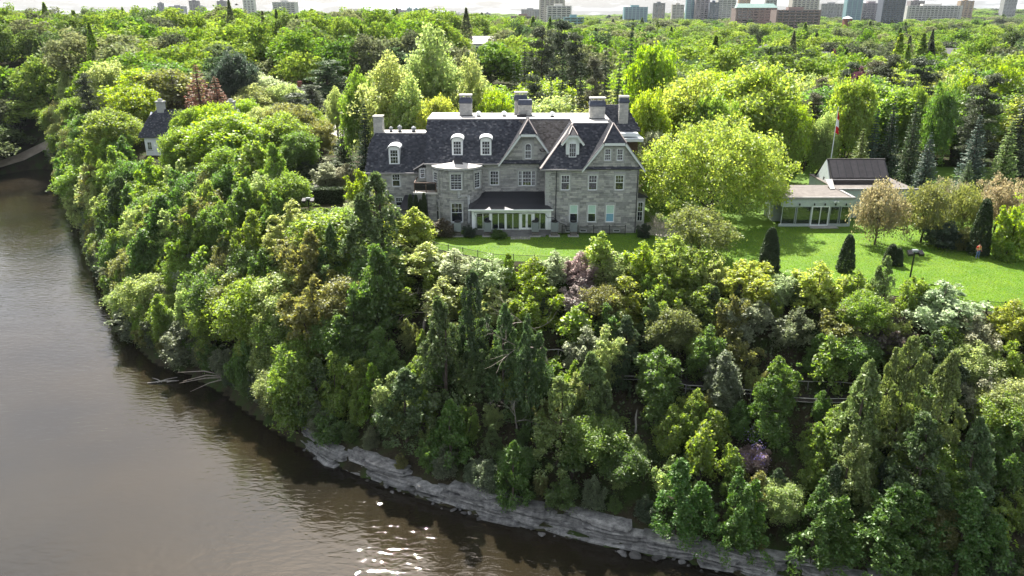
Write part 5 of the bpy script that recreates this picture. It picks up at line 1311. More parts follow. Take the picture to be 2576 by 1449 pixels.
# flood light poles
def flood_pole(vx, vbase, vtop, lab, Y=None):
    x, y, z = ray_ground(vx, vbase); zt = at_y(vx, vtop, y)[2]; zb = g1(x, y)
    o = thing('floodlight_pole', (x, y, zb), lab, 'floodlight', 'floodlight poles')
    put('pole', MB().tube([(x, y, zb - .2), (x, y, zt)], [.1, .075], 8).mesh('pole', M['black']), o)
    put('crossbar', MB().box(x - .75, x + .75, y - .06, y + .06, zt - .25, zt - .12).mesh('crossbar', M['black']), o)
    for s in (-1, 1):
        hd = put('lamp_head', MB().prism([(x + s * .62 - .28, y - .5, zt - .1), (x + s * .62 + .28, y - .5, zt - .1), (x + s * .62 + .24, y + .1, zt + .22), (x + s * .62 - .24, y + .1, zt + .22)], (0, .1, -.3)).mesh('lamp_head', M['black']), o)
    put('camera_box', MB().box(x - .3, x + .3, y - .2, y + .2, zt + .02, zt + .28).mesh('camera_box', M['grey']), o)
flood_pole(2288, 700, 634, 'black floodlight pole with two lamp heads at the lawn edge on the right')
flood_pole(781, 565, 502, 'black floodlight pole with two lamp heads in front of the clipped hedge')
# globe lamp by the drive
def globe_lamp(vx, vb, vt, lab):
    x, y, z = ray_ground(vx, vb); zt = at_y(vx, vt, y)[2]; zb = g1(x, y)
    o = thing('globe_lamp', (x, y, zb), lab, 'lamp post')
    put('pole', MB().lathe((x, y, zb - .1), [(.16, 0), (.14, .4), (.07, .5), (.06, zt - zb - .45), (.12, zt - zb - .35)], 8).mesh('pole', M['grey']), o)
    put('globe', MB().lathe((x, y, zt - .5), [(.1, 0), (.25, .1), (.3, .26), (.24, .42), (.1, .5)], 12).mesh('globe', M['white']), o)
globe_lamp(803, 466, 436, 'lamp post with a white globe beside the curving drive')
def street_light(x, y, h, lab, arm):
    z = g1(x, y)
    o = thing('street_light', (x, y, z), lab, 'street light')
    put('pole', MB().tube([(x, y, z - .2), (x, y, z + h)], [.16, .09], 8).mesh('pole', M['grey']), o)
    put('arm', MB().tube([(x, y, z + h - .1), (x + arm * .5, y, z + h + .5), (x + arm, y, z + h + .35)], .06, 6).mesh('arm', M['grey']), o)
    put('lantern', MB().lathe((x + arm, y, z + h - .55), [(.08, 0), (.35, .25), (.42, .6), (.12, .9)], 10).mesh('lantern', M['lampglow']), o)
M['lampglow'] = pmat('lantern_glass', (0.75, 0.62, 0.36), 0.4, 0.05, 3)
x, y, z = at_y(612, 214, 225); street_light(x, y, z - g1(x, y), 'street light with a curved arm and warm lantern beside the white house', -2.4)
x, y, z = at_y(517, 214, 215); zb = g1(x, y)
o = thing('cluster_lamp', (x, y, zb), 'tall lamp post with a cluster of white globes behind the brown spruces', 'lamp post')
put('pole', MB().tube([(x, y, zb - .2), (x, y, z - .5)], [.14, .08], 8).mesh('pole', M['grey']), o)
for dx, dz in ((-.75, -.6), (.75, -.6), (0, 0), (-.4, -.35), (.4, -.35)):
    put('globe', MB().lathe((x + dx, y, z + dz - .3), [(.1, 0), (.3, .15), (.34, .32), (.1, .6)], 10).mesh('globe', M['white']), o)
    put('bracket', MB().tube([(x, y, z - 1.1), (x + dx, y, z + dz - .3)], .04, 5).mesh('bracket', M['grey']), o)
# yield sign
x, y, z = at_y(877, 303, 196); zb = g1(x, y)
M['signred'] = pmat('sign_red', (0.55, 0.02, 0.03), 0.5, 0.05, 3); M['signwhite'] = pmat('sign_white', (0.8, 0.8, 0.8), 0.5, 0.03, 3)
o = thing('yield_sign', (x, y, zb), 'red and white triangular yield sign at the bright parking area', 'sign')
put('post', MB().tube([(x, y, zb - .2), (x, y, z + .4)], .05, 6).mesh('post', M['grey']), o)
s_ = .75
put('plate', MB().prism([(x - s_, y - .06, z + .75), (x + s_, y - .06, z + .75), (x, y - .06, z - .6)], (0, .03, 0)).mesh('plate', M['signred']), o)
put('centre', MB().prism([(x - s_ * .45, y - .08, z + .5), (x + s_ * .45, y - .08, z + .5), (x, y - .08, z - .25)], (0, .015, 0)).mesh('centre', M['signwhite']), o)
# flagpole with limp flag
x, y, z = at_y(2108, 272, 128); x2, y2, z2 = at_y(2103, 400, 128)
o = thing('flagpole', (x, y, 0), 'white flagpole with a limp red and white flag behind the pavilion', 'flagpole')
put('pole', MB().tube([(x, y, -.2), (x, y, z)], [.11, .06], 8).mesh('pole', M['white']), o)
put('ball', MB().lathe((x, y, z), [(.03, 0), (.1, .08), (.1, .16), (.03, .24)], 8).mesh('ball', M['cap']), o)
rg = np.random.default_rng(3)
def flag_strip(z0, z1, x0, x1, mat):
    v, f = [], []
    for i in range(8):
        for j in range(6):
            u = j / 5; t = i / 7
            v.append((x + .06 + (x0 + (x1 - x0) * t) * u, y + .10 * math.sin(u * 9 + t * 2), z0 + (z1 - z0) * t - .35 * u))
    for i in range(7):
        for j in range(5): f.append((i * 6 + j, i * 6 + j + 1, i * 6 + j + 7, i * 6 + j + 6))
    return mesh('flag', v, f, (mat,))
fl = put('flag', flag_strip(z - .5, z - 1.7, .2, .35, M['signred']), o, 'limp flag hanging down, red with a white middle')
put('flag_centre', flag_strip(z - 1.7, z - 2.9, .35, .45, M['signwhite']), fl)
put('flag_end', flag_strip(z - 2.9, z - 4.0, .45, .6, M['signred']), fl)
# bird in the sky
x, y, z = at_y(903 / 1.5192, 19 / 1.5192, 250)
o = thing('flying_bird', (x, y, z), 'dark bird flying in the pale sky above the left forest', 'bird')
M['feather'] = pmat('feather', (0.16, 0.15, 0.14), 0.8, 0.2, 5)
put('body', MB().tube([(x - .55, y, z), (x - .3, y, z + .05), (x, y, z + .06), (x + .35, y, z + .03), (x + .6, y, z + .05), (x + .75, y, z + .02)], [.02, .12, .16, .1, .09, .02], 8).mesh('body', M['feather']), o)
for s in (-1, 1): put('wing', MB().prism([(x + .3, y + s * .1, z + .08), (x + .35, y + s * .6, z + .38), (x + .05, y + s * 1.25, z + .22), (x - .1, y + s * .6, z + .33), (x - .2, y + s * .1, z + .07)], (0, 0, .03)).mesh('wing', M['feather']), o)
put('tail', MB().prism([(x - .45, y - .05, z), (x - .95, y - .16, z + .02), (x - .95, y + .16, z + .02), (x - .45, y + .05, z)], (0, 0, .02)).mesh('tail', M['feather']), o)
# cable rail along the cliff path
o = thing('cable_railing', (*BENCH[0], g1(*BENCH[0])), 'long pale cable railing along the shaded path across the cliff', 'railing')
CB = [BENCH[0]]
for a, b in zip(BENCH[:-1], BENCH[1:]):
    n = max(1, round(math.hypot(b[0] - a[0], b[1] - a[1]) / 3.5))
    for i in range(n): CB.append((a[0] + (b[0] - a[0]) * (i + 1) / n, a[1] + (b[1] - a[1]) * (i + 1) / n))
CBR = [(x_, y_ + 1.2, g1(x_, y_) + .05) for x_, y_ in CB]
CBF = [(x_, y_ - 1.15, g1(x_, y_ - 1.15)) for x_, y_ in CB]
for P, hh in ((CBR, 1.5), (CBF, 1.0)):
    for x_, y_, z_ in P: put('post', MB().tube([(x_, y_, z_ - .3), (x_, y_, z_ + hh)], .05, 6).mesh('post', M['flash']), o)
    put('cable', MB().tube([(x_, y_, z_ + hh - .03) for x_, y_, z_ in P], .035, 5).mesh('cable', M['cap']), o)
put('cable', MB().tube([(x_, y_, z_ + .55) for x_, y_, z_ in CBF], .02, 5).mesh('cable', M['cap']), o)

# ------------------------------------------------------------------ person in a hi-vis vest
def person(x, y, z, lab):
    o = thing('person', (x, y, z), lab, 'person')
    J = {'pel': (0, 0, .95), 'wa': (0, .01, 1.08), 'ch': (0, .015, 1.3), 'sh': (0, .01, 1.44), 'nk': (0, -.005, 1.52), 'hd': (0, -.02, 1.6), 'ht': (0, -.015, 1.74)}
    E = [('pel', 'wa'), ('wa', 'ch'), ('ch', 'sh'), ('sh', 'nk'), ('nk', 'hd'), ('hd', 'ht')]
    Rd = {'pel': (.165, .12), 'wa': (.15, .11), 'ch': (.18, .125), 'sh': (.13, .09), 'nk': (.055, .06), 'hd': (.078, .092), 'ht': (.07, .085)}
    for s, n in ((-1, 'l'), (1, 'r')):
        J.update({n + 's': (s * .19, .01, 1.42), n + 'e': (s * .27, .05, 1.15), n + 'w': (s * .25, -.12, .98), n + 'h': (s * .24, -.19, .93), n + 'hp': (s * .095, 0, .88), n + 'k': (s * .12, -.03, .5), n + 'a': (s * .14, .03, .09), n + 't': (s * .16, -.14, .05)})
        E += [('sh', n + 's'), (n + 's', n + 'e'), (n + 'e', n + 'w'), (n + 'w', n + 'h'), ('pel', n + 'hp'), (n + 'hp', n + 'k'), (n + 'k', n + 'a'), (n + 'a', n + 't')]
        Rd.update({n + 's': (.075, .075), n + 'e': (.052, .052), n + 'w': (.034, .034), n + 'h': (.04, .028), n + 'hp': (.1, .105), n + 'k': (.068, .07), n + 'a': (.05, .055), n + 't': (.045, .035)})
        for f_ in range(5):
            fn = n + 'f%d' % f_; off = (f_ - 2) * .018
            L_ = (.055, .08, .09, .083, .065)[f_]
            J[fn] = (s * (.24 - (.05 if f_ == 0 else 0)) + s * off * .6, -.19 - L_ * .8, .93 - L_ * .5); Rd[fn] = (.009, .009); E.append((n + 'h', fn))
    K = list(J); ix = {k: i for i, k in enumerate(K)}
    me = bpy.data.meshes.new('body'); me.from_pydata([J[k] for k in K], [(ix[a], ix[b]) for a, b in E], [])
    ob = bpy.data.objects.new('body', me); COL.objects.link(ob)
    sm = ob.modifiers.new('skin', 'SKIN')
    for k, sv in zip(K, me.skin_vertices[0].data):
        sv.radius = Rd[k]; sv.use_root = (k == 'pel')
    ob.modifiers.new('sub', 'SUBSURF').levels = 2
    dg = bpy.context.evaluated_depsgraph_get(); dg.update()
    me2 = bpy.data.meshes.new_from_object(ob.evaluated_get(dg)); bpy.data.objects.remove(ob)
    for mm in ('skinm', 'jeans', 'vest', 'shirt', 'shoe', 'hairm'): me2.materials.append(M[mm])
    for p in me2.polygons:
        c = p.center
        i = 0
        if c.z < .11: i = 4
        elif c.z < .98 and abs(c.x) < .22 and not (c.y < -.1 and c.z > .8): i = 1
        elif c.z < 1.47 and abs(c.x) < .215: i = 2
        elif abs(c.x) >= .2 and c.z > 1.2: i = 3
        elif c.z > 1.66 or (c.z > 1.55 and c.y > .02): i = 5
        p.material_index = i; p.use_smooth = True
    b = loc_part('body', me2, o)
    def ring(zc, rx, ry, hh, nm, mt):
        N = 20; v = [(math.cos(6.2832 * k / N) * rx, .012 + math.sin(6.2832 * k / N) * ry, zc + dz) for dz in (-hh, hh) for k in range(N)]
        loc_part(nm, mesh(nm, v, [(k, (k + 1) % N, N + (k + 1) % N, N + k) for k in range(N)], (M[mt],)), o)
    ring(1.12, .175, .14, .03, 'reflective_band', 'hivis')
    for s in (-1, 1): loc_part('reflective_strap', MB().bar((s * .1, -.15, 1.1), (s * .09, -.115, 1.45), .05, .02).bar((s * .1, .165, 1.1), (s * .09, .125, 1.45), .05, .02).mesh('reflective_strap', M['hivis']), o)
    hd = MB()
    for s in (-1, 1): hd.lathe((s * .03, -.112, 1.63), [(.004, -.006), (.011, 0), (.004, .006)], 8)
    hd.prism([(-.012, -.108, 1.595), (.012, -.108, 1.595), (0, -.112, 1.635)], (0, -.02, 0)); hd.box(-.028, .028, -.112, -.104, 1.562, 1.57)
    loc_part('face', hd.mesh('face', M['skind']), o)
    for s in (-1, 1): loc_part('ear', MB().lathe((s * .085, -.01, 1.6), [(.006, 0), (.018, .02), (.018, .045), (.006, .06)], 6).mesh('ear', M['skinm']), o)
    return o
for nm, c in (('skinm', (.45, .28, .2)), ('skind', (.25, .13, .09)), ('jeans', (.11, .17, .29)), ('vest', (.62, .045, .03)), ('shirt', (.5, .08, .05)), ('shoe', (.4, .38, .36)), ('hairm', (.05, .035, .025)), ('hivis', (.72, .75, .3))):
    M[nm] = pmat('person_' + nm, c, .8, .1, 8)
px_, py_, _ = at_z(2457, 650)
person(px_, py_, .012, 'person in a red safety vest and blue jeans standing by the tall cedar').scale = (1.08, 1.08, 1.08)
# ------------------------------------------------------------------ trees and shrubs, one by one
B, Fe, Bu, Ce, Sp, Pi, Co = 'broadleaf', 'feathery', 'bush', 'cedar', 'spruce', 'pine', 'column'
# behind and beside the house
HAND = [
 ('dome', 1808, 292, 425, 'yellow', 'broad rounded yellow-green tree right beside the stone house', dict(Y=108.5, var=0)),
 (Fe, 1090, 86, 190, 'pale', 'tallest pale yellow-green tree rising behind the slate roof', dict(Y=142)),
 (Fe, 965, 150, 175, 'pale', 'pale yellow-green tree behind the left end of the main roof', dict(Y=134)),
 (Fe, 1190, 152, 135, 'pale', 'pale narrow-topped tree right of the tallest pale tree', dict(Y=136)),
 (Fe, 1030, 205, 150, 'pale', 'lower pale tree directly behind the roof between two taller pale trees', dict(Y=130)),
 (B, 1245, 212, 105, 'lime', 'light green tree behind the chimney in the middle of the roof', dict(Y=129)),
 (B, 905, 180, 110, 'fresh', 'fresh green tree above the left wing chimney', dict(Y=140)),
 (B, 1100, 228, 120, 'yellow', 'low yellowish tree close behind the left roof vents', dict(Y=127)),
 (Sp, 1322, 98, 66, 'pine', 'dark spruce, leftmost of the evergreen group behind the chimneys', dict(Y=172)),
 (Sp, 1300, 150, 60, 'pine', 'shorter dark spruce in front of the leftmost evergreen behind the chimneys', dict(Y=160)),
 (Pi, 1365, 62, 95, 'pine', 'tall dark pine left of the broad pine behind the roof', dict(Y=190)),
 (Pi, 1412, 44, 110, 'pine', 'broad tall dark pine behind the middle of the roof', dict(Y=200)),
 (Pi, 1452, 84, 85, 'pine', 'dark pine right of the broad tall pine', dict(Y=185)),
 (Sp, 1420, 118, 60, 'dark', 'slim dark spruce between the double chimney and right chimney', dict(Y=160)),
 (Sp, 1466, 142, 62, 'pine', 'dark spruce just left of the right hand chimney', dict(Y=150)),
 (Sp, 1530, 95, 62, 'pine', 'dark spruce just left of the tallest spruce', dict(Y=165)),
 (Sp, 1584, 42, 48, 'deep', 'tallest slim dark spruce rising to the skyline', dict(Y=168)),
 (Sp, 1555, 128, 50, 'dark', 'dark spruce at the foot of the tallest spruce', dict(Y=155)),
 (Pi, 1500, 150, 70, 'brown', 'brownish pine behind the right hand chimney', dict(Y=152)),
 (Pi, 1345, 190, 80, 'pine', 'dark pine right behind the double chimney', dict(Y=148)),
 (Sp, 1392, 200, 55, 'dark', 'small dark spruce behind the flat roof between the chimneys', dict(Y=140)),
 (Sp, 1440, 215, 48, 'cedar', 'small light green spruce behind the flat roof', dict(Y=134)),
 (B, 1645, 96, 130, 'lime', 'tall bright green tree right of the tallest spruce', dict(Y=158)),
 (B, 1915, 163, 240, 'yellow', 'large bright yellow-green maple behind the rounded tree', dict(Y=137)),
 (B, 1745, 190, 190, 'yellow', 'bright yellow maple left of the largest yellow maple', dict(Y=133)),
 (B, 1640, 225, 120, 'lime', 'bright green tree behind the right end of the house', dict(Y=126)),
 (B, 1790, 225, 130, 'fresh', 'grey-green tree in front of the yellow maples', dict(Y=128)),
 (B, 2000, 250, 120, 'lime', 'green maple at the right end of the yellow maples', dict(Y=130)),
 (B, 1640, 320, 80, 'silver', 'pale grey-leaved tree close behind the right wall of the house', dict(Y=121)),
 # dark pines on the right
 (Pi, 2070, 195, 90, 'brown', 'brownish pine, leftmost of the dark pine row on the right', dict(Y=165)),
 (Pi, 2140, 158, 100, 'pine', 'dark pine left of the darkest pine row', dict(Y=178)),
 (Pi, 2205, 148, 90, 'brown', 'brown-tinged pine in the middle of the dark pine row', dict(Y=182)),
 (B, 2165, 178, 70, 'maroon', 'dark red-leaved tree among the dark pines', dict(Y=172)),
 (Pi, 2240, 142, 105, 'pine', 'wide dark pine left of two in the dark row', dict(Y=176)),
 (Pi, 2325, 140, 115, 'pine', 'widest dark pine at the right of the dark row', dict(Y=176)),
 (Pi, 2045, 235, 85, 'brown', 'dull brown pine beside the yellow maples', dict(Y=146)),
 (B, 2150, 190, 145, 'fresh', 'rounded green tree with dark forked trunk behind the pavilion', dict(Y=134)),
 (B, 2085, 285, 80, 'pale', 'small pale tree beside the flagpole', dict(Y=131)),
 (Sp, 2208, 270, 66, 'blue', 'bluish dark spruce behind the pavilion skylight, leftmost of its row', dict(Y=130)),
 (Sp, 2262, 240, 84, 'deep', 'dense dark spruce behind the right end of the skylight', dict(Y=129)),
 (Sp, 2318, 238, 76, 'dark', 'dark open spruce right of the pavilion', dict(Y=131)),
 (Sp, 2348, 330, 76, 'blue', 'short bluish spruce right of the dark open spruce', dict(Y=124)),
 (Sp, 2178, 322, 92, 'cedarlit', 'light green feathery spruce just behind the pavilion skylight', dict(Y=124)),
 (Fe, 2385, 190, 80, 'green', 'slender green larch between dark spruces on the right', dict(Y=140)),
 (Sp, 2460, 165, 50, 'pine', 'tall thin dark spruce on the right near bright green trees', dict(Y=150)),
 (Pi, 2490, 190, 120, 'pine', 'dark open pine at the right edge', dict(Y=142)),
 (Sp, 2475, 285, 100, 'blue', 'grey-green spruce at the right behind the crabapples', dict(Y=126)),
 (Sp, 2552, 300, 100, 'cedarlit', 'lit green spruce at the right border of the picture', dict(Y=122)),
 (Sp, 2440, 400, 70, 'cedar', 'small green spruce behind the orange crabapples', dict(Y=120)),
 (Sp, 2590, 210, 110, 'pine', 'large dark spruce cut by the right border', dict(Y=135)),
 (B, 2440, 178, 100, 'lime', 'bright lime tree behind the dark open pine on the right', dict(Y=160)),
 (B, 2540, 165, 110, 'lime', 'bright lime tree near the right border', dict(Y=165)),
 (B, 2310, 215, 70, 'fresh', 'small green tree between the dark pines and spruces', dict(Y=150)),
 # drive side left of the house
 (B, 585, 128, 120, 'deep', 'large dark rounded tree left of the white house', dict(Y=205)),
 ('deadspruce', 432, 172, 110, 'brown', 'brown-grey spruce, left of the dying spruces', dict(Y=190)),
 ('deadspruce', 492, 160, 140, 'rust', 'tall rust-brown dying spruce in the middle', dict(Y=186)),
 ('deadspruce', 540, 190, 115, 'rust', 'rust-brown dying spruce, right of the dying spruces', dict(Y=188)),
 (B, 655, 188, 130, 'blossom', 'pale pinkish blossoming tree in front of the white house', dict(Y=205)),
 (B, 720, 205, 95, 'pale', 'pale green tree right of the pinkish tree', dict(Y=200)),
 (Pi, 735, 232, 130, 'pine', 'dark wide pine above the curving drive', dict(Y=176)),
 (Pi, 700, 265, 90, 'pine', 'smaller dark pine left of the dark wide pine', dict(Y=172)),
 (Pi, 822, 150, 120, 'dark', 'tall dark pine beyond the bright parking area', dict(Y=225)),
 (Fe, 840, 225, 60, 'pale', 'thin pale young tree at the edge of the parking area', dict(Y=180)),
 (Sp, 857, 288, 62, 'dark', 'small dark spruce left of the house wing', dict(Y=150)),
 (Sp, 908, 255, 84, 'deep', 'dense dark spruce against the left wing of the house', dict(Y=128)),
 (B, 700, 285, 155, 'fresh', 'green tree with a dark forked trunk over the drive', dict(Y=150)),
 (B, 560, 288, 215, 'lime', 'largest bright maple in front of the cottage', dict(Y=143)),
 (B, 455, 320, 130, 'fresh', 'bright green maple below the right part of the cottage roof', dict(Y=147)),
 (B, 640, 330, 120, 'fresh', 'green maple between the large maple and the drive', dict(Y=146)),
 (B, 320, 300, 95, 'lime', 'light green tree left of the cottage wall', dict(Y=172)),
 (B, 255, 275, 100, 'fresh', 'pale green tree at the river bend left of the cottage', dict(Y=196)),
 (B, 345, 240, 80, 'pale', 'pale tree behind the cottage chimney', dict(Y=205)),
 (B, 610, 250, 120, 'lime', 'bright green tree right of the dying spruces', dict(Y=176)),
 (B, 660, 262, 110, 'pale', 'pale green tree behind the forked tree over the drive', dict(Y=168)),
 (B, 775, 270, 90, 'fresh', 'fresh green tree right of the dark wide pine', dict(Y=170)),
 (Fe, 800, 300, 80, 'olive', 'thin olive tree between the pine and the small dark spruce', dict(Y=158)),
 (B, 640, 215, 120, 'pale', 'pale leafy tree left of the pinkish blossoming tree', dict(Y=198)),
 (B, 745, 330, 110, 'green', 'green tree beside the forked tree over the drive', dict(Y=140)),
 (Pi, 780, 215, 110, 'pine', 'dark pine behind the fresh green tree by the parking area', dict(Y=190)),
 (B, 480, 264, 105, 'fresh', 'leafy maple hiding the right part of the cottage roof', dict(Y=153)),
 (B, 545, 250, 120, 'lime', 'tall bright maple between the cottage and the blossoming tree', dict(Y=156)),
 (B, 512, 270, 110, 'lime', 'bright maple covering the middle of the cottage roof', dict(Y=152)),
 (Bu, 790, 520, 80, 'fresh', 'light green bush below the clipped hedge', dict(h=3)),
 (Bu, 845, 522, 80, 'pale', 'pale bush at the right end of the clipped hedge', dict(h=3)),
 (Bu, 885, 505, 70, 'blossom', 'cream bush beside the clipped hedge by the house wing', dict(h=3)),
 (Bu, 730, 525, 80, 'green', 'green bush below the left end of the clipped hedge', dict(h=3)),
 (Bu, 820, 400, 90, 'silver', 'silvery shrub above the low curved hedge', dict(h=5)),
 (Bu, 868, 410, 70, 'silver', 'silvery shrub beside the dark spruce at the house wing', dict(h=4.5)),
 (Bu, 770, 405, 90, 'clip', 'dark low juniper at the left end of the curved hedge', dict(h=3.5)),
 (Bu, 845, 405, 90, 'clip', 'dark low juniper behind the globe lamp', dict(h=3.2)),
 # lawn
 (Co, 1945, 570, 46, 'clip', 'thick dark columnar cedar, leftmost on the right lawn', dict(Y=85.2)),
 (Co, 2139, 588, 36, 'clip', 'slim columnar cedar in front of the pavilion lawn', dict(Y=85.0)),
 (Co, 2246, 612, 30, 'clip', 'short columnar cedar beside the floodlight, left of the pair', dict(Y=87.5)),
 (Co, 2263, 622, 24, 'clip', 'short columnar cedar beside the floodlight, right of the pair', dict(Y=87.2)),
 (Co, 2489, 497, 46, 'clip', 'tall columnar cedar behind the person in the vest', dict(Y=91.8)),
 (Co, 1031, 487, 18, 'clip', 'small columnar cedar by the house corner, leftmost of the four', dict(Y=104.0)),
 (Co, 1046, 489, 18, 'clip', 'small columnar cedar by the house corner, second of the four', dict(Y=103.6)),
 (Co, 1056, 500, 16, 'clip', 'shortest columnar cedar by the house corner', dict(Y=103.2)),
 (Co, 1064, 484, 20, 'clip', 'columnar cedar by the house corner, nearest the round bay', dict(Y=102.8)),
 ('crab', 1765, 520, 190, 'olive', 'small crabapple with reddish leaves in front of the rounded tree', dict(Y=91.5)),
 ('bareshrub', 1665, 530, 130, 'grey', 'tangle of grey bare branches beside the house corner', dict(Y=98.5)),
 ('crab', 2226, 452, 150, 'orange', 'crabapple with pinkish leaves nearest the pavilion wall', dict(Y=96)),
 ('crab', 2345, 452, 145, 'olive', 'crabapple with an arching dark trunk in the middle of the lawn', dict(Y=97)),
 ('crab', 2440, 462, 120, 'olive', 'olive-green crabapple left of the tall columnar cedar', dict(Y=100)),
 ('crab', 2530, 448, 130, 'orange', 'orange-leaved crabapple right of the tall columnar cedar', dict(Y=101)),
 ('crab', 2390, 455, 130, 'orange', 'pinkish crabapple behind the arching crabapple', dict(Y=106)),
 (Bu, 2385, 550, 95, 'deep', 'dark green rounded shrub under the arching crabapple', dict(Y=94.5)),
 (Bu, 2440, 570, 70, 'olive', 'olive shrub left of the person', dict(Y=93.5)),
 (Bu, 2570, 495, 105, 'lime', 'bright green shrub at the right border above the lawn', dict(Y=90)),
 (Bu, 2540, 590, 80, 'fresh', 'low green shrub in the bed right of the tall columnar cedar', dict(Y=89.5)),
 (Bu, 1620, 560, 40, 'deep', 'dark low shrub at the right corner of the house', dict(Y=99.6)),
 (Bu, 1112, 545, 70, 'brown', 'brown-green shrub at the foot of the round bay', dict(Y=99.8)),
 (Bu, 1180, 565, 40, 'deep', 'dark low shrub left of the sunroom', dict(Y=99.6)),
 (Bu, 1255, 574, 45, 'green', 'low green plants under the sunroom windows', dict(Y=99.2)),
 # shrub belt along the lawn edge, left to right
 (Bu, 905, 425, 75, 'lime', 'bright green bush left of the big olive conifer at the wing', dict(h=6)),
 (Ce, 945, 428, 165, 'cedar', 'big olive green conifer in front of the left wing', dict(h=15, var=1)),
 (Bu, 1035, 520, 125, 'yellow', 'bright yellow-green bush in front of the corner terrace', dict(h=5.5)),
 (Bu, 960, 600, 150, 'fresh', 'light green bush below the big olive conifer', dict(h=5)),
 (Bu, 1060, 612, 150, 'pale', 'pale bush at the left end of the lawn', dict(h=4.5)),
 (Bu, 1145, 632, 140, 'blossom', 'cream-flowered bush at the left of the lawn edge', dict(h=4)),
 (Bu, 1235, 645, 130, 'blossom', 'cream-flowered bush below the sunroom', dict(h=4)),
 (Ce, 1276, 640, 50, 'lime', 'upright bright green conifer at the lawn edge below the sunroom', dict(h=5)),
 (Bu, 1340, 655, 130, 'lime', 'bright green bush below the paver patch', dict(h=4.2)),
 (Bu, 1395, 640, 100, 'blossom', 'cream-flowered bush right of the paver patch', dict(h=3.8)),
 (Bu, 1462, 640, 110, 'lilac', 'pinkish lilac bush in the lawn edge belt', dict(h=4)),
 ('sapling', 1511, 578, 90, 'yellow', 'thin young maple standing up against the shaded lawn', dict(h=6.5)),
 (Bu, 1545, 638, 120, 'pale', 'pale bush under the thin young maple', dict(h=4)),
 (Bu, 1618, 610, 120, 'lime', 'bright green bush below the right corner of the house', dict(h=5)),
 (Bu, 1692, 590, 125, 'yellow', 'tall yellow-green bush left of the small crabapple', dict(h=6)),
 (Bu, 1755, 632, 120, 'fresh', 'green bush below the small crabapple', dict(h=5)),
 (Bu, 1890, 662, 160, 'yellow', 'rounded yellow-green bush left of the thick columnar cedar', dict(h=5)),
 (Bu, 1975, 690, 100, 'blossom', 'white-flowered bush below the thick columnar cedar', dict(h=3.6)),
 (Bu, 2065, 668, 160, 'yellow', 'wide yellow-green bush between the two slim columnar cedars', dict(h=5)),
 (Bu, 2160, 690, 100, 'fresh', 'green bush below the slim columnar cedar', dict(h=4)),
 (Ce, 2235, 655, 75, 'cedarlit', 'olive cedar left of the floodlight at the lawn edge', dict(h=7)),
 (Bu, 2300, 700, 80, 'fresh', 'green bush at the foot of the right floodlight', dict(h=4)),
 (Bu, 2385, 712, 190, 'blossom', 'large white-flowering bush on the right of the lawn edge', dict(h=5)),
 (Bu, 2470, 790, 130, 'silver', 'silvery bush below the large white-flowering bush', dict(h=4.5)),
 (Bu, 2555, 755, 120, 'yellow', 'yellow-green bush over the black fence at the right', dict(h=4)),
 (Bu, 1000, 690, 150, 'fresh', 'light bush on the slope below the left end of the lawn', dict(h=5)),
 (Bu, 1120, 700, 160, 'pale', 'broad pale bush in the upper slope, left of centre', dict(h=5)),
 (Bu, 1240, 730, 120, 'pale', 'pale bush in the upper slope above the tall cedars', dict(h=4.5)),
 (Bu, 1350, 720, 130, 'lime', 'bright bush above the dead grey tree', dict(h=5)),
 (Bu, 1460, 715, 110, 'lilac', 'lilac bush hanging over the cliff path', dict(h=4.5)),
 (Bu, 1570, 700, 140, 'yellow', 'yellow-green bush over the cliff path, right of the dead tree', dict(h=5.5)),
 (Bu, 1680, 690, 140, 'fresh', 'green bush in the upper belt left of the rounded yellow bush', dict(h=5.5)),
 (Bu, 1780, 720, 120, 'fresh', 'green bush over the middle of the cliff path', dict(h=5)),
 (Bu, 1880, 760, 130, 'silver', 'grey-green bush hanging below the rounded yellow bush', dict(h=4.5)),
 (Bu, 2000, 770, 130, 'grey', 'dull green bush over the path below the white-flowered bush', dict(h=4.5)),
 (Bu, 2120, 770, 140, 'olive', 'olive bush over the path below the slim columnar cedar', dict(h=5)),
 (Bu, 2240, 790, 120, 'brown', 'brownish twiggy bush over the right part of the path', dict(h=5)),
 (Bu, 2390, 830, 150, 'fresh', 'green bush over the right end of the path', dict(h=5)),
 # river bank on the left
 ('mixed', 205, 440, 120, 'pale', 'pale willow leaning over the water at the river bend', dict(h=11, lean=-0.25, az=0)),
 ('mixed', 285, 372, 110, 'fresh', 'light green tree above the leaning willow', dict(h=12)),
 ('mixed', 375, 400, 120, 'lime', 'bright tree below the cottage wall', dict(h=12)),
 (Ce, 300, 440, 90, 'cedar', 'olive tree right of the leaning willow', dict(h=12)),
 ('mixed', 440, 430, 130, 'green', 'green tree in the middle of the left bank', dict(h=12)),
 (Ce, 245, 545, 80, 'cedar', 'olive cedar at the left waterline', dict(h=11)),
 ('mixed', 350, 520, 110, 'olive', 'olive-leaved tree above the left waterline', dict(h=9)),
 ('mixed', 480, 500, 150, 'green', 'dark green tree under the largest bright maple', dict(h=11)),
 ('mixed', 600, 470, 160, 'green', 'shaded green tree right of centre on the left bank', dict(h=12)),
 ('mixed', 690, 490, 100, 'green', 'shaded tree below the drive', dict(h=9)),
 (Bu, 300, 650, 100, 'grey', 'greyish bush at the left waterline below the olive cedar', dict(h=6)),
 ('mixed', 340, 600, 120, 'olive', 'lit olive bush-like tree on the lower left bank', dict(h=8)),
 (Bu, 480, 640, 110, 'silver', 'silver-green bush on the shaded left slope', dict(h=6)),
 (Bu, 400, 720, 120, 'grey', 'grey-green bush on the lower left slope', dict(h=6)),
 ('mixed', 575, 690, 175, 'lime', 'bright spreading maple low on the left slope', dict(h=8.5)),
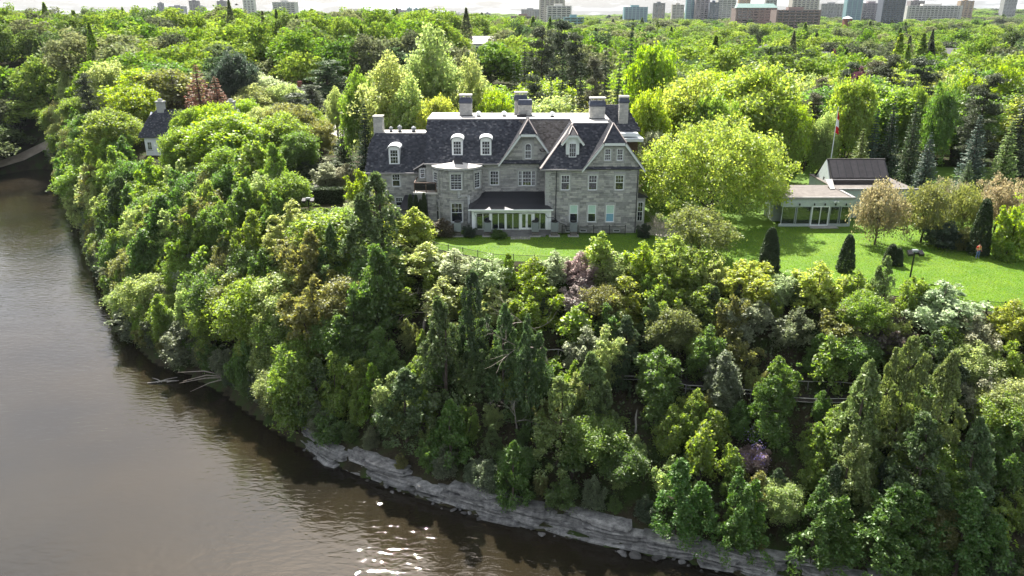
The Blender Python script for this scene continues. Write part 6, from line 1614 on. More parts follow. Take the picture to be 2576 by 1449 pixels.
 (Bu, 330, 770, 120, 'grey', 'bush overhanging the dark water on the left', dict(h=5)),
 (Bu, 450, 810, 130, 'grey', 'grey-green bush above the drifting branches', dict(h=6)),
 ('mixed', 730, 512, 170, 'pale', 'light green spreading tree below the floodlight', dict(h=9)),
 (Bu, 660, 600, 120, 'pale', 'pale lit bush with bare twigs on the left slope', dict(h=6)),
 (Ce, 832, 560, 95, 'cedar', 'tall olive cedar below the clipped hedge', dict(h=12)),
 ('mixed', 760, 610, 120, 'fresh', 'lit green tree left of the tall olive cedar', dict(h=8)),
 (Bu, 690, 680, 120, 'fresh', 'green bush above the bright spreading maple', dict(h=6)),
 # lower slope cedars
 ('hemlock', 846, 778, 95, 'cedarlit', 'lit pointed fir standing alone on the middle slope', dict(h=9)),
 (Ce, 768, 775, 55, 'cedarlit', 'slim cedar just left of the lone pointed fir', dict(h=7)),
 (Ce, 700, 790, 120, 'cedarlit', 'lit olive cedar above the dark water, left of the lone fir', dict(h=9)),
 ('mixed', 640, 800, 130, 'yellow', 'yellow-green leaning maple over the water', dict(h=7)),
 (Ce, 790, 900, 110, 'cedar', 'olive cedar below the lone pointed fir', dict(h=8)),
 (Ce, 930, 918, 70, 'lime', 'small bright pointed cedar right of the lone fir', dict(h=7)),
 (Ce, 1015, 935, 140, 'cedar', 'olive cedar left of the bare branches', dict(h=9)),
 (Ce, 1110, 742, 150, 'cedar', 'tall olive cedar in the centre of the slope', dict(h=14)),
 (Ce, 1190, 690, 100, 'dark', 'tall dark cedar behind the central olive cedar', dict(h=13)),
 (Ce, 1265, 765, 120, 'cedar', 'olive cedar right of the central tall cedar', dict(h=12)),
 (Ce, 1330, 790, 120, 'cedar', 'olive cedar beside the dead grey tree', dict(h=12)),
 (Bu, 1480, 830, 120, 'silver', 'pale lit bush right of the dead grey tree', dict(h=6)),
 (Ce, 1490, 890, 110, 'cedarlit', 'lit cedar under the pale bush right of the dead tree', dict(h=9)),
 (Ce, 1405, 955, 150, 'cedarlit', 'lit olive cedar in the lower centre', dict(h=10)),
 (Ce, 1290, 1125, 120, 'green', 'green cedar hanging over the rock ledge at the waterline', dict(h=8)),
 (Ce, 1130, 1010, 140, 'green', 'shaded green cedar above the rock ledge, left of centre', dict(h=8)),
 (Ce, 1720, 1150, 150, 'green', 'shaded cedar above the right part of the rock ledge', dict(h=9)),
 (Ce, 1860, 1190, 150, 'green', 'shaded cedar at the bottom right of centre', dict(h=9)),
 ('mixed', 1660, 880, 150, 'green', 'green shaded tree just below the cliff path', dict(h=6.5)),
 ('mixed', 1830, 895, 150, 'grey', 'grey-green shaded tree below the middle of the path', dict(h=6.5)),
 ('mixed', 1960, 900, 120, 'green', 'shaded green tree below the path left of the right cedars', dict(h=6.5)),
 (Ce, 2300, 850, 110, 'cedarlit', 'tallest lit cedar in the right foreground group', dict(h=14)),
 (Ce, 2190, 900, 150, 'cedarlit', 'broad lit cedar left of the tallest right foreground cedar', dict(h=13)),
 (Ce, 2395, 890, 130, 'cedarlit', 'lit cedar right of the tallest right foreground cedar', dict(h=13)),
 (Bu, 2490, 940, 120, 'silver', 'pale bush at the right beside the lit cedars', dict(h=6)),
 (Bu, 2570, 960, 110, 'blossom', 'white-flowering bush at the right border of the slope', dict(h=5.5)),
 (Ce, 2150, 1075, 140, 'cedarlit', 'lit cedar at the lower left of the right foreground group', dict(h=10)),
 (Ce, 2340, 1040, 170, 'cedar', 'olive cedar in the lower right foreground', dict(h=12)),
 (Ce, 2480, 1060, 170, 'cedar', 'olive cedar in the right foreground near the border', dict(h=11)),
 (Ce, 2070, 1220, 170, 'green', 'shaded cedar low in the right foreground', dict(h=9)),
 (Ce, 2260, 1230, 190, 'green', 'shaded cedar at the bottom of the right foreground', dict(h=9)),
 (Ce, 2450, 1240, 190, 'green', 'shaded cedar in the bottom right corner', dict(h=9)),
 (Bu, 1905, 1130, 100, 'lilac', 'shaded shrub with lilac flowers on the lower right slope', dict(h=2.6)),
 ('bare', 1388, 733, 210, 'grey', 'dead grey tree with bare spreading branches in the centre', dict(h=10, var=0)),
 ('bare', 1060, 720, 150, 'grey', 'bare grey branches above the central cedars', dict(h=6, var=1)),
 ('bare', 1215, 925, 130, 'grey', 'bare twisted branches low in the centre of the slope', dict(h=5, var=2)),
 ('bare', 1300, 985, 90, 'grey', 'thin bare grey stems in shade below the dead tree', dict(h=5, var=1)),
 ('bare', 440, 620, 40, 'grey', 'thin leaning grey trunks on the shaded left slope', dict(h=9, var=2)),
]
SHOW = []
for kind, vx, vt, vw, tint, lab, kw in HAND:
    o = tree(kind, vx, vt, vw * (1.22 if kind == Bu else 1.0), tint, lab, **kw)
    if kind in ('bare', 'hemlock') or 'lilac flowers' in lab or 'right foreground group' in lab:
        hp = PROTO[kind][0][0] * o.scale[2] / mpp(o.location.y, o.location.z)
        SHOW.append((vx - vw * .4, vx + vw * .4, vt, vt + hp * .62, o.location.y - .6))
# snag and driftwood
x, y, z = ray_ground(1597, 1092)
o = thing('broken_snag', (x, y, z), 'pale broken tree trunk standing bare on the lower slope', 'snag')
put('trunk', MB().tube([(x, y, z - .3), (x + .05, y, z + .9), (x - .05, y, z + 1.9), (x + .05, y, z + 2.9)], [.14, .12, .1, .03], 7).mesh('trunk', M['palebark']), o)
x, y, _ = at_z(413, 962, -19.9)
o = thing('driftwood', (x, y, -19.95), 'pale driftwood branches lying in the water by the left bank', 'driftwood')
for a, b in (((-2.3, -.1, 0), (2, .2, .25)), ((-1, 0, .05), (1.6, .7, .5)), ((-.4, .1, .05), (-2.0, .8, .35)), ((.4, 0, .1), (1.9, -.3, .45))):
    put('branch', MB().tube([(x + a[0], y + a[1], -19.95 + a[2]), (x + (a[0] + b[0]) / 2, y + (a[1] + b[1]) / 2 + .1, -19.9 + b[2] * .6), (x + b[0], y + b[1], -19.95 + b[2])], [.09, .07, .03], 6).mesh('branch', M['palebark']), o)
x, y, z = ray_ground(560, 960)
o = thing('fallen_tree', (x, y, z), 'bare fallen branches reaching over the dark water', 'fallen tree')
for dx, dy, dz, L in ((-5, -2, .8, 1), (-4, -3, 1.6, 1), (-5.5, -1, 1.9, 1), (-3, -3.5, .3, 1)):
    put('branch', MB().tube([(x + 1, y + 1, z + .2), (x + dx * .4, y + dy * .4, z + dz * .8 + .3), (x + dx, y + dy, z + dz)], [.12, .07, .02], 6).mesh('branch', M['twig']), o)

# lilac blossoms on the shaded shrub
rg = np.random.default_rng(8); lil = []
for vx, vy, n in ((1908, 1150, 26), (1872, 1148, 10), (1890, 1085, 12), (1900, 1120, 14)):
    x, y, z = ray_ground(vx, vy, 1.4)
    P = np.array((x, y - .6, z)) + rg.normal(size=(n * 6, 3)) * np.array((.42, .25, .35)); lil.append(leaves(P, rvec(rg, len(P)), .09, rg))
o = put('lilac_blossom', leaf_mesh('lilac_blossom', lil, M['blossom'])); o.color = (.45, .36, .72, 1)
tag(o, 'small purple lilac blossom clusters on the shaded lower right slope', 'blossom', kind='stuff')

# ------------------------------------------------------------------ clipped hedges by the drive
def hedge(a, b, w, h, lab, n=3800, leaf=.1, tint='clip'):
    a, b = np.array(a), np.array(b); L = np.linalg.norm(b - a); d = (b - a) / L; nrm = np.array((-d[1], d[0])); rg = np.random.default_rng(int(L * 100))
    o = thing('clipped_hedge', (*((a + b) / 2), 0), lab, 'hedge')
    u, v, t = rg.random(n) * L, (rg.random(n) - .5) * w, rg.random(n)
    side = rg.integers(0, 3, n); v = np.where(side == 0, -w / 2, np.where(side == 1, w / 2, v)) + rg.normal(size=n) * .05; z = np.where(side == 2, h, t * h) + rg.normal(size=n) * .06
    P = np.stack([a[0] + d[0] * u + nrm[0] * v, a[1] + d[1] * u + nrm[1] * v, z], 1)
    N = np.where((side == 2)[:, None], (0, 0, 1.0), np.stack([nrm[0] * np.sign(v), nrm[1] * np.sign(v), np.zeros(n)], 1))
    c = put('foliage', leaf_mesh('foliage', [leaves(P, N, leaf, rg)], M['needle']), o); c.color = (*TINT[tint], 1)
    mb = MB(); m4 = Matrix.Translation((a[0], a[1], 0)) @ Matrix.Rotation(math.atan2(d[1], d[0]), 4, 'Z')
    mb.box(.1, L - .1, -w / 2 + .12, w / 2 - .12, 0, h - .12, m4); put('core', mb.mesh('core', M['hedgecore']), o)
M['hedgecore'] = pmat('hedge_core', (0.02, 0.025, 0.01), 1, .3, 4)
hedge(at_z(705, 512)[:2], at_z(868, 510)[:2], 1.6, 2.4, 'tall clipped dark hedge in front of the curving drive', 5200)
hedge(at_z(735, 446)[:2], at_z(815, 462)[:2], 1.5, 1.6, 'low clipped hedge along the inner curve of the drive, left piece')
hedge(at_z(815, 463)[:2], at_z(895, 463)[:2], 1.5, 1.6, 'low clipped hedge along the inner curve of the drive, by the house')

# ------------------------------------------------------------------ filling the slope
def nth(k):
    tens = ['', '', 'twenty', 'thirty', 'forty', 'fifty', 'sixty', 'seventy', 'eighty', 'ninety']
    one = ['', 'first', 'second', 'third', 'fourth', 'fifth', 'sixth', 'seventh', 'eighth', 'ninth', 'tenth', 'eleventh', 'twelfth', 'thirteenth', 'fourteenth', 'fifteenth', 'sixteenth', 'seventeenth', 'eighteenth', 'nineteenth']
    if k >= 100: return 'hundred and ' + nth(k - 100) if k > 100 else 'hundredth'
    if k < 20: return one[k]
    return tens[k // 10][:-1] + 'ieth' if k % 10 == 0 else tens[k // 10] + '-' + one[k % 10]
frng = random.Random(99)
KEEP = [(348, 446, 262, 400, 160), (575, 612, 262, 320, 160), (400, 580, 165, 280, 186), (918, 1625, 238, 592, 100), (1985, 2245, 405, 578, 104), (1100, 1640, 588, 648, 90), (1835, 2560, 575, 700, 80), (700, 900, 428, 520, 112), (770, 800, 495, 560, 100),
        (1998, 2094, 126, 160, 300), (2100, 2262, 98, 150, 300), (1825, 1892, 128, 142, 300), (1628, 1668, 112, 128, 300), (1405, 1452, 90, 112, 300), (2380, 2420, 147, 160, 300), (1990, 2030, 98, 110, 500), (585, 625, 205, 240, 220), (500, 535, 205, 240, 210), (680, 760, 178, 205, 235), (800, 1000, 270, 335, 195)]
KEEP += SHOW + [(1588, 1606, 1040, 1092, 70), (395, 440, 948, 970, 105), (1690, 2560, 850, 925, 67)][:2]
def hides(x, y, z, h, w):
    vx_, vt_ = to_view(x, y, z + h); hw = w / 2 / mpp(y, z)
    vb_ = to_view(x, y, z)[1]
    return any(vx_ + hw * .8 > a and vx_ - hw * .8 < b and vt_ < d - 4 and vb_ > c and y < yy for a, b, c, d, yy in KEEP)
AUTO = []
def to_view(x, y, z):
    D = y * CP + (CAMZ - z) * SP; U = y * SP - (CAMZ - z) * CP
    return CX + FPX * x / D, CY - FPX * U / D
def zone_word(x, y):
    ds = seg_dist(np.array([x]), np.array([y]), SHORE)[0]; dl = seg_dist(np.array([x]), np.array([y]), EDGE)[0]
    t = ds / (ds + dl)
    a = 'low by the water' if t < .3 else 'half way up the slope' if t < .62 else 'high on the slope'
    b = 'left bank' if x < -45 else 'slope left of centre' if x < -12 else 'central cliff' if x < 15 else 'right cliff'
    return b, a
CW = {'green': 'green', 'grey': 'grey-green', 'olive': 'olive', 'fresh': 'light green', 'dark': 'dark green', 'cedar': 'olive', 'pale': 'pale green'}
sx, sy = [], []
gxs, gys = np.meshgrid(np.arange(-150, 75, 2.75), np.arange(45, 260, 2.75))
gxs = gxs.ravel() + np.array([frng.uniform(-1.1, 1.1) for _ in range(gxs.size)]); gys = gys.ravel() + np.array([frng.uniform(-1.1, 1.1) for _ in range(gys.size)])
on = inside(gxs, gys, LAND) & ~inside(gxs, gys, PLAT)
gxs, gys = gxs[on], gys[on]
ds, dl = seg_dist(gxs, gys, SHORE), seg_dist(gxs, gys, EDGE); tt_ = ds / (ds + dl)
cnt = 0
cand = []
for x, y, t, d0 in zip(gxs, gys, tt_, ds):
    D = y * CP + (CAMZ - g1(x, y)) * SP; vx = CX + FPX * x / D
    if vx < -60 or vx > 2640: continue
    if abs(t - .572) < .018 and x > 2: continue            # the path stays open
    if D > 140 and frng.random() < .35: continue
    ledge = x > -24 and d0 < 2.6
    if d0 < .5 or ledge: continue
    if any((x - a) ** 2 + (y - b) ** 2 < (r * .75) ** 2 for a, b, r in PLANTED[:]) and frng.random() < .72: continue
    cand.append((x, y, t, D))
cand.sort(key=lambda c: c[3])
for x, y, t, D in cand:
    b_, a_ = zone_word(x, y)
    kind = frng.choice([Bu, Bu, Bu, 'sapling', Ce, 'mixed', B] if x > -14 else ['mixed', Bu, B, 'sapling', 'mixed', B])
    far_ = D > 120
    hh = frng.uniform(3.0, 5.5) if kind == Bu else frng.uniform(4, 8)
    if kind == B: hh = frng.uniform(4.5, 6.5) if x > -14 else frng.uniform(7, 11)
    elif kind == 'mixed': hh = frng.uniform(6, 8) if x > -14 else frng.uniform(7.5, 12)
    elif far_: hh *= 1.5
    if t < .2: hh *= .85
    tint = frng.choice(['green', 'fresh', 'olive', 'fresh', 'pale', 'green', 'fresh'] if kind != Ce else ['cedar', 'cedar', 'green', 'dark'])
    w = hh * frng.uniform(.8, 1.15) if kind in (Bu, B) else hh * frng.uniform(.6, .85) if kind == 'mixed' else hh * frng.uniform(.45, .65)
    if hides(x, y, g1(x, y), hh, w):
        hh *= .55; w *= .6
        if hides(x, y, g1(x, y), hh, w): continue
    word = {'bush': 'leafy shrub', 'cedar': 'small cedar', 'sapling': 'thin young tree', 'mixed': 'slope tree', 'broadleaf': 'rounded slope tree'}[kind]
    AUTO.append((plant(kind, x, y, hh, w, tint, 'x', f'{word}s filling the {b_}'), f'{CW[tint]} {word}', to_view(x, y, g1(x, y) + hh * .6)))
    cnt += 1
def along0(line, step):
    out = []; carry = 0
    for a, b in zip(line[:-1], line[1:]):
        L = math.hypot(b[0] - a[0], b[1] - a[1]); t = carry
        while t < L:
            f = t / L; out.append((a[0] + (b[0] - a[0]) * f, a[1] + (b[1] - a[1]) * f)); t += step
        carry = t - L
    return out
for x, y in along0([at_z(a, b, -20)[:2] for a, b in SHORE_V if 120 < a < 2700], 2.7):
    led = x > -26
    x += frng.uniform(-.5, .5); y += (frng.uniform(1.3, 2.6) if led else frng.uniform(.2, 1.2)); x += 0 if led else .8
    if led and frng.random() < .12: continue
    hh = frng.uniform(1.6, 4.2) if led else frng.uniform(2.5, 5.0); hh *= 1.0 if y < 110 else 1.4
    tint = frng.choice(['green', 'grey', 'olive', 'dark', 'green'])
    AUTO.append((plant(Bu, x, y, hh, hh * frng.uniform(.9, 1.3), tint, 'x', 'bushes overhanging the waterline', z=max(g1(x, y), -19.8)), f'{CW[tint]} waterline bush', to_view(x, y, g1(x, y) + hh * .6)))
print('slope fill', cnt)

# ------------------------------------------------------------------ the wood behind, singly where it shows large
def blocked(x, y):
    D = y * CP + CAMZ * SP; vx = CX + FPX * x / D
    if -26 < x < 24 and 92 < y < 132: return True
    if 28 < x < 64 and 80 < y < 126: return True
    if x > 20 and y < 150: return True
    if -82 < x < 12 and 180 < y < 245: return True                 # parking
    if -85 < x < -55 and 150 < y < 180: return True
    if -56 < x < -20 and y < 160: return True
    if abs(y - 318 - 10 * math.sin(x * .012)) < 9 and -160 < x < 220: return True
    for hx, hy, hr_, v in HOUSE_XY:
        if (x - hx) ** 2 + (y - hy) ** 2 < hr_ ** 2: return True
        if 0 < hy - y < (130 if v == 'far' else 45) and abs(x / y - hx / hy) * y < hr_ * .7 : return True   # keep the houses in sight
    return False
pts = []
Y = 128.0
while Y < 460:
    s = max(9.5, Y * .042); half = Y * .73 + 12
    x = -half + frng.uniform(0, s)
    while x < half:
        px_, py_ = x + frng.uniform(-.35, .35) * s, Y + frng.uniform(-.4, .4) * s
        x += s
        if not inside(np.array([px_]), np.array([py_]), PLAT)[0] and px_ > -150: continue
        if not inside(np.array([px_]), np.array([py_]), LAND)[0]: continue
        if blocked(px_, py_): continue
        if any((px_ - a) ** 2 + (py_ - b) ** 2 < (r + 1.5) ** 2 for a, b, r in PLANTED): continue
        pts.append((px_, py_))
    Y += s * .92
print('wood points', len(pts))
pts.sort(key=lambda p: p[1])
near, rest = pts[:120], pts[120:]
SIDE = [(-1e9, 'left wood beyond the river bend'), (-60, 'wood left of the house'), (-5, 'wood behind the house'), (45, 'trees right of the yellow maples'), (95, 'trees at the right edge')]
seen = {}
for x, y in near:
    side = [w for lim, w in SIDE if x >= lim][-1]
    dep = 'front row' if y < 200 else 'middle rows' if y < 280 else 'back rows'
    right = x > 20
    q = frng.random()
    if q < .10: kind, tint, word = Sp, frng.choice(['pine', 'dark', 'dark']), 'dark spruce'
    elif q < .16: kind, tint, word = Pi, 'pine', 'dark pine'
    else:
        kind = Fe if frng.random() < .2 else B
        tint = frng.choice(['green', 'fresh', 'fresh', 'lime', 'green', 'pale', 'olive', 'dark', 'lime', 'yellow'] + (['maroon'] if right and frng.random() < .35 else []))
        word = {'green': 'mid green', 'fresh': 'fresh green', 'lime': 'bright green', 'pale': 'pale green', 'olive': 'olive green', 'dark': 'dark green', 'yellow': 'yellow-green', 'maroon': 'maroon-leaved'}[tint] + ' broadleaf tree'
    hh = frng.uniform(12, 17) if right or x > -10 else frng.uniform(12, 17)
    w = hh * (frng.uniform(.8, 1.15) if kind in (B, Fe) else .42)
    if hides(x, y, g1(x, y), hh, w): continue
    AUTO.append((plant(kind, x, y, hh, w, tint, 'x', f'{side}'), word, to_view(x, y, g1(x, y) + hh * .7)))
# labels: each by its look and the landmark nearest to it in the picture
MARKS = [(400, 320, 'the cottage roof'), (205, 520, 'the leaning willow'), (90, 425, 'the sandy bank'), (585, 190, 'the dark rounded tree'), (490, 230, 'the rust-brown spruces'), (690, 230, 'the white house'),
 (860, 310, 'the parking area'), (803, 450, 'the globe lamp'), (780, 530, 'the left floodlight'), (935, 310, 'the left wing chimney'), (1090, 150, 'the tallest pale tree'), (1412, 90, 'the broad dark pine'),
 (1584, 100, 'the tallest spruce'), (1645, 150, 'the tall bright tree'), (1915, 220, 'the largest yellow maple'), (2240, 200, 'the dark pine row'), (2105, 320, 'the flagpole'), (2262, 330, 'the pavilion spruces'), (2243, 115, 'the pointed turret'),
 (2065, 145, 'the grey gabled house'), (1858, 140, 'the long grey roof'), (2490, 560, 'the tall columnar cedar'), (2500, 250, 'the right edge pine'), (1083, 20, 'the stepped white block'), (750, 15, 'the second skyline tower'), (1150, 60, 'the white office building'),
 (1385, 850, 'the dead grey tree'), (846, 860, 'the lone pointed fir'), (575, 780, 'the bright spreading maple'), (413, 960, 'the driftwood'), (1110, 850, 'the central olive cedar'), (1215, 970, 'the bare twisted branches'), (1597, 1065, 'the broken snag'),
 (1905, 1140, 'the lilac blossoms'), (2300, 950, 'the tallest lit cedar'), (2340, 1150, 'the lower right cedars'), (1290, 1210, 'the overhanging cedar'), (830, 1150, 'the left end of the ledge'), (1900, 1430, 'the right end of the ledge'), (1720, 1230, 'the shaded ledge cedar'),
 (250, 640, 'the waterline cedar'), (480, 680, 'the silver-green bush'), (560, 970, 'the fallen branches'), (700, 880, 'the lit cedars over the water'), (935, 960, 'the small bright cedar'), (1480, 880, 'the pale bush by the dead tree'), (1700, 850, 'the cable railing'), (2385, 760, 'the white-flowering bush'),
 (300, 90, 'the leftmost skyline'), (100, 200, 'the upper left border'), (60, 320, 'the left border'), (1800, 60, 'the navy slab'), (2480, 130, 'the right border houses')]
def ordinal(k): return 'nearest' if k == 0 else nth(k + 1) + ' nearest'
bins = {}
for o_, w_, (vx_, vy_) in AUTO:
    mk = min(MARKS, key=lambda m: math.hypot(m[0] - vx_, (m[1] - vy_) * 1.3)); dx_, dy_ = vx_ - mk[0], vy_ - mk[1]
    dr = ('left of' if dx_ < 0 else 'right of') if abs(dx_) > abs(dy_) else ('above' if dy_ < 0 else 'below')
    bins.setdefault((w_, dr, mk[2]), []).append((math.hypot(dx_, dy_), o_))
for (w_, dr, mk), L_ in bins.items():
    L_.sort(key=lambda q: q[0])
    for k_, (_, o_) in enumerate(L_):
        o_['label'] = f'{w_} {dr} {mk}' if len(L_) == 1 else f'{ordinal(k_)} {w_} {dr} {mk}'
# the rest of the wood and everything out to the horizon: one mass
far = [(x, y, frng.uniform(1.0, 1.7), 0) for x, y in rest if not hides(x, y, g1(x, y), 14, 12)]
Y = 440.0
while Y < 6200:
    s = max(19.0, Y * .03); half = Y * .72 + 20
    x = -half + frng.uniform(0, s)
    while x < half:
        px_, py_ = x + frng.uniform(-.4, .4) * s, Y + frng.uniform(-.4, .4) * s; x += s
        if any(-8 < hy - py_ < (150 if v == 'far' else 45) and abs(px_ / py_ - hx / hy) * py_ < hr_ for hx, hy, hr_, v in HOUSE_XY): continue
        far.append((px_, py_, s / 13.0 * frng.uniform(.75, 1.45), 1))
    Y += s * .9
print('far trees', len(far))
col = bpy.data.collections.new('far_crowns')
for i, me in enumerate(FAR):
    ob = bpy.data.objects.new('far_crown_%d' % i, me); col.objects.link(ob)
FP = np.array([(x, y) for x, y, s, f in far]); FZ = gz(FP[:, 0], FP[:, 1])
def far_wood(name, sel, lab):
    P = [(FP[i, 0], FP[i, 1], FZ[i] - .8) for i in sel]
    me = mesh(name, P, [], ())
    rg = np.random.default_rng(4)
    sc = np.array([far[i][2] for i in sel]); hs = np.minimum(sc, 1.0) * rg.uniform(.65, 1.35, len(sel))
    a = me.attributes.new('wsize', 'FLOAT_VECTOR', 'POINT'); a.data.foreach_set('vector', np.stack([sc, sc, hs], 1).astype(np.float32).ravel())
    a = me.attributes.new('spin', 'FLOAT_VECTOR', 'POINT'); a.data.foreach_set('vector', np.stack([0 * sc, 0 * sc, rg.uniform(0, 6.28, len(sel))], 1).astype(np.float32).ravel())
    pk = rg.choice(5, len(sel), p=[.24, .24, .22, .22, .08]).astype(np.int32)
    a = me.attributes.new('pick', 'INT', 'POINT'); a.data.foreach_set('value', pk)
    o = put(name, me); tag(o, lab, 'forest', kind='stuff')
    ng = bpy.data.node_groups.new(name, 'GeometryNodeTree')
    ng.interface.new_socket('Geometry', in_out='INPUT', socket_type='NodeSocketGeometry'); ng.interface.new_socket('Geometry', in_out='OUTPUT', socket_type='NodeSocketGeometry')
    gi, go = ng.nodes.new('NodeGroupInput'), ng.nodes.new('NodeGroupOutput')
    ip = ng.nodes.new('GeometryNodeInstanceOnPoints'); ci = ng.nodes.new('GeometryNodeCollectionInfo')
    ci.inputs[0].default_value = col; ci.inputs['Separate Children'].default_value = True; ci.inputs['Reset Children'].default_value = True
    ip.inputs['Pick Instance'].default_value = True
    def attr(nm, ty):
        n = ng.nodes.new('GeometryNodeInputNamedAttribute'); n.data_type = ty; n.inputs[0].default_value = nm; return n.outputs[0]
    ng.links.new(gi.outputs[0], ip.inputs['Points']); ng.links.new(ci.outputs[0], ip.inputs['Instance'])
    ng.links.new(attr('pick', 'INT'), ip.inputs['Instance Index']); ng.links.new(attr('wsize', 'FLOAT_VECTOR'), ip.inputs['Scale']); ng.links.new(attr('spin', 'FLOAT_VECTOR'), ip.inputs['Rotation'])
    ng.links.new(ip.outputs[0], go.inputs[0])
    md = o.modifiers.new('wood', 'NODES'); md.node_group = ng
far_wood('distant_wood', [i for i, q in enumerate(far) if q[3] == 0], 'mass of trees behind the nearer wood, before the town')
far_wood('horizon_wood', [i for i, q in enumerate(far) if q[3] == 1], 'far treetops stretching to the horizon around the towers')

# ------------------------------------------------------------------ limestone ledge and boulders at the water
rr = random.Random(17)
lg = thing('rock_ledge', (*at_z(1250, 1300, -20)[:2], -20), 'pale grey layered limestone ledge along the dark waterline', 'rock ledge')
LP = [at_z(x, y, -20)[:2] for x, y in SHORE_V[::-1] if x >= 775]
def along(line, step):
    out = []; carry = 0
    for a, b in zip(line[:-1], line[1:]):
        L = math.hypot(b[0] - a[0], b[1] - a[1]); t = carry
        while t < L:
            f = t / L; out.append((a[0] + (b[0] - a[0]) * f, a[1] + (b[1] - a[1]) * f, math.atan2(b[1] - a[1], b[0] - a[0]))); t += step
        carry = t - L
    return out
nslab = 0
for x, y, a in along(LP, 2.1):
    n_ = (-math.sin(a), math.cos(a))           # inland
    if n_[1] < 0: n_ = (-n_[0], -n_[1])
    if rr.random() < .1: continue
    z = -20.25; back = -0.25 + rr.uniform(-.25, .25)
    top = -20 + rr.uniform(1.2, 2.1)
    while z < top:
        th = rr.uniform(.12, .3); L = rr.uniform(2.6, 6.0); Dp = rr.uniform(2.4, 3.4)
        ox, oy = x + n_[0] * (back + Dp / 2) + rr.uniform(-.6, .6) * math.cos(a), y + n_[1] * (back + Dp / 2) + rr.uniform(-.6, .6) * math.sin(a)
        k = 9; ring = []
        for i in range(k):
            t = 6.283 * i / k + rr.uniform(-.15, .15)
            ex, ey = math.copysign(abs(math.cos(t)) ** .42, math.cos(t)) * L / 2 * rr.uniform(.88, 1.1), math.copysign(abs(math.sin(t)) ** .42, math.sin(t)) * Dp / 2 * rr.uniform(.88, 1.1)
            c, s = math.cos(a + rr.uniform(-.03, .03)), math.sin(a); ring.append((ox + ex * c - ey * s, oy + ex * s + ey * c))
        tz = rr.uniform(-.05, .05)
        mb = MB(); mb.add([(p[0], p[1], z) for p in ring] + [(p[0] + rr.uniform(-.05, .05), p[1] + rr.uniform(-.05, .05), z + th * rr.uniform(.9, 1.05)) for p in ring],
                          [tuple(range(k))[::-1], tuple(range(k, 2 * k))] + [(i, (i + 1) % k, k + (i + 1) % k, k + i) for i in range(k)])
        put('slab', mb.mesh('slab', M['rock']), lg); nslab += 1
        z += th * .97; back += rr.uniform(-.16, .24)
print('slabs', nslab)
BV = []
for s in range(5):
    bm = bmesh.new(); bmesh.ops.create_icosphere(bm, subdivisions=2, radius=.5); r5 = random.Random(s)
    ph = [r5.uniform(0, 6) for _ in range(6)]
    for v in bm.verts:
        c = v.co; k = 1 + .22 * math.sin(c.x * 6 + ph[0]) + .2 * math.sin(c.y * 7 + ph[1]) + .15 * math.sin(c.z * 8 + ph[2]); v.co = Vector((round(c.x * k * 5) / 5 * .6 + c.x * k * .4, c.y * k, c.z * k * .6))
    me = bpy.data.meshes.new('boulder'); bm.to_mesh(me); bm.free(); me.materials.append(M['rockdark']); BV.append(me)
BW = ['left end of the ledge', 'left part of the ledge', 'middle of the ledge', 'right part of the ledge', 'right end of the ledge']
spots = along(LP, .62)
for i, (x, y, a) in enumerate(spots):
    if rr.random() < .5: continue
    n_ = (-math.sin(a), math.cos(a)); n_ = n_ if n_[1] > 0 else (-n_[0], -n_[1])
    o = put('boulder', BV[rr.randrange(5)]); s = rr.uniform(.3, 1.1) ** 1.5
    dd = rr.uniform(-1.0, .1)
    o.location = (x + n_[0] * dd, y + n_[1] * dd, -20.0 + .05 * s); o.rotation_euler = (rr.uniform(-.4, .4), rr.uniform(-.4, .4), rr.uniform(0, 6)); o.scale = (s, s * rr.uniform(.7, 1), s * rr.uniform(.6, .9))
    nb_ = globals().get('nb_', 0) + 1
    tag(o, f"{'large' if s > .75 else 'small'} grey boulder at the waterline, {nth(nb_)} from the left end of the ledge", 'boulder', 'boulders along the rock ledge')
# sandy spit at the river bend
ribbon('sand_bank', [at_z(x, y, -20)[:2] for x, y in [(-150, 464), (-60, 448), (0, 437), (60, 425), (128, 420), (150, 428)]], 4, M['sand'], .25)

# ------------------------------------------------------------------ grass blades on the lawn that shows
rg = np.random.default_rng(12)
n = 300000
V = np.stack([rg.uniform(1080, 2640, n), rg.uniform(540, 830, n)], 1)
GX, GY = [], []
r_, u_ = (V[:, 0] - CX) / FPX, -(V[:, 1] - CY) / FPX
k_ = -CAMZ / (-SP + u_ * CP); GX, GY = r_ * k_, (CP + u_ * SP) * k_
ok = inside(GX, GY, LAWN) & ~((GX > -21) & (GX < 18.8) & (GY > 100.3)) & ~((GX > 33) & (GX < 62) & (GY > 104.9))
GX, GY = GX[ok], GY[ok]; n = len(GX)
ang = rg.uniform(0, 6.28, n); hh = rg.uniform(.035, .1, n); ww_ = rg.uniform(.02, .05, n)
base = np.stack([GX, GY, np.full(n, .01)], 1); dxy = np.stack([np.cos(ang), np.sin(ang), 0 * ang], 1) * ww_[:, None]
tip = base + np.stack([rg.normal(size=n) * .03, rg.normal(size=n) * .03, hh], 1)
vv = np.stack([base - dxy, base + dxy, tip], 1).reshape(-1, 3)
gm = leaf_mat('grass_blade', trans=.5, gloss=.03, jitter=.4, patches=(.22, (.19, .25, .035)))
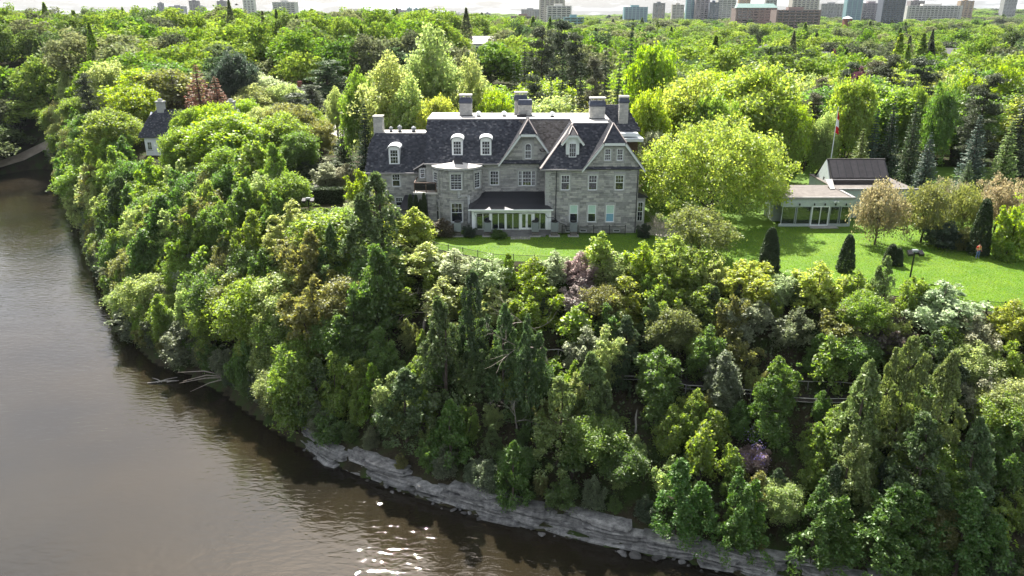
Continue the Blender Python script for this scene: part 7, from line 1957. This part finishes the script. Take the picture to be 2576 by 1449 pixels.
o = put('lawn_grass', np_mesh('lawn_grass', vv, np.arange(n * 3).reshape(-1, 3), gm)); o.color = (.085, .19, .012, 1)
tag(o, 'short mown bright green grass of the lawn', 'grass', kind='stuff')

# ------------------------------------------------------------------ undergrowth on the slope
rg = np.random.default_rng(15); n = 300000
UX, UY = rg.uniform(-140, 70, n), rg.uniform(45, 240, n)
keep_ = rg.random(n) < np.clip(75 / UY, .15, 1)
UX, UY = UX[keep_], UY[keep_]
ok = inside(UX, UY, LAND) & ~inside(UX, UY, PLAT); UX, UY = UX[ok], UY[ok]
ds_, dl_ = seg_dist(UX, UY, SHORE), seg_dist(UX, UY, EDGE); tq = ds_ / (ds_ + dl_)
patch = np.sin(UX * .8 + 2 * np.sin(UY * .5)) + np.sin(UY * .9 + UX * .3)
ok = (ds_ > np.where(UX > -26, 2.2, .4)) & ~((np.abs(tq - .572) < .016) & (UX > 2)) & (patch > -1.6); UX, UY = UX[ok], UY[ok]
UZ = gz(UX, UY) + rg.random(len(UX)) ** 2 * .55
o = put('undergrowth', leaf_mesh('undergrowth', [leaves(np.stack([UX, UY, UZ], 1), np.tile((0, -.2, .8), (len(UX), 1)), .17, rg)], M['leaf'])); o.color = (.07, .115, .03, 1)
tag(o, 'low leafy undergrowth covering the cliff slope between the trees', 'undergrowth', kind='stuff')
# ------------------------------------------------------------------ the air
hz = bpy.data.materials.new('haze_air'); hz.use_nodes = True
hn = hz.node_tree; hn.nodes.remove(hn.nodes['Principled BSDF'])
pv_ = hn.nodes.new('ShaderNodeVolumePrincipled'); pv_.inputs['Color'].default_value = (.80, .90, 1.0, 1); pv_.inputs['Density'].default_value = 0.000025; pv_.inputs['Anisotropy'].default_value = 0.2
hn.links.new(pv_.outputs[0], hn.nodes['Material Output'].inputs['Volume'])
o = put('haze', MB().box(xs.min() - 200, xs.max() + 200, ys.min() - 200, ys.max() + 200, -27, 190).mesh('haze', hz)); o['kind'] = 'stuff'; o['label'] = 'thin pale haze over the distant town and woods'; o['category'] = 'haze'
